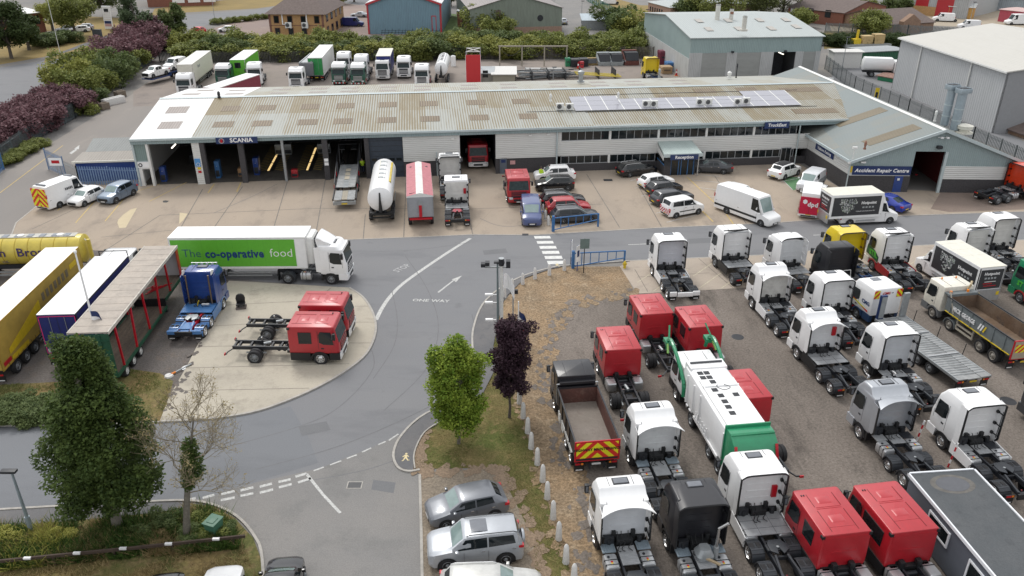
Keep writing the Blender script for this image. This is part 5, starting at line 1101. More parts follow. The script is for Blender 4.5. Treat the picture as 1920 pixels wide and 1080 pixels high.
# ---- yellow tanker
def tank(par,x0,x1,r,zc,m,n=24,dome=.35,name='tank'):
    return simple(par,name,None,lambda b: b.lathe([(.001,x0+dome),(r*.5,x0+dome*.85),(r*.85,x0+dome*.4),(r*.98,x0+.05),(r,x0-.2),(r,x1+.2),(r*.98,x1-.05),(r*.85,x1-dome*.4),(r*.5,x1-dome*.85),(.001,x1-dome)],(0,0,zc),'x',m,n),smooth=50)
t = empty('tank_trailer'); yt = M('tanker_yellow',(.58,.46,.07),.4,var=.12,scale=1.5,coat=.2)
tank(t,0,-11,1.22,2.35,yt)
simple(t,'walkway',None,lambda b: (b.box(-.4,-10.8,-.35,.45,3.53,3.58,M('walkway_grey',(.45,.44,.40),.7,var=.3)),[b.box(-.9-k*1.0,-1.35-k*1.0,-.25,.3,3.58,3.62,M('hatch_slate',(.2,.22,.25),.6)) for k in range(10)],[b.cyl((-1.7-k*3.2,0,3.58),(-1.7-k*3.2,0,3.66),.28,offwhite,14) for k in range(3)]))
simple(t,'tank_band',None,lambda b: [b.lathe([(1.225,-.9-k*1.05),(1.24,-.9-k*1.05),(1.24,-.95-k*1.05),(1.225,-.95-k*1.05)],(0,0,2.35),'x',M('band_ochre',(.42,.30,.02),.5),24) for k in range(10)])
simple(t,'rear_post',None,lambda b: (b.box(.55,.8,-.55,-.35,1.2,3.3,yt),b.tube([(.3,-.3,3.3),(.55,-.3,3.0),(.6,-.3,1.5)],.05,offwhite,6)))
tl = simple(t,'lettering_board',None,lambda b: b.box(-10,-10.01,0,.01,1,1.01,yt))
for ch,x in (('h',-6.1),('Bros',-3.9)): text(t,ch,1.05,(x,-1.26,2.55),(1,0,0),(0,0,1),M('lettering_indigo',(.05,.03,.12),.5),bold=.01,squash=1.05)
text(t,'U.K.',.3,(-6.0,-1.20,1.75),(1,0,0),(0,0,1),MATS['lettering_indigo']); text(t,'M',.4,(-3.9,-1.20,1.75),(1,0,0),(0,0,1),MATS['lettering_indigo'])
bpy.data.objects.remove(tl)
running_gear(t,(-8.2,-9.5),x0=-.3,x1=-11,legs=-2.5,z=1.1)
put(t,150,440,3.55,-.1,0,4,'yellow road tanker with large dark blue lettering behind the yellow trailer','tanker')
# ---- in front of the workshop
t = empty('car_transporter')
dk = M('transporter_deck',(.30,.305,.305),.6,.3,var=.2); sand = M('sand_panel',(.46,.40,.30),.8,var=.1)
simple(t,'upper_deck',None,lambda b: ([b.box(-9.5,-17.5,s*.28,s*1.0,1.35,1.42,dk) for s in (1,-1)],b.box(-9.5,-17.5,-.28,.28,1.33,1.38,steel),[b.box(-9.6-k*.5,-9.66-k*.5,-1.0,1.0,1.42,1.45,steel) for k in range(16)],[b.box(x,x-1.1,-.26,.26,1.40,1.43,sand) for x in (-11,-12.4,-13.8)]))
simple(t,'rear_ramp',None,lambda b: ([b.box(-17.6,-20.6,s*.3,s*1.05,1.0,1.08,dk) for s in (1,-1)],b.box(-17.7,-20.5,-.28,.28,1.02,1.06,sand),[b.box(-17.7-k*.3,-17.74-k*.3,-1.05,1.05,1.08,1.1,steel) for k in range(10)]))
simple(t,'upper_front_deck',None,lambda b: ([b.bar((-1.5,s*.65,3.9),(-9.5,s*.65,3.2),.6,.08,black) for s in (1,-1)],[b.box(-2-k*1.2,-2.1-k*1.2,-1.0,1.0,3.9-k*.1,3.96-k*.1,chass) for k in range(6)]))
simple(t,'side_frame',None,lambda b: [(b.bar((-.5,s*1.18,1.1),(-20.4,s*1.18,1.0),.1,.25,chass),[b.bar((x,s*1.18,1.1),(x+.5,s*1.18,z),.1,.1,chass) for x,z in ((-4,3.6),(-8,3.3),(-12,2.4),(-16,1.9))],b.bar((-8,s*1.18,3.3),(-17,s*1.18,1.7),.07,.07,chass),b.box(-13,-13.06,s*1.2,s*1.26,1.2,1.7,redt),b.box(-17,-17.06,s*1.2,s*1.26,1.1,1.5,redt)) for s in (1,-1)])
simple(t,'rear_bumper',None,lambda b: (b.box(-20.5,-20.75,-1.15,1.15,.55,.9,steel),b.box(-20.76,-20.78,-.3,.3,.6,.75,platey)))
running_gear(t,(-13.5,-14.9,-5.5),r=.42,x0=-.5,x1=-20,legs=0,z=.8,guard_=False)
put(t,646,383,.6,-20.7,0,97.5,'grey empty car transporter with sand coloured panels backed into the open bay','car transporter')
t = empty('tank_trailer')
tank(t,0,-9.6,1.25,2.35,white)
simple(t,'walkway',None,lambda b: (b.box(-.5,-7.0,-1.0,-.72,3.1,3.3,M('walkway_yellow',(.50,.38,.05),.6,var=.2)),b.box(-.5,-6.6,.25,.33,3.55,3.60,cream),[b.cyl((-1.1-k*1.35,0,3.52),(-1.1-k*1.35,0,3.62),.26,steel,12) for k in range(5)],[b.box(-1.3-k*1.35,-.9-k*1.35,-.42,-.3,3.5,3.6,alu) for k in range(5)]))
simple(t,'discharge_pipe',None,lambda b: (b.tube([(-9.9,0,3.1),(-10.1,0,2.4),(-10.1,0,1.3),(-9.7,0,1.1)],[.07,.1,.2,.2],black,8)))
simple(t,'rear_frame',None,lambda b: (b.box(-9.3,-9.9,-1.1,1.1,.75,.95,black),b.box(-9.9,-10.1,-1.2,1.2,.5,.62,black),[b.cyl((-9.8,y,.6),(-9.8,y,1.0),.1,black,8) for y in (-1,1)]))
running_gear(t,(-6.4,-7.7,-9.0),x0=-.5,x1=-9.7,legs=-2.4,z=1.05)
put(t,712,345,2.35+1.22,-8.6,0,95.5,'white dry bulk tanker trailer parked outside the dark blue door','tanker')
t = empty('tipper_trailer'); pinkr = M('faded_red_sheet',(.44,.16,.18),.7,var=.15); grybody = M('grey_body',(.33,.34,.36),.5,.3,var=.08)
simple(t,'body',None,lambda b: (b.box(0,-10.4,-1.26,1.26,1.15,3.25,grybody),b.box(-10.4,-10.46,-1.2,1.2,1.2,3.2,grybody),b.box(-.02,-10.42,-1.29,1.29,3.18,3.28,offwhite),[b.box(-10.46,-10.5,y,y+.05,1.2,3.2,steel) for y in (-1.2,1.15)]))
simple(t,'roof_sheet',None,lambda b: (b.add([(0,-1.28,3.3),(-10.4,-1.28,3.3),(-10.4,-.35,3.55),(0,-.35,3.55)],[(0,1,2,3)],pinkr),b.add([(0,1.28,3.3),(-10.4,1.28,3.3),(-10.4,.35,3.55),(0,.35,3.55)],[(3,2,1,0)],pinkr),b.add([(0,-.35,3.55),(-10.4,-.35,3.55),(-10.4,.0,3.62),(0,.0,3.62),(-10.4,.35,3.55),(0,.35,3.55)],[(0,1,2,3),(3,2,4,5)],dirtywhite),b.add([(-10.4,-1.28,3.28),(-10.4,1.28,3.28),(-10.4,.35,3.55),(-10.4,0,3.62),(-10.4,-.35,3.55)],[(0,1,2,3,4)],offwhite),[b.lathe([(.001,.0),(.16,0)],(-1.4,s*.8,3.45),'z',chass,10) for s in (1,-1)],b.cyl((-9.9,-.1,3.6),(-9.9,1.0,3.42),.025,black,6)))
simple(t,'chute',None,lambda b: (b.box(-10.5,-10.62,-.14,.14,1.2,2.4,redt),b.box(-10.3,-10.6,-1.1,1.1,.95,1.1,redt),b.box(-10.5,-10.52,-.2,.2,2.4,2.9,steel)))
running_gear(t,(-6.6,-7.9,-9.2),x0=-.5,x1=-10.2,legs=-2.4,z=1.05,frame=redt)
put(t,787,366,3.4,-10.4,0,96.8,'grey bulk tipper trailer with faded red and white roof sheet','trailer')
c = tractor(white,3.7,sp='flush',axles=3,deck='std',rim=rimgrey,backpaint=dirtywhite)
put(c,843,295,3.7,-2.7,0,96.3,'white tractor unit with roof bar against the cladding wall, behind another white one','lorry')
simple(c,'light_bar',None,lambda b: (b.box(-2.3,-2.45,-1.0,1.0,3.82,3.95,alu),b.cyl((-2.6,-1.1,3.75),(-2.6,1.1,3.75),.04,black,6)))
c = tractor(white,3.4,sp=None,axles=3,deck='plate',rim=rimgrey,backpaint=dirtywhite,fw=M('red_fifth',(.35,.06,.08),.6))
simple(c,'document_box',None,lambda b: b.box(-2.2,-2.34,-.72,-.98,2.0,2.55,redt),.02)
simple(c,'number_plate',None,lambda b: [b.box(-6.7,-6.74,s*.35-.12,s*.35+.12,.72,.92,platey) for s in (1,-1)])
put(c,855,338,3.4,-2.2,0,94.5,'white tractor unit with a red box, nearest the road in front of the workshop','lorry')
c = crew_cab(bumper=red); 
put(c,973,378,.5,0,0,-85,'red crew cab chassis facing the camera between the workshop and the blue van','lorry')
c = crew_cab(bumper=white); p = BM @ Vector((37.9,1.6,0)); c.location = p; c.rotation_euler = (0,0,BA-PI/2); tag(c,'red crew cab lorry with white bumper standing inside the open workshop door','lorry')
c = crew_cab(bumper=black,L=2.3,rear_win=False); c.location = WG.matrix_basis @ Vector((8.1,12.0,0)); c.rotation_euler = (0,0,BA+FA+PI/2); tag(c,'dark lorry chassis parked inside the repair wing door','lorry')
for ch_ in c.children:
    if ch_.name.startswith(('cab','roof_pressing')):
        ch_.data = ch_.data.copy(); ch_.data.materials.clear(); ch_.data.materials.append(blackpaint)
# ---- island crew cabs
c = crew_cab(wb=-6.0,end=-7.7,tanks=False); put(c,602,685,0,-1.4,-1.2,-1.5,'nearer red crew cab chassis with white bumper on the concrete island','lorry','red crew cab chassis on the island')
c = copy_tree(c); put(c,620,645-3.5,0,-1.4,-1.2,-1.5,'farther red crew cab chassis half hidden on the concrete island','lorry','red crew cab chassis on the island')
# ---- right yard
YG = 'tractor units in the right yard'; A0 = 97.5
def yard(px,py,lab,ang=A0,lx=-2.74,h=None,**k):
    top = k.get('top',3.7); c = tractor(**k); put(c,px,py,h or top,lx,0,ang,lab,'lorry',YG); return c
yard(1263,452,'white tractor unit with white tail lights panel, farthest left in the yard by the road',A0-1,fair=white,tail='white',backpaint=M('cab_back_grey',(.55,.56,.60),.5,var=.05))
yard(1385,436,'white tractor unit with dark roof bar, grey deck plate and yellow step',99.5,axles=2,deck='plate',sp='dark',hatch=False,rim=rimgrey,tanks=False,fair=black)
yard(1492,452,'white tractor unit with hollow deep roof spoiler, third along the concrete strip',101,sp='hood',top=3.5,axles=2,col=True,edge=white,hatch=False,rim=rimgrey,deck='plate',tanks=False)
yard(1603,437,'bright yellow tractor unit behind the black one',99,paint=yellow,edge=M('brown_edge',(.18,.11,.04),.5),rim=rimgrey,frame=M('chassis_blue',(.03,.07,.17),.5),axles=2)
c = yard(1580,464,'black high cab tractor unit in front of the yellow one',99,paint=blackpaint,sp=None,lx=-2.25,rim=rimgrey,deck='plate',axles=3,tanks=False,hatch=False)
simple(c,'frame_rack',None,lambda b: b.tube([(-2.9,-.1,1.1),(-2.8,-.15,1.9),(-2.8,-.75,1.9),(-2.9,-.8,1.1)],.03,offwhite,6))
c = yard(1690,442,'white tractor unit with green swirl graphics and red lower cab',97.5,sp='dark',hatch=True,rim=rimgrey,low=red,fair=red,deck='std')
swirl = M('swirl_dark_green',(.02,.10,.04),.4,var=.3); lime = M('lime_graphic',(.10,.55,.06),.4)
simple(c,'side_graphic',None,lambda b: (b.prism([(-.25,1.3),(-.3,2.0),(-.8,2.05),(-1.5,1.9),(-2.15,1.55),(-2.15,1.05),(-.9,1.2)],'y',1.232,1.24,swirl)))
text(c,'STIL',.62,(-1.35,1.25,1.55),(-1,0,0),(0,0,1),lime,bold=.04,shear=-.2)
yard(1843,431,'white tractor unit with dark roof edge beside the tallest cab at the far right',97.5,sp='dark',backpaint=dirtywhite)
yard(1894,411,'tallest white tractor unit at the far right of the strip',98.5,sp='flush',top=4.0,backpaint=dirtywhite)
yard(1450,511,'white tractor unit with raised rear spoiler just below the hollow spoiler cab',98,sp='wing',lx=-1.80,h=3.24,fair=white,deck='std')
yard(1577,527,'white tractor unit left of the cab with yellow and red corner stripes',98.5,deck='std',rim=rimgrey)
c = yard(1541,599,'white tractor unit with raised spoiler, red box and large grey deck plate',100,sp='wing',lx=-1.80,h=3.24,deck='plate',tanks=False,fair=black)
simple(c,'document_box',None,lambda b: b.box(-2.2,-2.34,-.62,-.9,2.2,2.85,redt),.02)
yard(1696,629,'white tractor unit just left of the grey plant flatbed',98.5,deck='std')
c = yard(1670,740,'silver tractor unit with raised spoiler and roof horns',99,paint=silver,sp='wing',lx=-1.80,h=3.24,deck='std',mid=True)
simple(c,'roof_horn',None,lambda b: [(b.cyl((-.6,s*.85,3.72),(-.6,s*.85,3.95),.05,chrome,8),b.cyl((-.75,s*.85,3.9),(-.4,s*.85,3.9),.06,chrome,8,.03)) for s in (1,-1)])
yard(1855,762,'white tractor unit behind the grey flat roofed portable office',99,deck='std',fair=white)
yard(1228,785,'white tractor unit with raised spoiler between the black tipper and the refuse lorry',98.5,sp='wing',lx=-1.80,h=3.24,deck='rib')
yard(1168,932,'white tractor unit with raised spoiler nearest the camera beside the gravel',97.5,sp='wing',lx=-1.80,h=3.24,deck='rib')
c = yard(1323,948,'black tractor unit with a tall chrome exhaust pipe in the front row',97.5,paint=blackpaint,sp='flush',deck='rib',h=3.74)
simple(c,'exhaust_pipe',None,lambda b: (b.tube([(-3.3,-.55,1.0),(-3.3,-.55,1.7)],.13,steel,10),b.tube([(-3.3,-.55,1.7),(-3.2,-.6,2.7),(-3.35,-.95,3.1)],.075,chrome,10)))
simple(c,'wrapped_bundle',None,lambda b: (b.rbox([(1.1,-2.9,-3.6,.35,.15,.15),(1.35,-2.85,-3.65,.42,.2,.2),(1.7,-3.0,-3.5,.25,.15,.15)],steel),b.bar((-3.3,.3,1.3),(-4.1,-.5,1.35),.12,.08,M('timber_offcut',(.35,.27,.17),.8))))
c = yard(1437,891,'white tractor unit with red box on its back, behind the green refuse lorry tail',97.5,deck='plate',sp='flush',fair=white)
simple(c,'document_box',None,lambda b: b.box(-2.2,-2.34,-.68,-.95,1.9,2.6,redt),.02)
c = tractor(green,3.4,sp=None,rim=rimgrey,low=red,col=False,bumper=red,deck='std'); put(c,1908,568,0,-1.4,1.2,97,'green and white cab with red arches cut by the right edge','lorry',YG)
simple(c,'side_graphic',None,lambda b: b.prism([(-.3,2.1),(-.4,3.3),(-2.1,3.3),(-2.1,2.4)],'y',1.205,1.238,white)) if 0 else None
text(c,'ST',.55,(-1.1,1.245,1.55),(-1,0,0),(0,0,1),lime,bold=.04)
c = tractor(dkgrey,3.4,sp=None,rim=rimgrey,col=False,deck='std'); put(c,1932,802,0,-1.4,1.2,98,'dark cab mostly cut off by the right edge behind the portable office','lorry',YG)
# orange cab far right by the wing
orr = M('orange_red_paint',(.62,.05,.012),.33,coat=.4)
c = tractor(orr,3.7,sp='flush',axles=3,rim=rimgrey,edge=black,deck='std',backpaint=orr); put(c,1849,380,0,-6.3,-.2,20,'orange red tractor unit beside the repair wing at the right edge','lorry')
# red crew cabs in the yard
RG = 'red crew cab chassis in the right yard'
k0 = crew_cab(rim=rimchrome,bumper=red)
for i,(px,py,an,lab) in enumerate(((1233,588,98,'red crew cab chassis farthest back, by the tail of the first white tractor unit'),(1325,612,99,'red crew cab chassis in front of the green lifting arms of the refuse lorry'),(1170,655,96.5,'red crew cab chassis just beyond the black tipper lorry'),(1414,746,98.5,'red crew cab chassis to the right of the refuse lorry body'),(1590,1000,98.5,'red crew cab chassis with square rear side window in the front row'))):
    c = k0 if i == 0 else copy_tree(k0); put(c,px,py,2.98,-3.45,0,an,lab,'lorry',RG)
c = crew_cab(L=3.7,longwin=True,bumper=red); put(c,1718,995,2.98,-3.7,0,99,'red crew cab chassis with long dark side windows next to the portable office','lorry',RG)
# ---- tipper with hi-vis tailboard
t = empty('tipper_lorry'); rustbed = GM('rusty_bed',(.12,.055,.045),(.095,.05,.042),(.16,.10,.08),.8,famt=.2,fs=6,rough=.7); bedfloor = GM('bed_floor',(.22,.19,.165),(.19,.165,.14),(.16,.13,.11),.6,famt=.12,fs=5,rough=.6)
cab_shell(t,blackpaint,2.98,ws0=1.85,ws1=2.75); glazing(t,1.85,2.75); cab_lower(t,black); front_face(t,blackpaint,zg=1.8); mirrors(t,-.28,1.22,2.6)
chassis(t,-2,-8.2); axle(t,-1.4,.5,rimchrome,False); axle(t,-3.2,.5,rimchrome,False) if 0 else None
axle(t,-5.3,.5,rimchrome); axle(t,-6.7,.5,rimchrome)
def tipbody(par,x0,x1,w,z0,z1,outer,inn,fl,wall=.07,rake=0):
    simple(par,'tipper_body',None,lambda b: (b.box(x0,x1,-w+wall,w-wall,z0,z0+.08,fl),b.box(x0,x0-wall,-w,w,z0,z1+.1,outer),
        [b.box(x0-wall,x1,s*(w-wall*.6),s*w,z0,z1,outer) for s in (1,-1)],[b.box(x0,x1,s*(w-wall*.55),s*(w+.05),z1,z1+.07,chass) for s in (1,-1)],
        [b.box(x,x-.08,s*w,s*(w+.05),z0,z1,outer) for s in (1,-1) for x in [x0-.5-k*1.1 for k in range(int((x0-x1)/1.1))]]))
    simple(par,'bed_lining',None,lambda b: (b.box(x0-wall,x0-wall-.02,-w+wall,w-wall,z0+.08,z1-.02,inn),[b.box(x0-wall,x1,s*(w-wall),s*(w-wall*.6),z0+.08,z1-.02,inn) for s in (1,-1)]))
tipbody(t,-2.55,-8.0,1.22,1.25,2.35,blackpaint,rustbed,bedfloor)
tg = simple(t,'tailgate',None,lambda b: (b.box(-8.0,-8.06,-1.27,1.27,1.12,2.45,redt),b.box(-8.06,-8.07,-1.17,1.17,1.35,2.36,chevy),b.box(-8.06,-8.07,-1.17,1.17,1.2,1.32,chass)))
text(tg,'HIGHWAY MAINTENANCE',.235,(-8.08,0,1.9),(0,-1,0),(0,0,1),black,bold=.03,squash=.88)
simple(t,'head_frame',None,lambda b: (b.tube([(-2.45,-1.25,1.3),(-2.45,-1.25,2.6),(-2.45,1.25,2.6),(-2.45,1.25,1.3)],.04,alu,6),b.box(-2.2,-2.5,-1.1,1.1,2.55,2.7,blackpaint)))
simple(t,'tool_box',None,lambda b: b.box(-3.0,-3.5,.95,1.24,.5,1.1,offwhite)); simple(t,'side_skirt',None,lambda b: b.prism([(-4.0,.5),(-4.0,1.15),(-7.2,1.15),(-6.9,.9),(-4.7,.9),(-4.5,.5)],'y',1.18,1.24,offwhite)); simple(t,'tool_box',None,lambda b: b.box(-2.9,-3.4,-.95,-1.24,.5,1.1,alu))
rearlights(t,-7.9,z=.8,pm=platew)
put(t,1121,828,2.4,-8.05,0,97.3,'black tipper lorry with yellow and red striped highway maintenance tailboard','lorry')
# ---- refuse lorry
t = empty('refuse_lorry')
cab_shell(t,white,2.95,ws0=1.75,ws1=2.7,length=2.3); glazing(t,1.75,2.7,second=(-1.6,-2.1)); cab_lower(t,black,2.3); front_face(t,white,zg=1.7); mirrors(t,-.28,1.22,2.5,black)
chassis(t,-2.1,-11.5); axle(t,-1.4,.5,rimchrome,False); axle(t,-4.3,.5,rimgrey,False); axle(t,-7.4,.5,rimgrey); axle(t,-8.8,.5,rimgrey)
simple(t,'hopper_body',None,lambda b: (b.rbox([(1.1,-2.5,-9.3,1.18,.05,.05),(2.9,-2.5,-9.3,1.25,.05,.05),(3.25,-2.6,-9.3,1.2,.1,.05),(3.42,-2.8,-9.3,1.0,.1,.05)],white),b.box(-2.4,-3.3,-1.15,1.15,3.0,3.5,white),b.box(-2.38,-2.42,-1.0,1.0,3.05,3.45,dkgrey),b.box(-2.7,-2.8,-1.0,1.0,3.5,3.6,dkgrey),[b.box(x,x-.09,s*1.18,s*1.31,1.15,3.05,white) for s in (1,-1) for x in (-3.3,-4.4,-5.5,-9.15)],[b.box(-4.5,-9.2,s*.98,s*1.06,3.3,3.47,white) for s in (1,-1)],b.box(-5.2,-5.3,-1.1,1.1,3.42,3.5,white)),.0)
for x,y in ((-3.6,.72),(-3.6,.32),(-4.1,.72),(-4.1,.32),(-4.6,.3),(-5.45,.5),(-6.05,.35),(-6.05,-.55),(-6.65,.35),(-7.2,.35),(-7.8,.35)): simple(t,'roof_opening',None,lambda b: b.box(x,x-.34,y-.17,y+.17,3.43,3.445,chass))
simple(t,'roof_cable',None,lambda b: b.tube([tuple(q) for q in smoothline([(-5.2,.2,3.5),(-5.6,.35,3.6),(-5.85,0,3.55),(-5.7,-.4,3.6),(-5.25,-.2,3.52)],4)],.02,chass,5))
simple(t,'tail_hopper',None,lambda b: (b.prism([(-9.3,.55),(-9.25,3.45),(-9.9,3.5),(-10.5,3.1),(-10.9,2.2),(-11.0,1.2),(-10.6,.55)],'y',-1.22,1.22,green),b.box(-9.24,-9.34,-1.27,1.27,1.0,3.62,green),b.prism([(-9.4,1.0),(-10.5,2.9),(-10.6,2.75),(-9.55,.9)],'y',1.22,1.28,green),b.box(-10.0,-10.05,-1.2,1.2,3.4,3.5,green)),.03)
simple(t,'reflective_strip',None,lambda b: [b.prism([(-10.52,3.1),(-10.92,2.2),(-11.03,1.2),(-11.06,1.2),(-10.95,2.22),(-10.55,3.13)],'y',s*1.05,s*1.2,redt) for s in (1,-1)])
simple(t,'beacon',None,lambda b: (b.box(-10.9,-11.1,-.1,.1,2.0,2.1,orange),b.box(-10.85,-11.0,-.3,.3,1.85,1.95,green)))
for s in (1,-1):
    simple(t,'lifting_arm',None,lambda b: (b.tube([tuple(q) for q in smoothline([(-3.1,s*1.36,1.4),(-3.0,s*1.36,2.2),(-2.2,s*1.38,2.9),(-1.3,s*1.40,3.4),(-.2,s*1.40,3.7),(.5,s*1.36,3.3),(.7,s*1.3,2.6)],4)],.12,green,8),b.box(.2,.9,s*1.15,s*1.55,3.1,3.35,green),b.tube([(.2,s*1.4,3.6),(.9,s*1.2,4.2)],.06,green,6),b.cyl((.1,s*1.5,3.3),(-.4,s*1.6,2.9),.07,M('lime_arm',(.2,.4,.1),.5),8)))
simple(t,'side_ladder',None,lambda b: ([b.tube([(-5.0,1.29,1.2),(-7.0,1.29,1.5)],.03,white,6),b.box(-4.8,-8.7,1.2,1.30,1.0,1.15,white)],[b.box(-5.2-k*.35,-5.24-k*.35,1.25,1.34,1.2,1.75,white) for k in range(6)],[b.cyl((-3.2-k*.5,1.05,.8),(-3.5-k*.5,1.05,.8),.16,chrome,10) for k in range(3)]))
rearlights(t,-10.6,z=.6)
put(t,1401,798,3.5,-9.3,.05,97.5,'white refuse lorry with a green tail hopper and green front lifting arms','refuse lorry')
# ---- box vans with appliance livery
blk = M('livery_charcoal',(.035,.036,.04),.45,var=.1); grymk = M('livery_grey',(.33,.35,.36),.5)
def hotp(name='box_lorry'):
    t = big_van(white,L=6.2,Hh=2.35,Wd=2.0,name=name,wb=(-.95,-5.2),re=-2.3,rt=-2.5,boot=1.2,ws=-1.55,rearwin=False,sidewin=((None,-1.95),))
    box_body(t,-2.25,-7.6,1.15,1.0,3.35,white,cream,None,rim=white,e=.10)
    simple(t,'roof_fairing',None,lambda b: b.rbox([(2.3,-1.6,-2.25,.8,.1,.02),(2.8,-1.85,-2.25,.9,.15,.02),(3.25,-2.1,-2.25,.95,.1,.02)],white),.0)
    rr = random.Random(3)
    for s in (1,-1):
        lv = simple(t,'side_livery',None,lambda b: b.box(-2.45,-7.4,s*1.165,s*1.172,1.2,3.1,blk))
        def heart(b):
            for i in range(300):
                u,v = rr.uniform(-1.15,1.15),rr.uniform(-1.1,1.05)
                if (u*u+v*v-1)**3-u*u*v**3 > -.02: continue
                a,c = rr.uniform(.02,.075),rr.uniform(.02,.075); x = (-4.0 if s > 0 else -5.85)+u*.80; z = 2.13+v*.74
                b.box(x-a,x+a,s*1.174,s*1.178,z-c,z+c,rr.choice([grymk,offwhite,blk,grymk,M('livery_sage',(.28,.34,.27),.5)]))
        simple(lv,'appliance_heart',None,heart)
        text(lv,'Hotpoint',.40,(-6.15 if s > 0 else -3.7,s*1.18,2.45),(-s,0,0),(0,0,1),white,bold=.03)
        simple(lv,'pictogram',None,lambda b: [(b.box(-5.55-k*.33+(2.45 if s < 0 else 0),-5.76-k*.33+(2.45 if s < 0 else 0),s*1.174,s*1.178,1.92,2.08,grymk)) for k in range(4)])
        text(lv,'Caring for your home since 1911',.15,(-6.0 if s > 0 else -3.9,s*1.18,1.62),(-s,0,0),(0,0,1),white)
    rl_ = simple(t,'rear_livery',None,lambda b: b.box(-7.6,-7.62,-1.0,1.0,1.45,3.1,blk))
    text(rl_,'Hotpoint',.34,(-7.63,0,2.75),(0,-1,0),(0,0,1),white,bold=.03)
    simple(rl_,'pictogram',None,lambda b: [b.box(-7.62,-7.635,-.45+k*.28,-.27+k*.28,2.3,2.45,grymk) for k in range(4)])
    text(rl_,'Repairs made before 1911',.13,(-7.63,0,2.08),(0,-1,0),(0,0,1),white) if 0 else None
    simple(rl_,'red_caption',None,lambda b: (b.box(-7.62,-7.635,-.5,.5,2.05,2.1,offwhite),b.box(-7.62,-7.635,-.2,.6,1.88,1.95,redt),b.box(-7.62,-7.635,-.6,.5,1.68,1.74,redt)))
    simple(t,'tail_lift',None,lambda b: (b.box(-7.62,-7.7,-1.1,1.1,.45,1.4,alu),b.box(-7.7,-7.72,-1.0,-.75,.9,1.2,platey),b.box(-7.7,-7.72,.75,1.0,.9,1.2,platey)))
    simple(t,'side_guard',None,lambda b: [b.box(-2.6,-4.6,s*1.0,s*1.05,.5,.62,alu) for s in (1,-1)])
    return t
t = hotp(); put(t,1553,422,.55,-7.6,1.1,8,'white box lorry with black appliance livery driving right along the road','box lorry','box lorries with appliance livery')
t.location.z = 0; put(t,1667,420,0,-.95,-1.0,8.5,t['label'],'box lorry','box lorries with appliance livery')
t2 = copy_tree(t); put(t2,1864,500,3.35,-7.6,0,101,'white box lorry with black appliance livery parked behind the grey tipper','box lorry','box lorries with appliance livery')
# ---- grey eight wheel tipper
t = empty('tipper_lorry'); mg = M('tipper_slate',(.14,.16,.165),.5,var=.15); mud = GM('muddy_bed',(.13,.085,.055),(.17,.125,.09),(.09,.07,.06),.7,famt=.2,fs=5); creamcab = M('cream_cab_roof',(.72,.69,.60),.4,coat=.2)
cab_shell(t,creamcab,2.95,ws0=1.8,ws1=2.72,ribs=False,length=2.1); glazing(t,1.8,2.72); cab_lower(t,M('arch_grey',(.13,.135,.14),.7),2.1); front_face(t,white,zg=1.75); mirrors(t,-.28,1.22,2.5)
chassis(t,-2,-9.2,m=mg)
axle(t,-1.4,.5,rimdirt,False); axle(t,-3.35,.5,rimdirt,False); axle(t,-6.6,.5,rimdirt); axle(t,-7.95,.5,rimdirt)
for x in (-3.35,):
    for s in (1,-1): guard(t,x,s,.6,.8,1.24,mg,rail=False)
tipbody(t,-2.6,-9.4,1.24,1.35,2.45,mg,mud,mud)
for s in (1,-1):
    text(t,'MICK GEORGE',.46,(-4.6,s*1.30,1.9),(-s,0,0),(0,0,1),white,bold=.035,squash=.72)
    simple(t,'arrow_logo',None,lambda b: ([b.prism([(-6.1-.25*k,1.65),(-6.28-.25*k,2.15),(-6.42-.25*k,2.15),(-6.24-.25*k,1.65)],'y',s*1.295,s*1.30,white if k < 2 else platey) for k in range(3)]))
    simple(t,'side_guard',None,lambda b: ([b.box(-4.0,-5.8,s*1.1,s*1.2,z,z+.12,M('guard_tan',(.36,.33,.27),.7)) for z in (.5,.85)],b.box(-4.0,-4.08,s*1.1,s*1.2,.5,1.3,MATS['guard_tan']),b.box(-5.7,-5.78,s*1.1,s*1.2,.5,1.3,MATS['guard_tan'])))
simple(t,'side_stripe',None,lambda b: [b.box(-2.7,-9.3,s*1.24,s*1.297,1.33,1.38,platey) for s in (1,-1)])
simple(t,'head_board',None,lambda b: (b.box(-2.15,-2.65,-1.2,1.2,2.5,2.62,mg),[b.cyl((-2.4,y,2.62),(-2.4,y,2.78),.09,orange,8) for y in (-.5,.9)],[b.cyl((-.7,y,2.95),(-.7,y,3.08),.06,orange,8) for y in (-.7,.5)],b.tube([(-2.2,-.6,2.7),(-2.3,-.7,3.1),(-2.1,-.9,3.3)],.08,M('tan_pipe',(.45,.36,.22),.5),8),b.tube([(-2.7,1.2,2.9),(-3.6,1.28,1.5)],.05,MATS['guard_tan'],6)))
tg = simple(t,'tailgate',None,lambda b: (b.box(-9.4,-9.48,-1.27,1.27,1.05,2.5,redt),b.box(-9.48,-9.5,-1.2,1.2,1.12,2.44,M('gate_tan',(.36,.30,.22),.7)),b.box(-9.5,-9.51,-1.0,1.1,1.6,2.2,chevf)))
rearlights(t,-9.3,z=.7)
put(t,1745,597,0,-1.4,1.22,99.5,'muddy grey eight wheel tipper lorry with cream cab','lorry')
t.location.z = 0; place2(t,(1745,597),(1856,678),0,-1.4,-7.95,1.22,t['label'],'lorry')
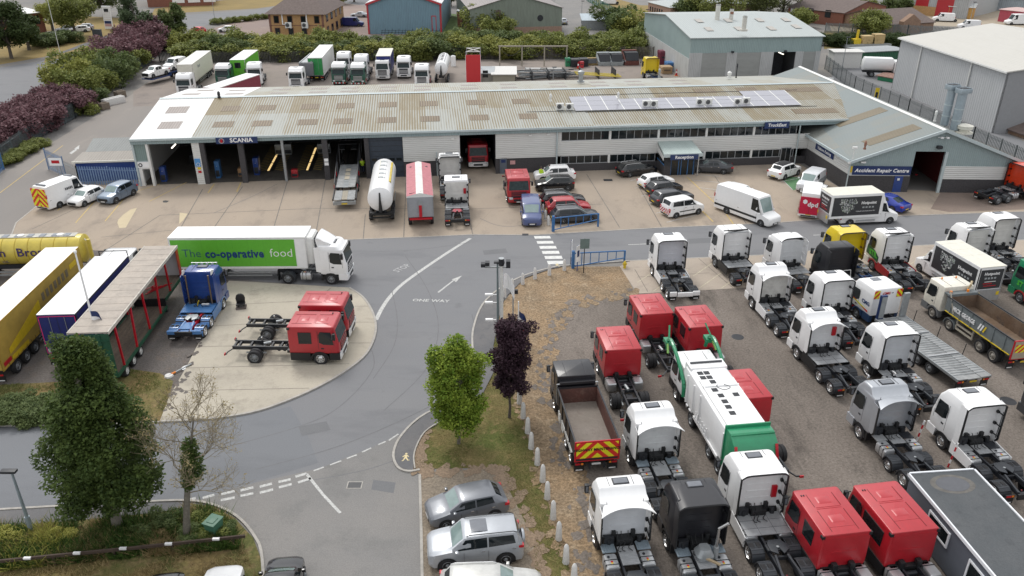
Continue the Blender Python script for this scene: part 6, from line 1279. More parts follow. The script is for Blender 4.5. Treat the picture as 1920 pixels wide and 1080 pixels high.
# ---- plant flatbed with striped cab
t = empty('plant_flatbed'); 
cab_shell(t,white,3.1,length=2.9,ws0=1.6,ws1=2.5,ribs=False,seams=False); glazing(t,1.6,2.5,xb=-1.4); cab_lower(t,M('lower_navy',(.02,.05,.12),.4),2.9,r=.42); front_face(t,white,zg=1.6); mirrors(t,-.28,1.22,2.3)
simple(t,'roof_hatch',None,lambda b: b.box(-1.0,-1.5,-.35,.35,3.09,3.13,sunglass))
simple(t,'rear_chevrons',None,lambda b: [b.box(-2.92,-2.93,s*.72,s*1.18,2.35,3.0,CHEV('chev_mini',(.72,.68,.02),(.60,.03,.02),2.2)) for s in (1,-1)])
text(t,'CMG',.27,(-2.935,.18,2.72),(0,-1,0),(0,0,1),redt,bold=.03,shear=.2); text(t,'uk',.16,(-2.935,-.33,2.74),(0,-1,0),(0,0,1),chass)
simple(t,'side_stripe',None,lambda b: b.prism([(-.4,1.5),(-.4,1.62),(-2.6,1.22),(-2.6,1.10)],'y',1.232,1.24,chevf)); text(t,'CMG',.40,(-2.25,1.245,1.75),(-1,0,0),(0,0,1),navyt,bold=.03,shear=-.2)
simple(t,'flatbed',None,lambda b: ([b.box(-3.6,-12.2,s*.5,s*1.22,1.0,1.08,dk) for s in (1,-1)],b.box(-3.6,-12.2,-.5,.5,.97,1.04,dk),[b.box(-3.8-k*.28,-3.84-k*.28,-1.22,1.22,1.08,1.11,steel) for k in range(29)],[b.box(-3.6,-12.2,s*1.2,s*1.28,.92,1.1,steel) for s in (1,-1)],b.box(-6.2,-6.3,-1.22,1.22,1.1,1.18,alu),b.box(-9.2,-9.3,-1.22,1.22,1.1,1.16,alu)))
simple(t,'loading_ramp',None,lambda b: (b.box(-3.55,-3.75,.7,1.2,1.1,3.0,navy),b.box(-3.75,-3.8,.75,1.15,1.2,2.9,steel))); simple(t,'loading_ramp',None,lambda b: b.box(-3.55,-3.75,-1.2,-.75,1.1,3.0,steel))
chassis(t,-2.6,-12); axle(t,-1.4,.42,rimgrey,False); axle(t,-8.4,.42); axle(t,-9.6,.42)
simple(t,'side_post',None,lambda b: [b.cyl((x,-1.3,1.0),(x-.1,-1.3,2.0),.03,black,6) for x in (-4.5,-7.0,-9.5)])
rearlights(t,-12.1,z=.75)
put(t,1668,541,3.1,-2.9,0,103,'white cab with striped corners towing a grey plant flatbed with upright ramps','lorry')
# ---- back yard
BG = 'lorries in the back yard'
def back(px,py,h,lx,ang,lab,paint=white,**k):
    c = tractor(paint,**k); put(c,px,py,h,lx,0,ang,lab,'lorry',BG); return c
c = back(342,148,3.0,-.25,-86,'white cab pulling the cream curtain trailer',top=3.7,sp=None,axles=2,wind=True)
t = trailer('',cream,dirtywhite,offwhite,L=13.6,z1=4.1,rim=M('cream_frame',(.5,.48,.42),.6)); put(t,345,121,4.1,0,0,-84,'cream curtain sided trailer with dirty roof in the back yard','trailer')
text(t,'Truck',.7,(-3.9,1.29,3.2),(-1,0,0),(0,0,1),grymk,bold=.02)
dg = M('dark_green_paint',(.015,.09,.06),.35,coat=.4)
def greenfront(c,bright=True):
    simple(c,'bumper_stripes',None,lambda b: [b.box(.09,.12,-1.15+k*.3,-1.0+k*.3,.42,.66,redt if k % 2 else platew) for k in range(8)])
    simple(c,'grille_bars',None,lambda b: [b.box(.05,.09,-.75,.75,.95+k*.22,1.06+k*.22,alu) for k in range(4)])
    simple(c,'roof_cap',None,lambda b: b.rbox([(3.05,-.22,-2.2,1.2,.22,.05),(3.5,-.42,-2.2,1.17,.25,.08),(3.75,-.8,-2.2,1.0,.3,.1)],white))
c = back(415,130,3.0,-.25,-88,'dark green cab with white roof and silver grille beside the cream trailer',paint=dg,top=3.7,sp=None,rim=rimgrey,wind=True); greenfront(c)
t = trailer('',coopg,white,dirtywhite,L=10,z1=4.0,rim=offwhite,curtain=False,name='box_trailer',wheels=(-6.5,-7.8),legs=-2.5); put(t,444,112,4.0,0,0,-87,'white and lime green box trailer with a small window in its front','trailer')
simple(t,'window',None,lambda b: (b.box(.02,.06,-.5,.5,2.6,3.5,chass),b.box(.06,.08,-.42,.42,2.68,3.42,glass)))
c = back(475,128,3.0,-.25,-80,'white cab standing at an angle left of the grey tipper lorry',top=3.7,sp='flush',rim=rimgrey,wind=True)
t = trailer('',M('maroon_side',(.20,.03,.05),.5),white,white,L=11,z1=4.0,rim=dirtywhite); put(t,425,160,4.0,0,0,-107,'white roofed maroon trailer close behind the workshop roof','trailer')
put(t,487,139,4.0,-11,1.27,-107,t['label'],'trailer')
# tipper lorry with grey sheeted body
c = back(553,135,3.0,-.25,-88,'white cab of the grey sheeted tipper in the back yard',top=3.6,sp=None,axles=2,rim=rimgrey,wind=True)
t = empty('tipper_trailer'); simple(t,'body',None,lambda b: (b.rbox([(1.2,0,-9.5,1.2,.1,.1),(3.3,0,-9.5,1.25,.1,.1)],midgrey),b.prism([(0,3.3),(0,3.5),(-9.5,3.5),(-9.5,3.3)],'y',-1.2,1.2,steel))); simple(t,'roll_sheet',None,lambda b: (b.cyl((0,.9,3.55),(-9.5,.9,3.55),.1,steel,8),b.cyl((0,-.9,3.5),(-9.5,-.9,3.5),.06,chass,8)))
running_gear(t,(-6,-7.3,-8.6),x0=-.3,x1=-9.5,legs=-2.4); put(t,573,117,3.5,0,0,-89,'grey sheeted tipping trailer behind a white cab in the back yard','trailer')
t = trailer('',offwhite,white,M('door_green',(.02,.24,.06),.5,var=.2),L=13.6,z1=4.2,rim=dirtywhite,curtain=False,name='box_trailer'); put(t,590,108,4.2,-13.6,0,93.5,'white box trailer with bright green rear doors in the back yard','trailer')
back(643,100,3.7,-.9,-88,'tall white cab standing behind the first dark green and white cab',top=3.8,sp='flush',rim=rimgrey,wind=True)
c = back(634,118,3.7,-.9,-88,'dark green cab with white roof right of the green doored trailer',paint=dg,top=3.7,sp=None,rim=rimgrey,wind=True,low=redt); greenfront(c)
c = back(670,119,3.7,-.9,-88,'dark green cab with white roof next to the curtain side lorry',paint=dg,top=3.7,sp=None,rim=rimgrey,wind=True,low=redt); greenfront(c)
c = back(676,106,3.7,-.9,-88,'white cab with roof lettering behind the second dark green cab',top=3.9,sp='flush',rim=rimgrey,wind=True)
c = back(716,116,3.2,-.5,-88,'white cab of the navy curtain side lorry',top=3.4,sp=None,rim=rimgrey,axles=2)
t = trailer('',navyc,cream,navyc,L=8.2,z1=4.0,z0=1.1,rim=dirtywhite,wheels=(-5.5,-6.8),legs=-1.5,name='lorry_body'); put(t,718,105,4.0,0,0,-86,'navy curtain sided body with cream roof behind its white cab','lorry body')
back(756,107,3.7,-.9,-88,'white tractor unit on its own between the navy body and the tanker',top=3.7,sp='flush',rim=rimgrey,wind=True)
back(790,122,3.7,-.9,-88,'white cab with a sun visor closest to the white back yard tanker',top=3.7,sp='flush',rim=rimgrey,wind=True,fair=red)
t = empty('tank_trailer'); tank(t,0,-9.5,1.15,2.4,white)
simple(t,'walkway',None,lambda b: ([b.cyl((-1.5-k*1.5,0,3.5),(-1.5-k*1.5,0,3.62),.25,chass,10) for k in range(5)],b.box(-.8,-8.5,.3,.55,3.45,3.5,steel),b.box(-.8,-8.5,-.55,-.5,3.45,3.55,steel)))
simple(t,'discharge_pipe',None,lambda b: b.tube([(-9.8,0,3.0),(-10.1,0,2.3),(-10.0,0,1.2),(-9.6,0,1.1)],[.07,.12,.25,.2],black,8))
running_gear(t,(-6.4,-7.7,-9.0),x0=-.5,x1=-9.7,legs=-9.6,z=1.05); put(t,827,118,3.3,-9.0,0,91,'white tank trailer in the back yard with a black rear pipe','tanker')
c = tractor(yellow,3.7,sp='flush',axles=2,rim=rimgrey,deck='std',frame=MATS['chassis_blue'],edge=yellow); put(c,1224,109,3.7,-2.7,0,97,'bright yellow tractor unit beside the grey workshop','lorry')
# low loader with two white vehicles
t = empty('low_loader'); lb = M('loader_blue',(.02,.05,.16),.5,var=.2)
simple(t,'deck',None,lambda b: (b.box(0,-4.6,-1.2,1.2,.85,1.0,lb),b.box(-4.6,-10.5,-1.2,1.2,1.25,1.4,lb),[b.box(-.3-k*.8,-.7-k*.8,-1.0,1.0,1.0,1.03,g_pink) for k in range(5)],[b.box(-4.8-k*.8,-5.2-k*.8,-1.0,1.0,1.4,1.43,g_pink) for k in range(7)],b.box(-4.5,-4.7,-1.2,1.2,.8,1.4,lb)))
running_gear(t,(-7.0,-8.2,-9.4),r=.42,x0=-4,x1=-10.5,legs=0,z=1.0,rim=rimwhite,guard_=False)
put(t,276,149,.9,0,0,-110,'blue low loader trailer carrying a white pickup and a white van','trailer')
LLM = t.matrix_basis.copy()
def onload(o,x,z,deg,label,cat):
    p = Matrix.Translation(t.location) @ Matrix.Rotation(t.rotation_euler.z,4,'Z') @ Vector((x,0,z)); o.location = p; o.rotation_euler = (0,0,t.rotation_euler.z+math.radians(deg)); tag(o,label,cat)
o = big_van(white,L=4.6,Hh=1.95,Wd=1.85,hood=1.15,cowl=-1.0,ws=-1.6,wb=(-.85,-3.8),boot=1.5); onload(o,-4.9,1.42,0,'small white van riding at the rear of the blue low loader','van')
o = carlike('pickup',white,L=5.2,Hh=1.8,hood=1.15,nose=1.0,cowl=-1.4,ws=-2.0,re=-3.4,rt=-3.55,boot=1.15,belt=1.15,wb=(-.95,-4.1),r=.38,name='pickup_truck'); simple(o,'grille',None,lambda b: b.box(.0,.03,-.7,.7,.5,.95,black)); onload(o,.3,1.02,0,'white pickup with a black front riding on the front of the blue low loader','pickup')
# ================================================================ CARS AND VANS
CG = 'cars outside the offices'
def car(px,py,lx,ly,deg,lab,h=0,g=None,cat='car',**k):
    k.setdefault('kind','hatch'); o = carlike(**k); put(o,px,py,h,lx,ly,deg,lab,cat,g); return o
suv = dict(L=4.5,Hh=1.66,Wd=1.86,hood=1.04,nose=.92,belt=1.08,boot=1.12,cowl=-1.15,ws=-1.75,re=-3.85,rt=-4.25,r=.35,wb=(-.88,-3.55))
est = dict(L=4.75,Hh=1.48,Wd=1.82,hood=.93,nose=.80,belt=.98,boot=1.0,cowl=-1.3,ws=-2.0,re=-4.2,rt=-4.55,r=.33,wb=(-.9,-3.7),rails=1)
sal = dict(kind='saloon',L=4.9,Hh=1.43,Wd=1.86,hood=.93,nose=.78,belt=.96,boot=1.0,cowl=-1.4,ws=-2.1,re=-3.35,rt=-4.15,r=.34,wb=(-.9,-3.8))
htc = dict(L=4.1,Hh=1.46,Wd=1.76,hood=.95,nose=.80,belt=.98,boot=1.0,cowl=-1.05,ws=-1.65,re=-3.5,rt=-3.95,r=.32,wb=(-.8,-3.35))
mpv = dict(kind='mpv',L=4.4,Hh=1.82,Wd=1.82,hood=1.10,nose=.92,belt=1.15,boot=1.2,cowl=-.95,ws=-1.6,re=-4.1,rt=-4.33,r=.32,wb=(-.85,-3.58),wr=.80)
green_tint = M('screen_cyan',(.20,.27,.26),.08,spec=.9)
o = car(838,994,-.82,1.78/2,197.5,'dark silver hatchback nearest the grass in the gravel car park',paint=midgrey,**{**htc,'L': 4.2,'Wd': 1.8},rim=rimgrey,screen=green_tint)
o = car(840,1073,-.9,.94,188.5,'silver four by four with sunroof and spare wheel on its back',paint=silver,**{**suv,'L': 4.6,'Hh': 1.82,'hood': 1.16,'nose': 1.05,'belt': 1.18,'boot': 1.25,'r': .40,'wb': (-.9,-3.7),'Wd': 1.88,'re': -4.3,'rt': -4.5},sunroof=True,rails=2,spare=True,skirt=silver,screen=green_tint,cat='four by four')
o = car(840,1120,-.9,.9,181,'pale silver car cut by the bottom edge below the four by four',paint=M('pale_silver',(.50,.50,.48),.35,.2,coat=.5),**est,screen=green_tint); o.rotation_euler.z += PI; put(o,830,1122,0,-4.6,0,2,o['label'],'car')
o = car(540,1039,-4.1,0,-82,'black hatchback facing away at the bottom of the junction',paint=carblack,**htc,screen=green_tint); put(o,538,1042,.78,0,0,96,o['label'],'car')
o = car(420,1058,0,0,96,'white car at the bottom edge beside the verge',h=.9,paint=white,**htc,screen=green_tint); put(o,424,1059,.78,0,0,97,o['label'],'car')
o = car(312,1075,0,0,97,'black car roof just showing at the bottom edge left of the white one',h=.9,paint=carblack,**htc,screen=green_tint); put(o,315,1072,.78,0,0,97,o['label'],'car')
# outside the offices
car(1018,343,-.88,.93,187,'white four by four at the head of the row beside the bollards',paint=white,g=CG,**{**suv,'L': 4.7})
car(1020,361,-.88,.9,187,'black hatchback second in the row beside the bollards',paint=carblack,g=CG,**{**suv,'L': 4.3,'Hh': 1.55})
car(1108,389,-.9,-.91,8,'black estate third in the row beside the bollards',h=0,paint=carblack,g=CG,**est) if 0 else car(1083,388,-.9,-.91,8,'black estate third in the row beside the bollards',paint=carblack,g=CG,**est)
car(1093,404,-.88,-.93,8,'red four by four fourth in the row beside the bollards',paint=M('car_red',(.36,.012,.02),.3,coat=.6,var=.05),g=CG,**suv)
car(1108,418,-.9,-.91,9,'dark grey estate with roof rails behind the blue height barrier',paint=dkgrey,g=CG,**est)
car(1181,333.5,-3.7,-.91,20,'black estate parked against the office wall left of reception',paint=carblack,g=CG,**est)
car(1308.7,325.5,-.9,.93,172,'dark grey saloon right of the reception porch',paint=dkgrey,g=CG,**sal)
car(1219,357,-3.35,-.88,24,'white hatchback nearest the reception path',paint=white,g=CG,**htc)
car(1234,370,-3.35,-.88,24,'black hatchback second from reception',paint=carblack,g=CG,**htc)
car(1248,388,-3.7,-.88,24,'dark grey estate behind the white striped van',paint=dkgrey,g=CG,**{**est,'rails': 0})
o = car(1267.5,410,-3.58,-.9,25,'white small van with red striped rear corner nearest the road',paint=white,g=CG,cat='van',**mpv)
simple(o,'rear_stripes',None,lambda b: b.box(-4.41,-4.42,-.8,.8,.5,1.0,CHEV('chev_red_white',(.7,.7,.7),(.5,.02,.05),3)))
simple(o,'side_stripe',None,lambda b: (b.box(-1.3,-3.2,-.925,-.915,.62,.72,black)))
o = big_van(white,L=7.2,Hh=2.75,name='panel_van',wb=(-1.0,-5.32),skirt=black,screen=green_tint); put(o,1425,425,0,-1.0,-1.0,-55,'long white high roof van crossing the visitor bays','van')
simple(o,'side_trim',None,lambda b: [b.box(-1.6,-7.0,s*.99,s*1.008,.62,.82,black) for s in (1,-1)])
o = car(1418,352,0,0,0,'white car mostly hidden behind the long white van',paint=white,g=CG,**htc); put(o,1415,364,.9,-.4,0,-45,o['label'],'car')
o = car(1448,326,-4.5,-.5,0,'white four by four with black roof at the green charging bay',paint=white,**{**suv,'L': 4.6},blackroof=True); put(o,1472,338,0,-3.5,-.93,40,o['label'],'car')
o = big_van(M('van_silver_white',(.60,.61,.63),.35,coat=.4),L=4.75,Hh=1.9,Wd=1.85,hood=1.12,cowl=-.95,ws=-1.6,wb=(-.85,-3.8),boot=1.5,screen=green_tint); put(o,1505,358,.3,0,0,232,'silver white small van facing the road beside the repair wing','van')
simple(o,'side_livery',None,lambda b: [b.box(-2.3,-4.6,s*.918,s*.93,.5,1.15,M('van_grey_panel',(.24,.26,.28),.4)) for s in (1,-1)])
o = big_van(white,L=4.6,Hh=1.95,Wd=1.85,hood=1.12,cowl=-.95,ws=-1.6,wb=(-.85,-3.8),boot=1.5,rack=3); put(o,1534,348,2.0,-2.6,0,60,'white van with roof bars behind the red backed courier van','van')
o = big_van(white,L=6.0,Hh=2.7,Wd=2.0,wb=(-1.0,-4.6),screen=green_tint,name='courier_van'); dr_ = M('courier_red',(.55,.01,.05),.4)
rp_ = simple(o,'rear_door',None,lambda b: (b.box(-6.0,-6.03,-.93,.93,.55,2.35,dr_),b.box(-6.03,-6.04,-.01,.01,.55,2.35,chass)))
text(rp_,'dpd',.62,(-6.05,-.30,1.6),(0,-1,0),(0,0,1),white,bold=.04)
simple(rp_,'cube_logo',None,lambda b: b.add([(-6.05,.25+.0,1.72),(-6.05,.45,1.6),(-6.05,.65,1.72),(-6.05,.65,1.98),(-6.05,.45,2.1),(-6.05,.25,1.98)],[(0,1,2,3,4,5)],white))
for s in (1,-1): simple(o,'side_livery',None,lambda b: b.prism([(-4.6,.6),(-5.9,.6),(-5.9,2.0),(-5.3,1.6)],'y',s*.99,s*1.008,dr_))
put(o,1515,402,.55,-6.0,0,68,'white courier van with a red rear door beside the box lorry','van')
o = car(1690,405,0,0,0,'metallic blue saloon outside the repair wing door',paint=M('metallic_blue',(.012,.035,.30),.25,.2,coat=.7,var=.05),**sal,screen=wsglass); put(o,1700,396,.3,-4.9,0,123,o['label'],'car')
o = big_van(M('blue_van_paint',(.07,.095,.22),.3,coat=.6,var=.05),L=5.0,Hh=1.95,Wd=1.95,hood=1.2,cowl=-.85,ws=-1.7,wb=(-.95,-3.85),boot=1.55,screen=green_tint); put(o,998,421,.4,0,0,-88,'slate blue van facing the camera beside the bollards','van')
# left of the workshop
o = big_van(white,L=5.9,Hh=2.6,Wd=2.0,wb=(-1.0,-4.6),screen=green_tint); 
rp_ = simple(o,'rear_door',None,lambda b: (b.box(-5.9,-5.94,-.95,.95,.5,2.4,chevy),b.box(-5.94,-5.95,-.01,.01,.5,2.4,chass),b.box(-5.94,-5.96,-.9,.9,1.5,1.53,redt)))
simple(o,'light_bar',None,lambda b: (b.box(-5.3,-5.5,-.6,.6,2.62,2.74,sunglass),b.box(-1.9,-2.1,-.5,.5,2.62,2.74,sunglass)))
text(o,'Frontier',.42,(-2.9,-1.01,1.7),(1,0,0),(0,0,1),chass,shear=.1) if 0 else simple(o,'side_lettering',None,lambda b: [b.box(-2.6-k*.2,-2.72-k*.2,-1.012,-1.006,1.6,1.85,chass) for k in range(5)])
put(o,79,389,.4,-5.9,0,70,'white service van with yellow and red striped rear doors','van')
o = car(137,384,0,0,0,'white hatchback between the striped van and the blue grey car',paint=white,**htc,screen=green_tint); put(o,135,384,.4,0,0,-108,o['label'],'car'); o.children
simple(o,'grille',None,lambda b: b.box(0.0,.03,-.5,.5,.38,.62,black))
o = car(197,376,0,0,0,'blue grey four by four nearest the blue steel fence',paint=M('bluegrey_metal',(.16,.21,.28),.3,.3,coat=.5),**suv,screen=green_tint); put(o,193,379,.4,0,0,-106,o['label'],'car')
simple(o,'grille',None,lambda b: b.box(0.0,.03,-.6,.6,.5,.75,black))
# distant cars
FG = 'cars parked far off'
def far(px,py,deg,paint,lab,kind=None,**k):
    kk = {**(kind or htc),**k}; o = carlike(paint=paint,**{'kind': 'hatch',**kk}); L = kk['L']; put(o,px,py,0,-L/2,0,deg,lab,'van' if kk.get('kind') in ('van','mpv') else 'car',FG)
far(426,60,185,white,'white hatchback in the brick paved car park left of the brick office')
far(372,62,150,redt,'white backed car with red lamps at the left end of the brick paved car park')
far(675,32,175,silver,'silver saloon behind the dark blue van',sal)
o = big_van(M('deep_blue',(.012,.02,.14),.35,coat=.5),L=5.6,Hh=2.2,Wd=2.0); put(o,660,50,0,-2.8,-.9,-3,'dark blue van between the brick office and the blue shed','van',FG)
far(150,60,200,white,'white car under the round tree at the far left',est); far(160,56,200,silver,'silver car beyond the white one at the far left'); far(92,72,190,dkgrey,'dark car in front of the brick house at the far left'); far(125,60,195,silver,'silver estate between the far left trees',est)
far(1055,45,100,silver,'silver car by the corner of the green shed'); 
o = big_van(M('beige_van',(.42,.42,.38),.4),L=5.0,Hh=2.1,Wd=1.9); put(o,1147,44,0,-2.5,0,190,'beige van beyond the hedge by the green steel fence','van',FG)
for px,py,dg_,lab,L in ((1595,21,190,'white van beside the brick building far right',5.2),(1628,30,200,'small white van in the far verge gap',4.5),(1768,40,165,'white van with a dark band behind the tiled bungalow',5.2),(1905,46,185,'white high van at the far right edge',6.0),(1140,8,170,'white van at the top of the works yard',5.0),(1815,54,170,'white van half hidden by the fence near the white sheds',5.0)):
    o = big_van(white,L=L,Hh=2.1 if L < 6 else 2.6,Wd=1.95); put(o,px,py,0,-L/2,0,dg_,lab,'van',FG)
# water tanker lorry behind the big white shed
t = empty('tanker_lorry'); tk = simple(t,'tank',None,lambda b: b.rbox([(1.2,-2.4,-7.4,.8,.2,.2),(1.6,-2.3,-7.5,1.15,.3,.3),(2.7,-2.3,-7.5,1.2,.3,.3),(3.3,-2.5,-7.3,.9,.3,.3)],white),smooth=50)
cab_shell(t,white,2.9,ws0=1.7,ws1=2.6); glazing(t,1.7,2.6); cab_lower(t); front_face(t,white,zg=1.7); chassis(t,-2,-7.3); axle(t,-1.4); axle(t,-5.8)
put(t,1664,146,0,-3.0,-1.1,-12,'white tanker lorry beyond the fence next to the big pale shed','lorry')
# motorcycle and people
b_ = empty('motorcycle'); 
for x in (0,-1.4):
    w_ = MB(); w_.lathe([(.22,-.06),(.30,-.06),(.33,0),(.30,.06),(.22,.06)],(x,0,.33),'y',tyrem,18); w_.lathe([(.2,-.02),(.04,-.03),(.04,.03),(.2,.02)],(x,0,.33),'y',steel,12); w_.build('wheel',b_)
simple(b_,'frame',None,lambda b: (b.tube([(0,0,.33),(-.25,0,.95)],.035,chrome,6),b.tube([(-.25,0,.85),(-.8,0,.45),(-1.4,0,.33)],.05,black,6),b.rbox([(.3,-.4,-1.0,.15,.05,.05),(.65,-.4,-1.0,.17,.05,.05)],steel)))
simple(b_,'fuel_tank',None,lambda b: b.rbox([(.68,-.3,-.8,.14,.08,.08),(.85,-.28,-.8,.17,.1,.1),(.95,-.35,-.72,.1,.08,.08)],white)); simple(b_,'seat',None,lambda b: b.rbox([(.75,-.8,-1.5,.13,.05,.05),(.85,-.8,-1.5,.15,.05,.05)],black),.0); simple(b_,'handlebar',None,lambda b: b.tube([(-.4,-.35,1.05),(-.25,-.1,.98),(-.25,.1,.98),(-.4,.35,1.05)],.02,black,6))
put(b_,1008,336,0,0,0,205,'black and white motorcycle being held beside the white four by four','motorcycle')
def person(px,py,deg,top,legs,skin,hair,label,vest=None,lean=0):
    o = empty('person'); V = []; E_ = []; R_ = []
    def n(p,r,par=None): V.append(p); R_.append(r); (E_.append((par,len(V)-1)) if par is not None else None); return len(V)-1
    pel = n((0,0,.95),.13); wa = n((0,0,1.1),.12,pel); ch = n((.02,0,1.35),.15,wa); nk = n((.03,0,1.50),.06,ch); hd = n((.05,0,1.60),.085,nk); hd2 = n((.05,0,1.70),.095,hd); n((.05,0,1.77),.06,hd2)
    n((.145,0,1.66),.022,hd2)
    for s in (1,-1):
        sh = n((.02,s*.19,1.42),.06,ch); el = n((.08,s*.25,1.14),.042,sh); ha = n((.30,s*.18,1.02),.03,el); n((.38,s*.17,1.0),.024,ha)
        hp = n((0,s*.09,.88),.09,pel); kn = n((.03+s*.03,s*.11,.5),.06,hp); an = n((-.02+s*.05,s*.12,.09),.04,kn); n((.13+s*.05,s*.13,.04),.035,an)
    me = bpy.data.meshes.new('person'); me.from_pydata(V,E_,[]); bd = link('body',me,o); me.materials.append(skin)
    sm_ = bd.modifiers.new('skin','SKIN'); sm_.use_smooth_shade = True
    for i,r in enumerate(R_): me.skin_vertices[0].data[i].radius = (r,r)
    me.skin_vertices[0].data[0].use_root = True
    ss = bd.modifiers.new('sub','SUBSURF'); ss.levels = 1; ss.render_levels = 1
    simple(o,'jacket',None,lambda b: (b.rbox([(.92,.16,-.15,.20,.12,.12),(1.1,.16,-.14,.20,.12,.12),(1.35,.19,-.15,.23,.12,.12),(1.47,.12,-.10,.17,.08,.08)],vest or top),[b.tube([(.02,s*.19,1.43),(.08,s*.255,1.14),(.29,s*.18,1.03)],[.08,.062,.045],top,8) for s in (1,-1)]),smooth=60)
    simple(o,'trousers',None,lambda b: [b.tube([(0,s*.09,.96),(.03+s*.03,s*.11,.5),(-.02+s*.05,s*.12,.12)],[.115,.085,.065],legs,8) for s in (1,-1)],smooth=60)
    simple(o,'hair',None,lambda b: b.lathe([(.001,.115),(.07,.10),(.105,.04),(.10,-.03),(.07,-.06)],(.035,0,1.70),'z',hair,12),smooth=60)
    simple(o,'face',None,lambda b: ([b.box(.135,.142,s*.03-.012,s*.03+.012,1.685,1.70,chass) for s in (1,-1)],b.box(.128,.136,-.03,.03,1.60,1.61,redt)))
    simple(o,'shoe',None,lambda b: [b.rbox([(.0,.22+s*.05,-.08+s*.05,.05,.04,.03),(.08,.16+s*.05,-.08+s*.05,.04,.03,.03)],black) for s in (1,)])
    put(o,px,py,0,0,0,deg,label,'person'); return o
skin = M('skin',(.45,.28,.2),.6); hair = M('hair',(.06,.04,.03),.8); hv = M('hi_vis',(.50,.75,.03),.6); jean = M('jeans',(.04,.05,.09),.8)
person(1014,341,60,hv,jean,skin,hair,'person in a lime hi-vis jacket standing by the motorcycle')
person(1030,337,200,black,black,skin,hair,'person in black standing behind the motorcycle')
person(681,324,100,hv,jean,skin,hair,'person in hi-vis beside the car transporter')
# ================================================================ OTHER BUILDINGS
def frame_from(a,b_):
    "origin at a, x axis towards b_"
    A_,B_ = at(*a),at(*b_); d = B_-A_; return A_,math.atan2(d.y,d.x),d.length
def shed(a,b_,depth,eave,label,wall,roofm,ridge=1.5,cat='building',name='industrial_building',lower=None,axis='x',lowz=0,doors=(),ov=.3,trimm=offwhite,back=1):
    "front edge a->b_ on the ground, running back depth; ridge along x or y"
    o_,an,L = frame_from(a,b_); r = empty(name,None,o_,an); tag(r,label,cat)
    e = eave
    if axis == 'y': prof = [(0,lowz),(L,lowz),(L,e),(L/2,e+ridge),(0,e)]
    bmk = lambda nm,fn,p=r: bp(nm,fn,p,smooth=0)
    if axis == 'y':
        bmk('wall',lambda b: (b.prism(prof,'y',0,.1,wall),b.prism(prof,'y',depth-.1,depth,wall),b.box(0,.1,.1,depth-.1,lowz,e,wall),b.box(L-.1,L,.1,depth-.1,lowz,e,wall)))
        def rf_(b):
            for s0,s1,z0,z1 in ((-ov,L/2,e-ridge*ov*2/L,e+ridge),(L/2,L+ov,e+ridge,e-ridge*ov*2/L)):
                b.add([(s0,-ov,z0+.12),(s1,-ov,z1+.12),(s1,depth+ov,z1+.12),(s0,depth+ov,z0+.12),(s0,-ov,z0),(s1,-ov,z1),(s1,depth+ov,z1),(s0,depth+ov,z0)],[(0,1,2,3),(7,6,5,4),(0,4,5,1),(1,5,6,2),(2,6,7,3),(3,7,4,0)],roofm)
        rf = bmk('roof',rf_)
    else:
        pf = [(0,lowz),(depth,lowz),(depth,e),(depth/2,e+ridge),(0,e)]
        bmk('wall',lambda b: (b.prism(pf,'x',0,.1,wall),b.prism(pf,'x',L-.1,L,wall),b.box(.1,L-.1,0,.1,lowz,e,wall),b.box(.1,L-.1,depth-.1,depth,lowz,e,wall)))
        def rf_(b):
            for s0,s1,z0,z1 in ((-ov,depth/2,e-ridge*ov*2/depth,e+ridge),(depth/2,depth+ov,e+ridge,e-ridge*ov*2/depth)):
                b.add([(-ov,s0,z0+.12),(-ov,s1,z1+.12),(L+ov,s1,z1+.12),(L+ov,s0,z0+.12),(-ov,s0,z0),(-ov,s1,z1),(L+ov,s1,z1),(L+ov,s0,z0)],[(0,1,2,3),(7,6,5,4),(0,4,5,1),(1,5,6,2),(2,6,7,3),(3,7,4,0)],roofm)
        rf = bmk('roof',rf_)
    if lower: bmk('plinth',lambda b: (b.box(-.03,L+.03,-.03,0,0,lower[0],lower[1]),b.box(-.03,0,0,depth,0,lower[0],lower[1]),b.box(L,L+.03,0,depth,0,lower[0],lower[1])))
    return r,L,rf,bmk
# grey workshop with tall chimneys
gw = RIB('grey_green_sheet',(.27,.35,.35),0,.3,.3,(.23,.30,.30)); gr_ = RIB('pale_roof_sheet',(.38,.415,.41),0,.4,.4,(.34,.365,.355),lo=.5,hi=1)
pg = at(1289,153); A2 = math.radians(5.0)
r = empty('grey_workshop',None,pg,A2); tag(r,'grey green workshop with pale lower walls, shutters and three white chimneys','workshop')
ez = hz(pg,71); L = 23.5; DP = 34
bmk = lambda nm,fn,p=r: bp(nm,fn,p,smooth=0)
bmk('wall',lambda b: (b.prism([(0,0),(DP,0),(DP,ez-.1),(DP/2,ez+1.6),(0,ez-.1)],'x',0,.15,gw),b.box(.15,L,0,.15,ez-2.6,ez-.1,gw),b.prism([(0,0),(DP,0),(DP,ez-.1),(DP/2,ez+1.6),(0,ez-.1)],'x',L-.15,L,gw)))
bmk('lower_wall',lambda b: b.box(-.05,0,0,DP,0,ez*.52,RIB('pale_grey_panel',(.50,.51,.50),1,.4,.2)))
for x0,x1 in ((-.05,2.2),(6.6,8.4),(12.7,15.0),(19.0,20.4),(22.6,23.5)): bmk('front_panel',lambda b: b.box(x0,x1,-.05,.15,0,ez-2.55,RIB('pale_grey_panel2',(.42,.43,.43),0,.3,.3)))
for x0,x1 in ((2.2,6.6),(8.4,12.7),(20.4,22.6)): bmk('roller_shutter',lambda b: b.box(x0,x1,.02,.1,0,ez-2.55,RIB('shutter_grey',(.30,.31,.30),2,.12,.4)))
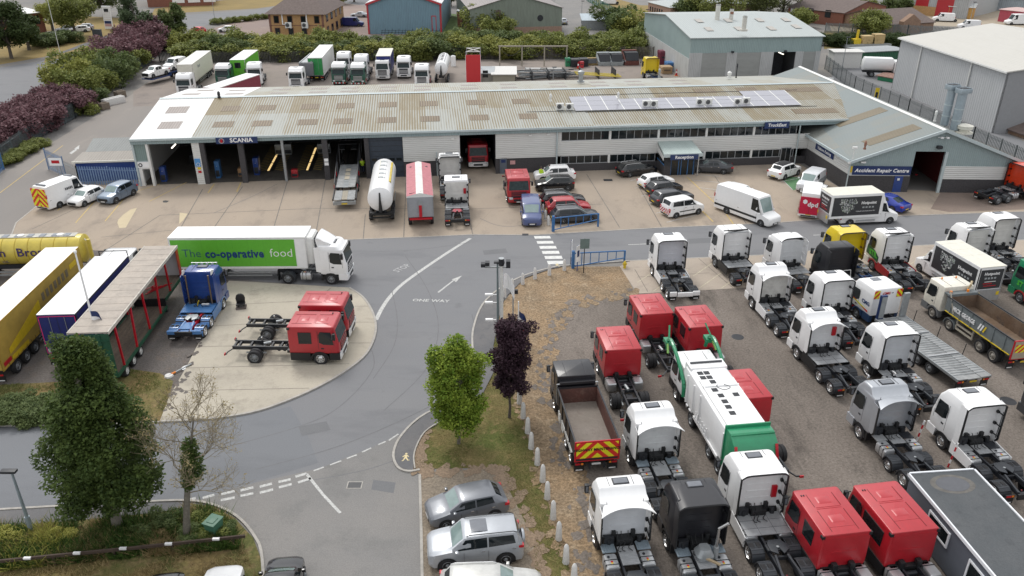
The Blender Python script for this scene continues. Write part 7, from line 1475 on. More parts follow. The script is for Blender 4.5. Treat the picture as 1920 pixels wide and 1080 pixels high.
bmk('doorway',lambda b: (b.box(15.0,19.0,5,5.1,0,ez-2.5,inner),b.box(14.9,15,.15,5,0,ez-2.5,inner),b.box(19.0,19.1,.15,5,0,ez-2.5,inner),b.box(17.5,17.7,2,4,ez-3.4,ez-3.3,MATS['tube_lamp'])))
rf = bmk('roof',lambda b: [b.add([(-.3,s0,z0+.12),(-.3,s1,z1+.12),(L+.3,s1,z1+.12),(L+.3,s0,z0+.12),(-.3,s0,z0),(-.3,s1,z1),(L+.3,s1,z1),(L+.3,s0,z0)],[(0,1,2,3),(7,6,5,4),(0,4,5,1),(1,5,6,2),(2,6,7,3),(3,7,4,0)],gr_) for s0,s1,z0,z1 in ((-.3,DP/2,ez-.1,ez+1.7),(DP/2,DP+.3,ez+1.7,ez-.1))])
for x,y in ((4,4),(4,10),(9.5,4),(9.5,10),(15.5,4),(15.5,10),(20.5,5),(20.5,10)): bmk('rooflight',lambda b: b.add([(x,y,ez+.15+1.8*y/17),(x+1.2,y,ez+.15+1.8*y/17),(x+1.2,y+2.6,ez+.15+1.8*(y+2.6)/17),(x,y+2.6,ez+.15+1.8*(y+2.6)/17)],[(0,1,2,3)],M('rooflight_beige',(.40,.38,.35),.7)),rf)
for x in (7.5,17.0): bmk('floodlight',lambda b: b.box(x-.2,x+.2,-.4,0,ez-2.6,ez-2.3,chass))
cream2 = M('chimney_cream',(.56,.55,.50),.7,var=.15)
for px,py,pt,rr_,lab in ((1344,40,8,.42,'leftmost and tallest of the three chimneys on the grey workshop'),(1370,40,17,.38,'middle chimney with a brick patch on the grey workshop'),(1394,58,30,.40,'rightmost and nearest chimney on the grey workshop roof')):
    q = at(px,py,ez+1.0); top = q.copy(); hh = CH+q.y*((-(pt-540)/F)*cT-sT)/(cT+(-(pt-540)/F)*sT)-q.z
    b = MB(); b.cyl((0,0,0),(0,0,hh),rr_,cream2,14); b.cyl((0,0,hh),(0,0,hh+.03),rr_*.8,chass,14); b.cyl((0,0,0),(0,0,.3),rr_*1.7,cream2,14); b.cyl((0,0,hh*.93),(0,0,hh*.96),rr_*1.04,steel,14)
    if px == 1370: b.box(-.3,.3,-rr_-.01,-rr_+.1,hh*.6,hh*.8,MATS['rust'])
    o = b.build('chimney'); o.location = q; tag(o,lab,'chimney','chimneys on the grey workshop')
# big pale sheds at the right
ps = RIB('pale_shed_wall',(.44,.45,.46),0,.5,.15,(.41,.42,.43)); prf = RIB('pale_shed_roof',(.50,.485,.445),1,.5,.25,(.44,.425,.385),lo=.5,hi=1)
a_,c_ = at(1671,166),at(1860,250); top1 = hz(a_,76); top2 = hz(c_,131); tz = (top1+top2)/2
d = (c_-a_); an = math.atan2(d.y,d.x); L = d.length
r = empty('pale_shed',None,a_,an); tag(r,'large pale grey windowless shed with a cream roof behind the steel fence','building')
SD = 30
bmk = lambda nm,fn,p=r: bp(nm,fn,p,smooth=0)
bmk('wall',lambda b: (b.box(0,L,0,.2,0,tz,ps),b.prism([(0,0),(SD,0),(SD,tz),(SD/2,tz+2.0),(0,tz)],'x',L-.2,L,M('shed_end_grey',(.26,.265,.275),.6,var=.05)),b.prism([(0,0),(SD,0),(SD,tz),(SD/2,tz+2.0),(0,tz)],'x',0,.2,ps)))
bmk('roof',lambda b: [b.add([(-.3,s0,z0+.15),(-.3,s1,z1+.15),(L+.3,s1,z1+.15),(L+.3,s0,z0+.15),(-.3,s0,z0),(-.3,s1,z1),(L+.3,s1,z1),(L+.3,s0,z0)],[(0,1,2,3),(7,6,5,4),(0,4,5,1),(1,5,6,2),(2,6,7,3),(3,7,4,0)],prf) for s0,s1,z0,z1 in ((-.3,SD/2,tz,tz+2.1),(SD/2,SD+.3,tz+2.1,tz))])
for f_ in (.24,.72): bmk('downpipe',lambda b: b.cyl((L*f_,-.15,0),(L*f_,-.15,tz),.12,offwhite,8))
bmk('gutter',lambda b: b.box(-.3,L+.3,-.5,-.31,tz-.1,tz+.12,offwhite))
o_ = at(1822,95); r = empty('white_shed',None,Vector((150,112,0)),-.62); tag(r,'white curved roof shed behind the large pale grey one','building')
def curved(b):
    pr = [(y,8.2+2.0*math.sin(PI*i/10)) for i,y in enumerate([32*k/10 for k in range(11)])]; b.prism([(0,0)]+pr+[(32,0)],'x',0,45,M('white_membrane',(.72,.72,.71),.5,var=.05))
bp('body',curved,r,smooth=40)
# brick office
bk = M('buff_brick',(.42,.25,.11),.85,var=.2,scale=4); bkd = M('brown_brick',(.20,.10,.07),.85,var=.2); tile = M('brown_tile',(.125,.095,.085),.85,var=.25,scale=2)
A_ = at(508,78); W1 = 24.0
ez = hz(A_,25)
r = empty('brick_office',None,at(508,70)+Vector((0,0,0)),math.radians(-2)); tag(r,'two storey buff brick office with brown hipped roof and air conditioning boxes','office building')
ez = hz(at(508,70),26); W1 = (at(611,70)-at(508,70)).length; DD = 20
bmk = lambda nm,fn,p=r: bp(nm,fn,p,smooth=0)
bmk('wall',lambda b: (b.box(0,W1,0,DD,0,ez,bk),b.box(-.03,W1+.03,-.04,0,ez*.50,ez*.53,bkd),[b.box(x,x+.5,-.04,0,0,ez,bkd) for x in (0,W1-.5)]))
bmk('roof',lambda b: b.add([(-.8,-.8,ez),(W1+.8,-.8,ez),(W1+.8,DD+.8,ez),(-.8,DD+.8,ez),(W1*.42,DD*.42,ez+4.6),(W1*.58,DD*.42,ez+4.6),(W1*.58,DD*.6,ez+4.6),(W1*.42,DD*.6,ez+4.6)],[(0,1,5,4),(1,2,6,5),(2,3,7,6),(3,0,4,7),(4,5,6,7),(3,2,1,0)],tile))
for k in range(4):
    for z0,z1 in ((ez*.60,ez*.93),(ez*.05,ez*.42)):
        x = W1*(.09+.245*k); w = bmk('window',lambda b: b.box(x,x+W1*.10,-.06,.02,z0,z1,bkd)); bmk('pane',lambda b: b.box(x+.12,x+W1*.10-.12,-.09,-.06,z0+.12,z1-.12,glass),w)
for k in range(4):
    for z0,z1 in ((ez*.60,ez*.93),(ez*.05,ez*.42)):
        y = 2+4.5*k; w = bmk('window',lambda b: b.box(W1-.02,W1+.06,y,y+2,z0,z1,bkd)); bmk('pane',lambda b: b.box(W1+.06,W1+.09,y+.15,y+1.85,z0+.12,z1-.12,glass),w)
bmk('drainpipe',lambda b: (b.box(W1*.24,W1*.26,-.15,-.02,ez*.55,ez*.98,white),b.box(W1*.26,W1*.38,-.15,-.02,ez*.55,ez*.58,white),b.box(W1*.68,W1*.70,-.15,-.02,ez*.5,ez*.98,white)))
for i,x in enumerate((W1*.36,W1*.66)):
    o = copy_tree(PROTO['ac']); o.location = r.matrix_basis @ Vector((x,-.5,ez*.40)); o.rotation_euler = (0,0,-.03); o.scale = (1.6,1.6,1.6); tag(o,'white air conditioner on the buff brick office wall, '+('left' if i == 0 else 'right')+' of the two','air conditioner')
def bprefix(px,py,ptop): p = at(px,py); return p,hz(p,ptop)
# blue shed
bs = RIB('blue_shed_sheet',(.16,.26,.32),0,.4,.3,(.14,.22,.27)); rtrim = M('red_trim',(.42,.03,.04),.5)
p,e = bprefix(692,64,6); r,L,rf,bmk = shed((692,64),(828,64),34,e,'blue ribbed shed with red edges and a small red framed door',bs,RIB('white_shed_roof',(.66,.66,.66),0,.5,.2),3.0,axis='y')
bmk('corner_trim',lambda b: (b.box(-.15,.25,-.15,0,0,e,rtrim),b.box(L-.25,L+.15,-.15,0,0,e,rtrim),b.prism([(-.3,e-.5),(L/2,e+2.5),(L+.3,e-.5),(L+.3,e-.1),(L/2,e+2.95),(-.3,e-.1)],'y',-.45,-.3,rtrim)))
bmk('side_door',lambda b: (b.box(L*.87,L*.935,-.08,0,0,4.2,rtrim),b.box(L*.88,L*.925,-.10,-.08,.2,4.0,bs)))
b = MB(); [b.bar((i*.8,0,0),(i*.8+.3,0,1.2+.3*(i % 2)),.08,.08,chass) for i in range(18)]; b.bar((0,0,.6),(14,0,.7),.08,.08,chass); b.bar((0,0,1.1),(14,0,1.1),.06,.06,chass)
o = b.build('pallet_rack',smooth=0); o.location = at(715,66); tag(o,'low dark rack of scrap frames against the blue shed wall','rack')
# green shed
gs = RIB('olive_shed_sheet',(.20,.23,.19),0,.35,.4,(.16,.18,.15)); gsr = RIB('brown_grey_roof',(.24,.21,.20),0,.5,.4,(.19,.17,.165))
p,e = bprefix(882,66,18); r,L,rf,bmk = shed((882,66),(1053,62),36,e,'olive ribbed shed with shallow brown grey roof behind the hedge',gs,gsr,3.0,axis='y',lower=(1.6,M('pink_brick_base',(.30,.20,.15),.85,var=.2)))
bmk('wall_vent',lambda b: b.lathe([(.001,-.1),(.7,-.1),(.7,0)],(L*.76,0,e*.62),'y',chass,16)); bmk('door_panel',lambda b: b.box(L*.28,L*.33,-.05,0,1.6,e*.96,M('brown_panel',(.13,.10,.08),.7)))
# small lean-to and brick store
b = MB(); b.box(0,3,0,3,0,3.6,M('red_brick',(.22,.09,.06),.85,var=.2)); b.box(-.2,3.2,-.2,3.2,3.6,3.8,steel); b.box(1.2,2.4,-.05,0,0,2.6,navy)
o = b.build('brick_store',smooth=0); o.location = at(858,50); tag(o,'small brick store with dark door between the blue and olive sheds','outbuilding')
# distant buildings along the top edge
def simple_b(a,c,depth,ptop,lab,wall,roofm,ridge=2,axis='x',**k):
    p,e = bprefix(*a,ptop); return shed(a,c,depth,e,lab,wall,roofm,ridge,axis=axis,**k)
redb = MATS['red_brick']
r,L,rf,bmk = simple_b((0,70),(88,60),20,32,'brick house with flat pale roof at the far left',redb,offwhite,.3)
bmk('window',lambda b: [b.box(L*.2+i*5,L*.2+i*5+2.5,-.08,0,2,4,glass) for i in range(3)])
r,L,rf,bmk = simple_b((278,14),(400,10),16,-14,'low red brick building with white window boards at the top edge',redb,gsr,1)
bmk('sign_board',lambda b: [b.box(L*f,L*f+3.4,-.08,0,1.0,2.6,white) for f in (.38,.62,.86)])
r,L,rf,bmk = simple_b((1015,22),(1175,36),14,0,'long pink brick office with a row of small windows behind the green fence',M('pink_brick',(.36,.24,.19),.85,var=.15),gr_,.8) if 0 else simple_b((1214,28),(1255,40),26,4,'pink brick office with narrow windows behind the green fence',M('pink_brick',(.36,.24,.19),.85,var=.15),gr_,.8)
bmk('window',lambda b: [b.box(L*.1+i*1.4,L*.1+i*1.4+.6,-.08,0,1.2,2.4,glass) for i in range(6)])
bmk('window',lambda b: [b.box(-.08,0,2+i*3,3.4+i*3,1.2,2.4,glass) for i in range(7)])
r,L,rf,bmk = simple_b((1475,38),(1578,50),22,14,'red brick building with grey hipped roof right of the willows',redb,tile,2)
bmk('window',lambda b: (b.box(L*.35,L*.47,-.08,0,1.8,3.6,glass),b.box(L*.68,L*.78,-.08,0,1.8,3.6,glass),b.box(L*.05,L*.12,-.08,0,0,3.2,white)))
r,L,rf,bmk = simple_b((1655,64),(1748,58),16,47,'brick bungalow with grey brown tiled roof in front of the vans',M('dull_brick',(.25,.16,.11),.85,var=.2),tile,2.4)
bmk('gable',lambda b: b.prism([(L*.28,0),(L*.62,0),(L*.62,2.8),(L*.45,4.4),(L*.28,2.8)],'y',-1.5,-.02,MATS['dull_brick']))
r,L,rf,bmk = simple_b((1700,26),(1810,36),25,-12,'grey warehouse with two tall red doors at the top right',RIB('warehouse_grey',(.40,.41,.41),0,.5),gr_,2)
bmk('red_door',lambda b: (b.box(L*.12,L*.34,-.08,0,0,8,red),b.box(L*.48,L*.76,-.08,0,0,8,red),b.box(0,L*.48,-.12,-.08,0,2.4,bk)))
r,L,rf,bmk = simple_b((1776,33),(1822,36),9,12,'small orange brick store with pale roof beside the red doors',M('orange_brick',(.52,.30,.09),.8,var=.12),offwhite,.5)
bmk('side_door',lambda b: b.box(L*.12,L*.3,-.08,0,0,3.2,orr))
r,L,rf,bmk = simple_b((1870,40),(1920,46),8,18,'pink red shipping container at the right edge of the sandy yard',M('pink_container',(.42,.07,.10),.6,var=.1),M('pink_container_roof',(.50,.35,.33),.7),.1)
r,L,rf,bmk = simple_b((1850,18),(1990,30),30,-6,'long pale blue grey warehouse along the top right edge',RIB('bluegrey_wall',(.33,.38,.42),0,.5),gr_,2)
r,L,rf,bmk = simple_b((1800,14),(1850,14),8,2,'small bright blue cabin at the top right',barrier,steel,.2)
r,L,rf,bmk = simple_b((1560,20),(1700,12),12,-12,'long white warehouse wall at the top behind the vans',RIB('white_wall',(.62,.63,.64),0,.6),gr_,1)
r,L,rf,bmk = simple_b((1560,128),(1612,128),3,98,'long pale concrete panel store in front of the far verge',concrete,concrete,.1,cat='wall')
r,L,rf,bmk = simple_b((1618,122),(1690,118),5,98,'long dark green container beside the big pale shed',RIB('container_green',(.015,.10,.05),0,.4),steel,.15,cat='container')
r,L,rf,bmk = simple_b((1645,150),(1690,158),4,142,'green open skip filled with rubbish by the pale shed',green,M('skip_rubbish',(.25,.15,.12),.9,var=.5),.2,cat='skip')
r,L,rf,bmk = simple_b((1862,240),(1925,262),5,232,'small brown tiled brick kiosk beyond the fence at the right edge',M('dull_brick',(.25,.16,.11)),tile,1)
# blue fenced lean-to left of the workshop
t = empty('lean_to_store',None,BO,BA); tag(t,'low blue walled store with pale corrugated roof on the left end of the workshop','store')
bp('wall',lambda b: (b.box(-7.6,-.4,2.2,2.35,0,2.4,blue),b.box(-7.6,-7.45,2.35,9.3,0,2.4,blue)),t,smooth=0)
bp('roof',lambda b: (b.add([(-7.8,2.0,2.4),(-.3,2.0,2.4),(-.3,4.9,2.7),(-7.6,4.9,2.7)],[(0,1,2,3)],RIB('lean_roof_pale',(.25,.225,.195),0,.3,.3)),b.add([(-7.3,4.9,2.71),(-.3,4.9,2.71),(-.3,9.4,3.1),(-7.9,9.4,3.1)],[(0,1,2,3)],RIB('lean_roof_grey',(.17,.18,.175),0,.3,.3)),b.box(-7.8,-.3,1.88,2.0,2.25,2.45,cream)),t,smooth=0)
# portable office bottom right
t = empty('portable_office'); slate = M('cabin_slate',(.10,.112,.135),.6,var=.06); felt = GM('roof_felt',(.085,.092,.098),(.10,.105,.11),(.075,.08,.085),.5,famt=.15,fs=12); upvc = M('upvc_white',(.72,.74,.77),.35,var=.02)
CL,CW,CHh = 11.5,3.4,2.7
bmk = lambda nm,fn,p=t: bp(nm,fn,p,smooth=0)
bmk('wall',lambda b: b.box(0,-CL,-CW/2,CW/2,.1,CHh-.1,slate))
rf = bmk('roof',lambda b: (b.box(.1,-CL,-CW/2-.05,CW/2+.05,CHh-.1,CHh,felt),b.box(.14,.06,-CW/2-.1,CW/2+.1,CHh-.12,CHh+.06,upvc),[b.box(.14,-CL,s*(CW/2+.02),s*(CW/2+.1),CHh-.12,CHh+.06,upvc) for s in (1,-1)]))
bp('water_stain',lambda b: b.lathe([(.001,0),(.75,0),(.9,.0)],(-1.1,0,CHh+.004),'z',M('stain_tan',(.115,.108,.098),.8,var=.3),20),rf).scale = (.8,1.25,1); bp('puddle',lambda b: b.lathe([(.001,0),(.7,0)],(-1.1,0,CHh+.008),'z',M('puddle_dark',(.085,.088,.098),.25),20),rf).scale = (.8,1.2,1)
for x0,x1,z0,z1,nm in ((-2.0,-3.7,1.3,2.2,'window'),(-5.2,-6.6,.15,2.15,'glazed_door'),(-6.75,-8.1,.15,2.15,'glazed_door')):
    w = bmk(nm,lambda b: (b.box(x0,x1,CW/2,CW/2+.06,z0,z0+.1,upvc),b.box(x0,x1,CW/2,CW/2+.06,z1-.1,z1,upvc),b.box(x0,x0-.1,CW/2,CW/2+.06,z0+.1,z1-.1,upvc),b.box(x1,x1+.1,CW/2,CW/2+.06,z0+.1,z1-.1,upvc)))
    bp('pane',lambda b: b.box(x0-.1,x1+.1,CW/2+.01,CW/2+.03,z0+.1,z1-.1,glass),w,smooth=0)
bmk('door_step',lambda b: b.box(-5.2,-8.3,CW/2+.1,CW/2+.8,0,.12,deckm))
put(t,1765,884,CHh,.1,0,95.5,'grey flat roofed portable office with white trimmed windows in the bottom right corner','portable office')
# ================================================================ FENCES AND YARD THINGS
def palisade(ptsl,h,m,lab,step=.28,name='palisade_fence',postm=None,cat='fence',solid=False):
    r = empty(name); tag(r,lab,cat); P = [at(*p) if len(p) == 2 else Vector(p) for p in ptsl]; r.location = P[0]
    b = MB(); b2 = MB(); b3 = MB()
    for A_,B_ in zip(P,P[1:]):
        d = B_-A_; n = max(1,int(d.length/step)); a0 = A_-P[0]
        for i in range(n):
            q = a0+d*(i+.5)/n; w = step*.30; u = d.normalized()*w; b.add([tuple(q-u+Vector((0,0,.05))),tuple(q+u+Vector((0,0,.05))),tuple(q+u+Vector((0,0,h-.12))),tuple(q+Vector((0,0,h))),tuple(q-u+Vector((0,0,h-.12)))],[(0,1,2,3,4)],m)
        for z in (.35,h-.4): b2.bar(a0+Vector((0,0,z)),a0+d+Vector((0,0,z)),.05,.06,m)
        k = max(1,int(d.length/2.75))
        for i in range(k+1): q = a0+d*i/k; b3.box(q.x-.05,q.x+.05,q.y-.05,q.y+.05,0,h+.02,postm or m)
    b.build('pales',r,smooth=0); b2.build('rail',r,smooth=0); b3.build('post',r,smooth=0); return r
fsteel = M('fence_steel',(.17,.185,.19),.6,.3,var=.2); fdark = M('fence_dark',(.055,.055,.05),.8,var=.4); fgreen = M('fence_green',(.015,.12,.085),.6); fwood = M('fence_weathered_timber',(.13,.115,.10),.9,var=.3)
palisade([(150,346),(266,349)],2.2,M('fence_blue_grey',(.14,.22,.36),.5,.2,var=.15),'blue grey palisade fence in front of the low blue store')
palisade([(117,330),(150,346)],2.2,steel,'short galvanised palisade fence behind the striped van')
palisade([(92,318),(125,334)],2.6,MATS['fence_blue_grey'],'open grey blue palisade gate at the head of the side drive',cat='gate')
palisade([(-20,352),(8,318)],2.4,barrier,'blue palisade gate cut by the left edge',cat='gate')
palisade([(-10,320),(60,268),(142,222),(205,170),(262,132),(285,118)],2.4,M('fence_hedge_steel',(.09,.11,.12),.6,.3,var=.3),'long grey palisade fence along the hedge left of the side drive')
palisade([(300,118),(480,118),(800,112),(868,110)],2.2,fdark,'dark palisade fence along the hedge behind the parked lorries')
palisade([(868,110),(1225,110)],2.4,fwood,'weathered close set fence behind the skips')
palisade([(1100,2),(1180,46)],2.4,fgreen,'green palisade fence running up to the works yard')
palisade([(1546,130),(1600,172),(1700,218),(1820,275),(1925,325)],2.6,fsteel,'tall galvanised palisade fence behind the repair wing')
palisade([(1546,62),(1700,66),(1900,78)],2.4,fsteel,'grey fence along the far verge behind the pale sheds')
palisade([(1240,62),(1546,60)],2.2,fdark,'dark fence behind the grey workshop') if 0 else None
# timber rail and knee fence bottom left
r = empty('rail_fence'); P = [at(-40,1075),at(110,1060),at(250,1046),at(463,1023)]; r.location = P[0]; tag(r,'low brown timber rail with pale reflector plates in the bottom left verge','fence'); brn = M('creosoted_rail',(.06,.04,.03),.85,var=.3)
b = MB(); [b.bar(A_-P[0]+Vector((0,0,.62)),B_-P[0]+Vector((0,0,.62)),.09,.16,brn) for A_,B_ in zip(P,P[1:])]; b.build('rail',r,smooth=0)
for f_ in (.02,.28,.5,.72,.95):
    q = (P[0].lerp(P[-1],f_)-P[0]); bp('post',lambda b: b.box(q.x-.06,q.x+.06,q.y-.06,q.y+.06,0,.6,brn),r,smooth=0)
for f_ in (.19,.37,.54,.71,.89):
    q = (P[0].lerp(P[-1],f_)-P[0]); bp('reflector_plate',lambda b: b.box(q.x-.17,q.x+.17,q.y-.11,q.y+.02,.62,.712,platew),r,smooth=0)
# bollards
def bollard():
    b = MB(); b.rings([[(w*math.cos(PI*k/4+PI/8),w*math.sin(PI*k/4+PI/8),z) for k in range(8)] for w,z in ((.17,0),(.165,.1),(.12,.92),(.07,1.05),(.015,1.10))],concrete); return b.build('bollard',bev=0)
BL = [(1076,1092),(1061,1055),(1047.5,1012),(1037,973),(1026,935),(1017.5,903),(1007.5,871),(996,841),(989.5,812),(981,784),(974,757)]
ordn = ['at the bottom edge, nearest the camera','second from the bottom edge','third from the bottom edge','fourth from the bottom edge','fifth from the bottom edge','sixth from the bottom edge','seventh from the bottom edge','eighth from the bottom edge','third from the purple tree','second from the purple tree','closest to the purple tree']
pb = None
def addb(px,py,lab,grp,s=1):
    global pb
    o = bollard() if pb is None else copy_tree(pb); pb = pb or o; o.location = at(px,py); o.rotation_euler = (0,0,px*.37 % 1); o.scale = (s,s,s*(1+((px*7) % 5-2)*.02)); tag(o,lab,'bollard',grp)
for (px,py),w in zip(BL,ordn): addb(px,py,'concrete bollard between grass and brown gravel, '+w,'bollards along the grass verge',1.08)
for i,(px,py) in enumerate(((946,557.5),(960.5,545),(980,533),(1003,523),(1030,516),(1058,507))): addb(px,py,'pale concrete bollard on the curve of the footpath, '+['next to the white camera mast','second from the camera mast','third from the camera mast','third from the blue gate','second from the blue gate','beside the sign at the blue gate'][i],'bollards on the footpath curve')
for i,(px,py) in enumerate(((1028,422),(1022.5,412),(1018,400),(1013,390),(1008,380))): addb(px,py,'pale concrete bollard between the blue van and the parked cars, '+['nearest the road','second from the road','third from the road','fourth from the road','farthest from the road'][i],'bollards beside the blue van',.95)
# height barriers
def gate(a,c,lab,h=1.25,extra=False):
    o_,an,L = frame_from(a,c); r = empty('barrier_gate',None,o_,an); tag(r,lab,'barrier')
    bmk = lambda nm,fn: bp(nm,fn,r,smooth=0)
    bmk('post',lambda b: b.box(-.12,.12,-.12,.12,0,h+.35,barrier)); bmk('post',lambda b: b.box(L-.07,L+.07,-.07,.07,0,h+.15,barrier))
    bmk('top_rail',lambda b: b.bar((.1,0,h+.12),(L,0,h+.12),.09,.09,barrier)); bmk('lower_rail',lambda b: b.bar((.1,0,.18),(L,0,.75),.07,.08,barrier))
    bmk('upright',lambda b: [b.bar((L*i/6,0,.18+.57*i/6),(L*i/6,0,h+.08),.06,.06,barrier) for i in range(1,6)])
    return r
gate((1037,434),(1121,425),'blue swing barrier in front of the dark estate car'); gate((1074,503),(1170,498),'blue swing barrier on the yard side of the road',1.3)
def signpost(px,py,h,w,hh,m,lab,face=0,pm=steel,txt=None):
    b = MB(); b.cyl((0,0,0),(0,0,h),.04,pm,8); o = b.build('sign_post'); o.location = at(px,py); o.rotation_euler = (0,0,face); tag(o,lab,'sign')
    bp('sign_face',lambda b: (b.box(-w/2,w/2,-.06,-.04,h-hh,h,m),b.box(-w*.3,w*.3,-.065,-.06,h-hh*.7,h-hh*.3,txt) if txt else None),o,smooth=0); return o
signpost(1070,498,2.4,.5,1.5,white,'narrow white sign edge on at the blue gate post',1.3,navy)
signpost(1082,508,2.4,.55,1.5,white,'white and blue notice on a blue post at the blue gate',.9,blue,navy)
signpost(1094,512,3.2,.8,.9,M('sign_back_green',(.13,.18,.17),.6),'dark post carrying a grey green sign back at the blue gate',.1,black)
signpost(112,334,2.4,1.5,.9,white,'white sign with a red half circle behind the striped van',.0,steel,redt)
# hydrant by the gate
b = MB(); b.cyl((0,0,0),(0,0,.5),.12,platey,10); b.cyl((0,0,.5),(0,0,.7),.16,platey,10,.05); b.cyl((-.2,0,.4),(.2,0,.4),.06,platey,8); o = b.build('marker_post'); o.location = at(1171,503); tag(o,'small yellow marker post at the foot of the blue gate','marker post')
# red and white posts
for px,py,lab in ((1777,876,'red and white striped post beside the silver tractor unit'),(1716,833,'red and white striped post closest to the silver tractor wheels'),(1505,577,'small red and white post behind the first row of white cabs')):
    b = MB(); [b.cyl((.03*z,0,z*.28),(.03*(z+1),0,(z+1)*.28),.05,redt if z % 2 == 0 else platew,8) for z in range(6)]; o = b.build('striped_post'); o.location = at(px,py); tag(o,lab,'post')
# masts, lamps, flags
def lamp(px,py,ptop,lab,r0=.09,m=None,arm=.5,az=0,heads=1):
    p = at(px,py); h = hz(p,ptop); o = empty('lamp_post',None,p,az); tag(o,lab,'lamp post'); m = m or M('lamp_grey',(.26,.31,.34),.5,.3,var=.1)
    bp('column',lambda b: (b.cyl((0,0,0),(0,0,1.2),r0*1.4,m,10),b.cyl((0,0,1.2),(0,0,h),r0,m,10,r0*.6)),o)
    bp('lamp_head',lambda b: (b.box(-.25,arm,-.14,.14,h-.05,h+.08,chass),b.box(-.05,arm-.05,-.1,.1,h-.09,h-.05,cream)),o,bev=.02); return o
lamp(62,1003,884,'grey lamp post standing in the bottom left verge',az=PI)
o = lamp(934,640,492,'dark lamp post with cameras beside the white mast on the footpath curve',.10,M('mast_dark',(.16,.20,.21),.5,.3))
p = at(934,640); h = hz(p,492)
bp('floodlight',lambda b: [b.box(x-.25,x+.05,-.2,.2,h-.3+.1*i,h-.05+.1*i,chass) for i,x in enumerate((-.9,-.6))],o); bp('floodlight',lambda b: b.box(.6,.9,-.2,.2,h-.35,h+.15,chass),o); bp('cross_arm',lambda b: b.box(-.9,.8,-.04,.04,h-.4,h-.32,steel),o)
for f_ in (.60,.50,.28): bp('security_camera',lambda b: (b.box(-.9,-.35,-.1,.1,h*f_-.05,h*f_+.10,white),b.box(-.35,0,-.03,.03,h*f_,h*f_+.05,white)),o,bev=.02)
p = at(941,640); h = hz(p,490); o = empty('camera_mast',None,p); tag(o,'thick white mast with a dark ring head and a white flag on the footpath curve','mast')
bp('column',lambda b: (b.cyl((0,0,0),(0,0,1),.2,offwhite,14),b.cyl((0,0,1),(0,0,h-.3),.12,postw,14)),o); bp('head',lambda b: (b.cyl((0,0,h-.3),(0,0,h+.2),.19,chass,16),b.cyl((0,0,h+.2),(0,0,h+.24),.2,steel,16)),o)
def flag(par,x,z,w,h,cols,sag=.35):
    def f(b):
        n = 7
        for i in range(n):
            for j,m in enumerate(cols):
                k = len(cols); z0,z1 = z-h*j/k,z-h*(j+1)/k
                def P(u,zz): return (x+u*w,.12*math.sin(u*7+zz),zz-sag*u*u*h)
                b.add([P(i/n,z0),P((i+1)/n,z0),P((i+1)/n,z1),P(i/n,z1)],[(0,1,2,3)],m)
    return bp('flag',f,par)
fl = flag(o,.16,h-.9,.75,1.1,[white,white,white],.9)
p = at(200,700); h = hz(p,472); o = empty('flagpole',None,p); tag(o,'tall white flagpole with a union flag hanging half way down','flagpole')
bp('pole',lambda b: (b.cyl((0,0,0),(0,0,h),.09,white,10,.05),b.lathe([(.001,.12),(.1,.06),(.1,-.06),(.001,-.12)],(0,0,h),'z',white,10)),o)
zf = hz(p,582); fl = flag(o,.05,zf,.75,1.9,[navy,white,redt,white,navy],.5)
p = at(972,640); h = hz(p,565); o = empty('flagpole',None,p); tag(o,'short white flagpole with a red and blue flag behind the purple tree','flagpole')
bp('pole',lambda b: b.cyl((0,0,0),(0,0,h),.06,white,10,.04),o); flag(o,.05,h-.8,.5,1.6,[navy,white,redt],.4)
p = at(962,630); h = hz(p,548); o = empty('floodlight_post',None,p); tag(o,'slim grey post with a small square floodlight behind the purple tree','light post'); bp('pole',lambda b: b.cyl((0,0,0),(0,0,h),.05,steel,8),o); bp('floodlight',lambda b: b.box(-.2,.35,-.1,.1,h-.1,h+.2,chass),o)
for px,py,pt,lab,m in ((114,104,-30,'tall pale street lamp at the bend of the far left road',postw),(1090,44,2,'thin grey street lamp in the dry field beside the green fence',steel),(1210,62,18,'grey lamp column at the left corner of the grey workshop',MATS['lamp_grey']),(1578,134,70,'thin street lamp in front of the concrete panel store',steel),(1818,42,4,'thin street lamp beside the orange brick store',steel),(404,44,-6,'thin street lamp by the far road left of the brick office',steel),(1037,150,126,'short dark post with a lamp behind the ridge by the cabin',steel)): lamp(px,py,pt,lab,.07,m,.6)
# leaning totem and litter bin far left
p = at(205,54); h = hz(p,14); o = MB(); o.box(-.9,.9,-.25,.25,0,h,white); o.box(-.95,.95,-.3,.3,h,h+.35,white); o.box(-.5,.5,-.27,-.25,h*.8,h*.95,chass); o.box(-.75,.75,-.27,-.25,h*.25,h*.38,navy); o.box(-.75,.75,-.27,-.25,h*.12,h*.24,M('sign_pinkish',(.5,.3,.3),.5)); [o.box(-.8,.8,-.265,-.25,h*z,h*z+.06,M('sign_line',(.4,.32,.3),.5)) for z in (.45,.55,.65,.75)]
o = o.build('totem_sign',smooth=0); o.location = p; o.rotation_euler = (0,.04,.2); tag(o,'tall white totem sign on the dry grass at the far left','sign')
o = MB().box(-.9,.9,-.5,.5,0,1.6,M('dark_bin',(.05,.055,.06),.7)).box(-.95,.95,-.55,.55,1.6,1.75,chass).build('grit_bin',bev=.04); o.location = at(184,70); tag(o,'dark grit bin on the dry verge at the far left','bin')
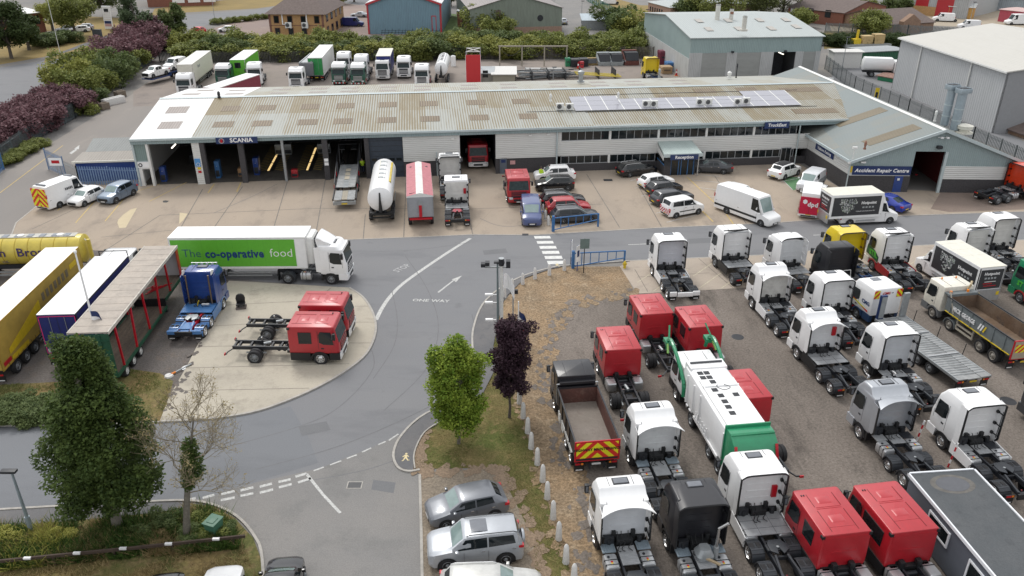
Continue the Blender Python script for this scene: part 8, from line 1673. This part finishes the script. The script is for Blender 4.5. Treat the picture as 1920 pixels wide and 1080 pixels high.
# fallen sign, office chair, bin, concrete blocks
p = at(317,706); o = empty('fallen_sign',None,p,math.radians(52)); tag(o,'fallen road sign lying on the ground beside the concrete island','sign')
bp('pole',lambda b: b.cyl((0,0,.08),(1.7,0,.18),.05,steel,8),o); bp('base_disc',lambda b: (b.lathe([(.001,.1),(.26,.1),(.3,0)],(0,0,.02),'z',concrete,16),b.cyl((.2,0,.1),(.5,0,.12),.07,orange,8)),o); bp('sign_disc',lambda b: b.lathe([(.001,.02),(.36,.02),(.36,0)],(1.35,0,.02),'z',alu,18),o)
p = at(453,578); o = empty('seat',None,p,.2); tag(o,'black discarded cab seat standing on the concrete island','seat')
bp('backrest',lambda b: b.prism([(-.32,.5),(-.36,.85),(-.28,1.1),(-.1,1.22),(.1,1.22),(.28,1.1),(.36,.85),(.32,.5)],'y',.05,.20,black),o,bev=.03); bp('seat_cushion',lambda b: (b.box(-.34,.34,-.35,.2,.38,.5,black)),o,bev=.04); bp('base',lambda b: (b.box(-.38,.38,-.4,.3,.09,.22,M('seat_base',(.12,.10,.09),.8)),b.box(-.12,.12,-.12,.12,.22,.38,steel)),o)
p = at(405,1005); gbin = M('bin_green',(.05,.14,.09),.5,var=.1); o = empty('wheelie_bin',None,p,-.35); tag(o,'dark green wheelie bin in the weeds of the bottom left verge','bin')
bp('body',lambda b: b.rings([[(x*w,y*d,z) for x,y in ((-1,-1),(1,-1),(1,1),(-1,1))] for w,d,z in ((.24,.27,.05),(.33,.38,1.0))],gbin),o,bev=.03); bp('lid',lambda b: (b.box(-.36,.36,-.42,.40,1.0,1.06,gbin),b.box(-.2,.2,-.25,.2,1.06,1.09,gbin)),o,bev=.02); [wheel(o,.0,s*.01,.1,.05) for s in ()]
for i,(a,L_,lab) in enumerate((((196,205),1.4,'small brown concrete block nearest in the row by the hedge'),((214,195),3.6,'long pale concrete block in the row by the hedge'),((226,182),1.6,'small dark concrete block farthest in the row by the hedge'))):
    b = MB(); m_ = concrete if i == 1 else M('brown_block',(.16,.13,.10),.9,var=.3); b.box(-L_/2,L_/2,-.5,.5,0,1.0,m_); b.box(-L_/2+.2,L_/2-.2,-.15,.15,1.0,1.12,m_); o = b.build('concrete_block',bev=.04); o.location = at(*a); o.rotation_euler = (0,0,math.radians(62)); tag(o,lab,'concrete block')
# back yard things
def skip(px,py,m,lab,w=2.4,d=2.6,h=2.1,z=0):
    b = MB(); b.prism([(-d/2,0),(d/2,0),(d/2+.3,h*.45),(d/2-.1,h),(-d/2-.2,h*.35)],'x',-w/2,w/2,m); b.prism([(-d/2-.19,h*.4),(-d/2+.1,h*.45),(d/2-.5,h*.96),(-d/2+.5,h*.99)],'x',-w/2+.15,w/2-.15,chass); b.box(-w/2,w/2,d/2-.8,d/2,h-.02,h+.1,m); [b.box(x-.05,x+.05,-d/2-.22,d/2,h*.3,h*.4,steel) for x in (-w/2,w/2)]
    o = b.build('skip',smooth=0); o.location = at(px,py); o.rotation_euler = (0,0,BA); tag(o,lab,'skip')
galv = M('skip_grey',(.34,.37,.38),.6,var=.15); rusty = M('skip_rust',(.16,.06,.05),.8,var=.3)
skip(1131,121,galv,'pale grey hooded skip, left of the pair by the timber fence'); skip(1154,121,galv,'pale grey hooded skip, right of the pair by the timber fence'); skip(1181,120,rusty,'rusty brown skip full of scrap by the timber fence',2.8,3.2,2.4)
skip(1108,121,M('skip_ochre',(.30,.22,.10),.8,var=.3),'low ochre open skip with weeds beside the grey pair',2.2,2,1.1)
def cone(px,py,lab):
    b = MB(); b.box(-.2,.2,-.2,.2,0,.05,orange); b.cyl((0,0,.05),(0,0,.35),.15,redt,12,.1); b.cyl((0,0,.35),(0,0,.55),.1,white,12,.07); b.cyl((0,0,.55),(0,0,.8),.07,redt,12,.03); o = b.build('traffic_cone'); o.location = at(px,py); o.scale = (1.5,1.5,1.5); tag(o,lab,'traffic cone')
cone(1084,128,'red and white traffic cone in front of the dark scrap cages'); cone(1268,142,'red and white cone at the foot of the grey workshop wall')
for px,py,m,lab,w,h in ((1064,124,green,'dark green bin left of the scrap cages',1,1.6),(1078,125,chass,'dark scrap cage, left one behind the cone',1.8,1.5),(1093,124,chass,'dark scrap cage, right one behind the cone',1.8,1.5),(1090,127,red,'red bin standing in front of the scrap cages',.8,1.2),(1257,132,barrier,'blue lidded bin by the grey workshop wall',2.0,1.6),(1248,137,M('cardboard',(.38,.26,.15),.8),'tan timber crate between the yellow tractor unit and the blue bin',2.0,1.3),(1243,120,M('machine_maroon',(.14,.02,.04),.5),'maroon compactor machine behind the yellow tractor unit',2.0,2.6)):
    b = MB(); b.rings([[(x*w/2*k,y*w/2*k,z) for x,y in ((-1,-1),(1,-1),(1,1),(-1,1))] for k,z in ((.9,0),(1,h*.85),(1.04,h*.86),(.95,h))],m); b.box(-w*.3,w*.3,-w*.53,-w*.48,h*.5,h*.6,chass); o = b.build('bin' if 'bin' in lab else 'crate',smooth=0); o.location = at(px,py); o.rotation_euler = (0,0,BA); tag(o,lab,'bin' if 'bin' in lab else ('crate' if 'crate' in lab or 'cage' in lab else 'machine'))
# red tower sign, cabin, store, racks, gantry
p = at(888,158); h = hz(p,103); t = empty('red_tower',None,p,.02); tag(t,'tall narrow red panelled tower with open steel top in the back yard','tower')
bp('panel',lambda b: (b.box(-1.25,1.25,0,.12,0,h,M('tower_red',(.50,.025,.03),.5,var=.04)),b.box(-1.3,-1.25,0,.12,0,h,white),b.box(1.25,1.3,0,.12,0,h,white)),t,smooth=0)
bp('frame',lambda b: ([b.box(x-.06,x+.06,y-.06,y+.06,0,h+.5,steel) for x in (-1.2,1.2) for y in (.3,4)],[b.bar((-1.2,.3,h+.5),(1.2,4,h+.5),.1,.1,offwhite),b.bar((1.2,.3,h+.5),(-1.2,4,h+.5),.1,.1,offwhite),b.bar((-1.2,4,h+.5),(1.2,4,h+.5),.1,.1,offwhite),b.bar((-1.2,.3,h+.5),(1.2,.3,h+.5),.1,.1,offwhite)],b.box(-1.3,-1.26,.5,3.8,0,h*.9,chass)),t,smooth=0)
r,L,rf,bmk = simple_b((899,156),(924,156),6,138,'small grey cabin with a dark window right of the red tower',M('cabin_grey',(.26,.25,.22),.7,var=.1),steel,.2,cat='cabin')
bmk('window',lambda b: b.box(L*.25,L*.65,-.08,0,1.0,2.2,glass))
r,L,rf,bmk = simple_b((924,158),(966,158),7,140,'low flat concrete roofed store right of the grey cabin',M('store_tan',(.27,.25,.2),.8,var=.1),concrete,.1,cat='store')
p = at(966,152); t = empty('steel_rack',None,p,BA); tag(t,'long low racks of steel bars and yellow beams behind the ridge','rack')
bp('frame',lambda b: [b.box(x,x+.12,0,3.5,0,1.6,chass) for x in range(0,20,3)],t,smooth=0); bp('steel_bars',lambda b: [b.bar((rnd.uniform(0,2),rnd.uniform(0,3.4),.3+.5*(i % 3)),(rnd.uniform(9,12),rnd.uniform(0,3.4),.3+.5*(i % 3)),.12,.12,rnd.choice([steel,chass,bluegrey])) for i in range(26)],t,smooth=0)
bp('yellow_beams',lambda b: [b.bar((11,.4+i*.55,.9),(19,-.6+i*.55,.45),.16,.16,yt) for i in range(5)],t,smooth=0)
a_,c_ = at(937,124),at(1062,124); o_,an,L = frame_from((937,124),(1062,124)); h = 3.6; t = empty('chain_gantry',None,o_,an); tag(t,'long steel gantry frame with hanging chains in the back yard','gantry')
bp('top_beam',lambda b: b.box(-.2,L+.2,-.12,.12,h,h+.25,M('gantry_tan',(.30,.27,.22),.7)),t,smooth=0)
for k in range(4): bp('post',lambda b: b.box(L*k/3-.12,L*k/3+.12,-.1,.1,0,h,MATS['gantry_tan']),t,smooth=0)
bp('chain',lambda b: [b.tube([(L*k/3+L/3*u,0,h-.1-1.5*(1-(2*u-1)**2)) for u in [i/8 for i in range(9)]],.04,chass,5) for k in range(3)],t)
for px,py,lab in ((1005,131,'white pipe lying on the ground, left of the two under the gantry'),(1033,131,'white pipe lying on the ground, right of the two under the gantry')):
    o = MB().cyl((-2,0,.2),(2,0,.2),.2,offwhite,10).cyl((-2.05,0,.2),(-1.9,0,.2),.24,steel,10).build('pipe'); o.location = at(px,py); tag(o,lab,'pipe')
for px,py,lab in ((850,124,'white plastic drum beside the white tank trailer'),): o = MB().cyl((0,0,0),(0,0,1.9),.5,white,14).cyl((0,0,1.9),(0,0,2.0),.3,white,14).build('plastic_drum'); o.location = at(px,py); tag(o,lab,'drum')
o = empty('scissor_loader',None,at(1622,90),.1); tag(o,'small yellow loading machine with crates on the far verge','machine'); bp('platform',lambda b: b.box(-5,5,-1.5,1.5,.3,1.0,steel),o); bp('crate_stack',lambda b: [b.box(x,x+2.2,-.9,.9,1.0,2.6+.3*(i % 2),M('crate_tan',(.45,.33,.16),.8)) for i,x in enumerate((-1.2,1.4))],o); bp('mast',lambda b: (b.box(-2.4,-2.0,-.2,.2,1,3.8,platey),b.box(-3.2,-1.6,-.8,.8,1,2.0,platey)),o)
o = empty('bicycle_shed',None,at(1090,56),.0); tag(o,'low shelter with blue and pale corrugated roof beyond the hedge','shelter'); bp('roof',lambda b: (b.add([(0,0,2.2),(6,0,2.2),(6,7,3.0),(0,7,3.0)],[(0,1,2,3)],RIB('shelter_pale',(.38,.45,.5),0,.3)),b.add([(6,0,2.2),(11,0,2.2),(11,7,3.0),(6,7,3.0)],[(0,1,2,3)],RIB('shelter_blue',(.16,.24,.42),0,.3))),o); bp('wall',lambda b: b.box(0,11,.1,.2,0,2.2,steel),o)
signpost(1551+0,180,3,1,.8,white,'white notice on the steel fence behind the repair wing',-.5) ; signpost(1640,196,2.6,.6,2.2,platey,'yellow strip sign on the steel fence behind the repair wing',-.5,steel,black)
# ================================================================ PLANTS
def leaves(b,clumps,n,size,m,rng,shell=.55,flat=.0):
    "n leaf-sprays scattered through overlapping clumps (x, y, z, r)"
    tot = sum(c[3]**2 for c in clumps)
    for (cx,cy,cz,r) in clumps:
        k = int(n*r*r/tot)
        for _ in range(k):
            u,v = rng.uniform(-1,1),rng.uniform(0,2*PI); q = math.sqrt(1-u*u); rr = r*(shell+(1-shell)*rng.random()**.5)*rng.uniform(.8,1.12)
            p = Vector((cx+rr*q*math.cos(v),cy+rr*q*math.sin(v),cz+rr*u*.85))
            a = Vector((rng.gauss(0,1),rng.gauss(0,1),rng.gauss(0,.6))).normalized(); c = a.cross(Vector((rng.gauss(0,.5),rng.gauss(0,.5),1))).normalized(); s = size*rng.uniform(.55,1.3)
            t = p+a*s; b.v += [tuple(p-c*s*.42),tuple(p+a*s*.55-c*s*.35+Vector((0,0,s*.15))),tuple(t),tuple(p+c*s*.45+a*s*.3)]
            o = len(b.v)-4; b.f.append((o,o+1,o+2,o+3)); b.m.append(b.mi(m))
bark = M('bark',(.10,.085,.07),.9,var=.4,scale=6); barkl = M('pale_bark',(.15,.135,.11),.9,var=.35,scale=6)
def branch(b,p,d,L,r,rng,depth,m,tips,spread=.6,up=.25,kids=3,minr=.008):
    "tapered limb that forks"
    pts_,rs = [p],[r]; q = p.copy(); dd = d.copy()
    for i in range(4):
        dd = (dd+Vector((rng.gauss(0,.13),rng.gauss(0,.13),rng.gauss(0,.08)+up*.12))).normalized(); q = q+dd*L/4; pts_.append(q.copy()); rs.append(max(minr,r*(1-.16*(i+1))))
        if depth > 0 and i >= 1:
            for _ in range(kids if i == 3 else rng.choice((1,1,2))):
                nd = (dd*(1.0 if i == 3 else .6)+Vector((rng.gauss(0,spread),rng.gauss(0,spread),rng.gauss(0,spread*.6)+up))).normalized()
                branch(b,q.copy(),nd,L*rng.uniform(.55,.8),max(minr,r*.55),rng,depth-1,m,tips,spread,up,kids,minr)
    b.tube(pts_,rs,m,6 if r > .05 else 3)
    if depth == 0: tips.append(q)
def tree(px,py,lab,height,trunk_h,crown,n,size,leafm,seed,tr=.18,name='tree',cat='tree',group=None,shell=.45,limbs=7,barkm=None,loc=None):
    "crown: list of (dx, dy, z, r)"
    rng = random.Random(seed); r = empty(name,None,loc or at(px,py)); tag(r,lab,cat,group)
    b = MB(); top = height*.8; pts_ = [(0,0,0),(.05,0,trunk_h*.5),(.0,.05,trunk_h),(rng.uniform(-.2,.2),.1,(trunk_h+top)/2),(0,0,top)]
    b.tube(pts_,[tr*1.25,tr,tr*.9,tr*.55,tr*.15],barkm or bark,9); b.build('trunk',r)
    b = MB()
    for i,c in enumerate(crown[:limbs*3]):
        z0 = min(max(trunk_h*.9,c[2]-c[3]*1.6),top*.9); b.tube([(0,0,z0),(c[0]*.5,c[1]*.5,(z0+c[2])/2+.2),(c[0],c[1],c[2])],[tr*.4,tr*.25,tr*.08],barkm or bark,5)
    b.build('limbs',r)
    b = MB(); leaves(b,crown,n,size,leafm,rng,shell); me = b.mesh('crown',smooth=0); link('crown',me,r); return r
def crownpts(rng,h0,h1,w,n,r0,r1,prof=None):
    "clumps filling an egg shape"
    out = []
    for i in range(n):
        t = rng.random(); z = h0+(h1-h0)*t; ww = w*(prof(t) if prof else math.sin(PI*(.12+.80*t))**.7)
        a = rng.uniform(0,2*PI); rr = ww*math.sqrt(rng.uniform(.15,1)); out.append((rr*math.cos(a),rr*math.sin(a),z,rng.uniform(r0,r1)))
    return out
lf_dark = LEAF('leaf_dark_green',(.026,.052,.014),(.11,.155,.035)); lf_bright = LEAF('leaf_bright_green',(.075,.165,.014),(.30,.37,.05)); lf_purple = LEAF('leaf_purple',(.024,.014,.020),(.085,.045,.062))
lf_hedge = LEAF('leaf_hedge',(.085,.115,.028),(.30,.32,.09)); lf_hedge2 = LEAF('leaf_hedge_blue',(.065,.10,.035),(.17,.21,.075)); lf_yel = LEAF('leaf_yellow_green',(.17,.19,.04),(.36,.36,.10)); lf_berb = LEAF('leaf_berberis',(.085,.042,.050),(.26,.14,.155)); lf_will = LEAF('leaf_willow',(.09,.11,.03),(.17,.19,.07)); lf_far = LEAF('leaf_far_tree',(.026,.050,.016),(.085,.115,.036))
rg = random.Random(11)
# big dark tree, lower left
p0 = at(222,992); ht = hz(p0,618); sc = ht
cr = crownpts(rg,1.9,ht-1.0,2.45,135,.5,.88,lambda t: (.72+.9*t) if t < .35 else max(.08,1.03-1.45*(t-.35)))
cr += [(-.6,.1,ht-1.2,.7),(-.8,0,ht-.6,.45),(-1.9,-.3,2.6,.7),(-1.9,0,4.6,.7),(1.7,.2,2.8,.8)]
cr += [(.7*math.sin(k*2.1),-.9+.3*math.cos(k),2.4+k*.55,.80-.05*k) for k in range(int((ht-4)/.55))]
cr = [(x+.35,y,z,r) for x,y,z,r in cr]
tree(222,992,'big dark green tree in the bottom left verge',ht,1.8,cr,60000,.15,lf_dark,1,.24,barkm=barkl)
# bright green tree
p0 = at(860,832); ht = hz(p0,622)
cr = crownpts(rg,1.7,ht-.9,1.45,70,.42,.72,lambda t: (.70+.55*t) if t < .5 else 1.0*(1-(t-.5)/.56)**.6)
cr += [(.15,0,ht-.55,.45),(-1.3,0,ht-1.7,.5),(1.6,0,ht-1.8,.5),(-1.2,.1,ht-1.4,.5)]
cr = [(x*.98,y*.98,z,r) for x,y,z,r in cr]
tree(860,832,'bright green young maple on the grass verge',ht,1.3,cr,26000,.14,lf_bright,2,.09,barkm=barkl,name='maple_tree')
p0 = at(955,783); ht = hz(p0,585)
cr = crownpts(rg,2.0,ht-.7,1.2,60,.36,.6,lambda t: (.62+.6*t) if t < .6 else 1.0*(1-(t-.6)/.52)**.6)
cr += [(.9,0,2.3,.35),(1.2,0,ht-1.0,.45),(.1,0,ht-.5,.4),(-.5,0,ht-1.0,.5)]
cr = [(x+.1,y,z,r) for x,y,z,r in cr]
tree(955,783,'dark purple leaved tree on the verge by the bollards',ht,1.6,cr,22000,.13,lf_purple,3,.08,name='purple_maple_tree',shell=.4)
# bare tree with ivy
r = empty('bare_tree',None,at(350,1008)); tag(r,'half dead bare tree with ivy on its trunk in the bottom left verge','tree'); ht = hz(at(350,1008),700); r.rotation_euler = (0,.2,0); rgb = random.Random(17)
twig = M('twig_tan',(.20,.165,.105),.9,var=.3)
b = MB(); b.tube([(0,0,0),(-.05,0,1.8),(-.05,.05,3.6),(.0,0,5.2),(.15,0,ht*.78)],[.20,.16,.13,.08,.03],barkl,9); b.build('trunk',r)
b = MB(); tips = []
for i in range(12):
    z = 2.9+i*(ht-4.6)/12; a = i*2.4; d = Vector((math.cos(a),math.sin(a)*.8,.35+.02*i)).normalized(); branch(b,Vector((0,0,z)),d,1.55*(1-.3*abs(i-4)/6),.040,rgb,3,twig,tips,.5,.16,2,.006)
b.build('branches',r,smooth=0)
b = MB(); leaves(b,[(.0,0,3.4+.33*i,.30+.1*(i % 2)) for i in range(9)]+[(.15,0,5.0,.5),(.2,0,4.3,.55)],4200,.11,lf_dark,rgb,.5); link('ivy',b.mesh('ivy',smooth=0),r)
b = MB(); leaves(b,[(t.x,t.y,t.z,.22) for t in tips[::9]],1500,.07,M('dry_leaf',(.25,.20,.09),.8),rgb,.3); link('dry_leaves',b.mesh('dry',smooth=0),r)
# bush meshes shared by copies
def bushmesh(seed,m,n=4200,size=.30,w=1.0,h=1.0,cl=14):
    rng = random.Random(seed); b = MB(); cl_ = [(rng.uniform(-1,1)*w,rng.uniform(-1,1)*w,rng.uniform(.25,1.25)*h,rng.uniform(.25,.7)) for _ in range(cl)]; leaves(b,cl_,n,size*.45,m,rng,.5); return b.mesh('bush',smooth=0)
BMX = {}
def bush(px,py,s,mk,lab,grp,cat='bush',seed=0,h=1.0,name='bush',loc=None):
    key = (mk.name,seed % 3); 
    if key not in BMX: BMX[key] = bushmesh(seed % 3*7+3,mk)
    o = link(name,BMX[key],None,loc or at(px,py)); o.scale = (s,s,s*h); o.rotation_euler = (0,0,(px*.61+py) % 6.28); tag(o,lab,cat,grp); return o
rg = random.Random(23)
HG = 'overgrown shrubs along the back boundary'
for i in range(46):
    px = 352+i*19.5+rg.uniform(-5,5)
    for row in range(2):
        if row == 0 and px > 1200: continue
        bush(px+row*8,110-row*13+rg.uniform(-3,3) - (4 if px > 850 else 0),rg.uniform(2.1,3.4),rg.choice([lf_hedge,lf_hedge,lf_hedge2,lf_yel if 380 < px < 760 or 850 < px < 1000 else lf_hedge]),'overgrown green shrub in the dense band behind the back yard fence',HG,seed=i+row,h=rg.uniform(.7,.92))
for i,(px,py,s,m,lab) in enumerate(((905,62,4.0,lf_hedge,'rounded shrub rising above the band in front of the olive shed'),(1160,62,4.2,lf_hedge2,'tall shrub left of the grey workshop'),(1190,66,3.6,lf_yel,'yellow green shrub by the grey workshop corner'),(935,72,3,lf_hedge,'low shrub under the olive shed wall'),(1215,84,3.0,lf_hedge2,'dark shrub against the grey workshop side wall'))): bush(px,py,s,m,lab,None,seed=i)
LG = 'shrubs on the left boundary'
for i,(px,py,s,m,h) in enumerate(((150,190,2.6,lf_hedge,1.0),(165,182,3.2,lf_hedge,1.2),(185,170,3.0,lf_hedge,1.0),(135,178,3.2,lf_yel,1.3),(165,155,3.4,lf_hedge,1.3),(205,165,3.0,lf_hedge2,1.2),(225,150,3.2,lf_hedge2,1.2),(240,140,2.8,lf_hedge,1.1),(195,145,3.2,lf_hedge,1.1),(252,128,2.6,lf_hedge,1.0),(120,215,2.0,lf_yel,.9),(150,215,2.0,lf_hedge,.9),(178,195,2.0,lf_hedge2,.9),(205,100,2.6,lf_yel,1.0),(235,85,2.8,lf_hedge,1.0),(300,95,3.0,lf_hedge2,1.0),(325,88,3.0,lf_hedge,1.0),(345,96,2.8,lf_yel,1.0),(310,70,2.4,lf_hedge,1.0),(375,80,2.4,lf_hedge,.9))):
    bush(px,py,s*.88,m,'green shrub in the thicket between the far road and the side drive',LG,seed=i,h=h)
for i in range(22):
    t = i/21; px = -20+t*165; py = 305-t*85+rg.uniform(-5,5)
    bush(px+4,py-18,rg.uniform(1.9,2.5),lf_berb,'dark red berberis shrub in the long hedge above the left palisade fence','red berberis hedge on the left',seed=i,h=.95)
    bush(px-9,py-34,rg.uniform(1.9,2.4),lf_berb,'dark red berberis shrub in the long hedge above the left palisade fence','red berberis hedge on the left',seed=i+1,h=.95)
for i in range(12):
    t = i/11; bush(3+t*70,306-t*38+6,1.0,lf_hedge,'low green weed clump at the foot of the left palisade fence','weeds under the left fence',seed=i,h=.7)
for i,(px,py,s) in enumerate(((215,135,3.2),(235,120,3.6),(255,108,3.4),(272,100,3.8),(262,118,3.2),(245,100,3.0),(280,84,3.6),(265,80,3.4))): bush(px,py,s,lf_berb,'dark red shrub in the clump right of the far left road','dark red shrubs by the far road',seed=i,h=1.05)
def fartree(px,py,lab,h,w,m=lf_far,n=9000,th=2.5,seed=0,size=.42,grp=None,loc=None,name='tree'):
    rng = random.Random(seed); cr = crownpts(rng,th+.5,h-w*.25,w*.8,26,w*.22,w*.38); return tree(px,py,lab,h,th,cr,n,size,m,seed,.3,group=grp,loc=loc,name=name)
fartree(22,110,'very dark broad tree at the far left edge',11.5,5.8,lf_far,12000,2.8,4)
fartree(55,94,'dark tree just right of the far left edge tree',8,3.6,lf_far,7000,2.4,5)
fartree(142,68,'round green tree over the parked cars at the far left',10,5.6,lf_hedge,9000,3.0,6)
fartree(196,34,'tall dark green tree behind the white totem sign',13,7.5,lf_hedge2,9000,3,7)
fartree(262,84,'grey green feathery tree above the dark red shrubs',11,4.4,LEAF('leaf_grey_green',(.06,.09,.045),(.12,.16,.08)),8000,2,8)
fartree(328,82,'pointed green tree right of the dark red shrubs',9.5,3.4,lf_hedge2,6000,1.5,9)
fartree(100,60,'pale yellow green tree behind the cars at the far left',8,4.5,lf_yel,6000,2,10)
fartree(1335,42,'rounded green tree behind the grey workshop chimneys',10,8.5,lf_hedge,9000,1.5,12)
fartree(1290,40,'dark green tree at the left behind the grey workshop',7,5.0,lf_hedge2,8000,1.5,13)
fartree(1425,36,'pale willow tree rising behind the grey workshop',14,8.5,lf_will,9000,2,14,name='willow_tree')
fartree(1466,36,'second pale willow tree, nearer the red brick building',12,6.5,lf_will,8000,2,15,name='willow_tree')
fartree(1385,20,'distant willow tree left of the two larger ones',10,5.0,lf_will,7000,2,16,name='willow_tree')
fartree(1630,64,'broad green bush tree left of the tiled bungalow',5.5,5.5,lf_hedge,7000,.8,17)
fartree(1625,28,'small tree between the two far white vans',5,3.2,lf_hedge,4000,.8,18)
fartree(1668,30,'small dark tree left of the tall red doors',5,3.0,lf_hedge2,4000,.8,19); fartree(1690,30,'small dark tree closest to the tall red doors',5,3.0,lf_hedge2,4000,.8,20)
fartree(1500,52,'green shrub tree at the left corner of the red brick building',5,3.8,lf_hedge,4000,.8,21)
fartree(845,12,'dark tree between the blue and olive sheds',8,4.0,lf_far,5000,1,22); fartree(640,8,'small green tree behind the dark blue van',6,3.4,lf_yel,4000,1,23); fartree(664,4,'slim green tree at the top edge behind the silver saloon',8,3,lf_hedge,4000,1,24)
for i in range(14): bush(1552+i*11,86+rg.uniform(-2,2),2.1,lf_far,'dark green shrub in the clipped hedge along the far verge','dark hedge on the far verge',seed=i,h=.8)
for i in range(12): bush(405+i*14,46-i*1.6,1.2,lf_hedge,'clipped low shrub along the edge of the brick paved car park','clipped hedge by the car park',seed=i,h=.8)
for i,px in enumerate((78,95,112,130)): bush(px,88-i*3,2.4,lf_hedge2,'rounded low shrub in front of the parked cars at the far left','low shrubs at the far left',seed=i,h=.7)
# grass and weeds: uncountable, one object each
def blades(name,poly,n,h0,h1,m,lab,seed=1,w=.02,cat='grass',lean=.35,dens=None):
    rng = random.Random(seed); P = [at(*p) for p in poly]; xs = [p.x for p in P]; ys = [p.y for p in P]; b = MB(); k = b.mi(m); c = 0
    def inside(x,y):
        r_ = False; j = len(P)-1
        for i in range(len(P)):
            if (P[i].y > y) != (P[j].y > y) and x < (P[j].x-P[i].x)*(y-P[i].y)/(P[j].y-P[i].y)+P[i].x: r_ = not r_
            j = i
        return r_
    while c < n:
        x,y = rng.uniform(min(xs),max(xs)),rng.uniform(min(ys),max(ys))
        if not inside(x,y): continue
        c += 1
        if dens and rng.random() > dens(x,y): continue
        a = rng.uniform(0,2*PI); h = rng.uniform(h0,h1); dx,dy = math.cos(a)*w,math.sin(a)*w; lx,ly = rng.gauss(0,lean)*h,rng.gauss(0,lean)*h
        o = len(b.v); b.v += [(x-dx,y-dy,.03),(x+dx,y+dy,.03),(x+lx+dx*.6,y+ly+dy*.6,h*.7),(x+lx*1.5,y+ly*1.5,h)]; b.f.append((o,o+1,o+2,o+3)); b.m.append(k)
    o = link(name,b.mesh(name,smooth=0)); tag(o,lab,cat,None,'stuff'); return o
from mathutils import noise as NZ
gmat = LEAF('grass_blade',(.085,.12,.025),(.19,.19,.06)); gdry = LEAF('grass_dry_blade',(.24,.18,.08),(.36,.28,.14)); gweed = LEAF('weed_green',(.035,.075,.018),(.09,.15,.03)); gyel = LEAF('weed_yellow',(.25,.26,.05),(.40,.38,.10))
cl = lambda f,th,s=0: (lambda x,y: 1.0 if NZ.noise(Vector((x*f+s,y*f,0))) > th else .08)
blades('mown_grass_blades',gr,26000,.03,.10,gmat,'short grass growing on the verge by the bollards',1,.012,dens=cl(.35,-.08))
blades('dry_grass_blades',gr,12000,.03,.10,gdry,'short dry grass on the verge by the bollards',2,.012,dens=cl(.35,.0,9))
lv_ = [(-60,998),(60,992),(170,984),(300,972),(350,956),(400,962),(435,985),(460,1030),(300,1045),(110,1060),(-60,1078)]
blades('tall_weeds',lv_,19000,.25,.75,gweed,'tall green weeds filling the bottom left verge',3,.035,dens=cl(.5,-.15))
blades('tall_dry_grass',lv_,17000,.25,.7,gdry,'straw coloured grass among the weeds of the bottom left verge',4,.02,dens=cl(.6,.02,5))
blades('yellow_weeds',[(-40,1000),(120,1000),(130,1060),(-40,1075)],6000,.3,.85,gyel,'yellow flowering weeds at the bottom left corner',5,.035,dens=cl(.9,.12,3))
blades('verge_scrub',[(-60,1082),(460,1032),(490,1100),(490,1200),(-60,1200)],14000,.05,.28,gdry,'scrubby dry grass below the timber rail',6,.025,dens=cl(.6,0))
blades('trailer_grass',[(-40,722),(110,718),(230,692),(300,702),(322,718),(304,780),(230,790),(0,795)],12000,.04,.18,gmat,'short grass beside the trailers',7,.02,dens=cl(.5,-.05))
# clipped hedge by the lower road
for i in range(9):
    px = -30+i*19; bush(px,786,.8,lf_hedge2,'dark green shrub in the low hedge under the yellow trailer','low hedge under the yellow trailer',seed=i,h=.75)
    bush(px+8,772,.85,lf_hedge2,'dark green shrub in the low hedge under the yellow trailer','low hedge under the yellow trailer',seed=i+1,h=.7)
for i,(px,py,s,m) in enumerate(((385,985,.55,lf_hedge),(400,1008,.6,lf_hedge),(425,1005,.5,lf_hedge2),(360,1015,.55,lf_hedge2),(290,1000,.7,lf_hedge2),(330,985,.6,lf_dark),(120,1012,.5,gyel),(92,1022,.45,gyel),(15,1015,.6,gyel),(300,1020,.45,gdry))): bush(px,py,s,m,['leafy weed clump','yellow flowering clump','straw coloured clump'][0 if m in (lf_hedge,lf_hedge2,lf_dark) else (1 if m is gyel else 2)]+' in the bottom left verge',['leafy','yellow','straw'][0 if m in (lf_hedge,lf_hedge2,lf_dark) else (1 if m is gyel else 2)]+' weed clumps in the verge',seed=i,h=.8)
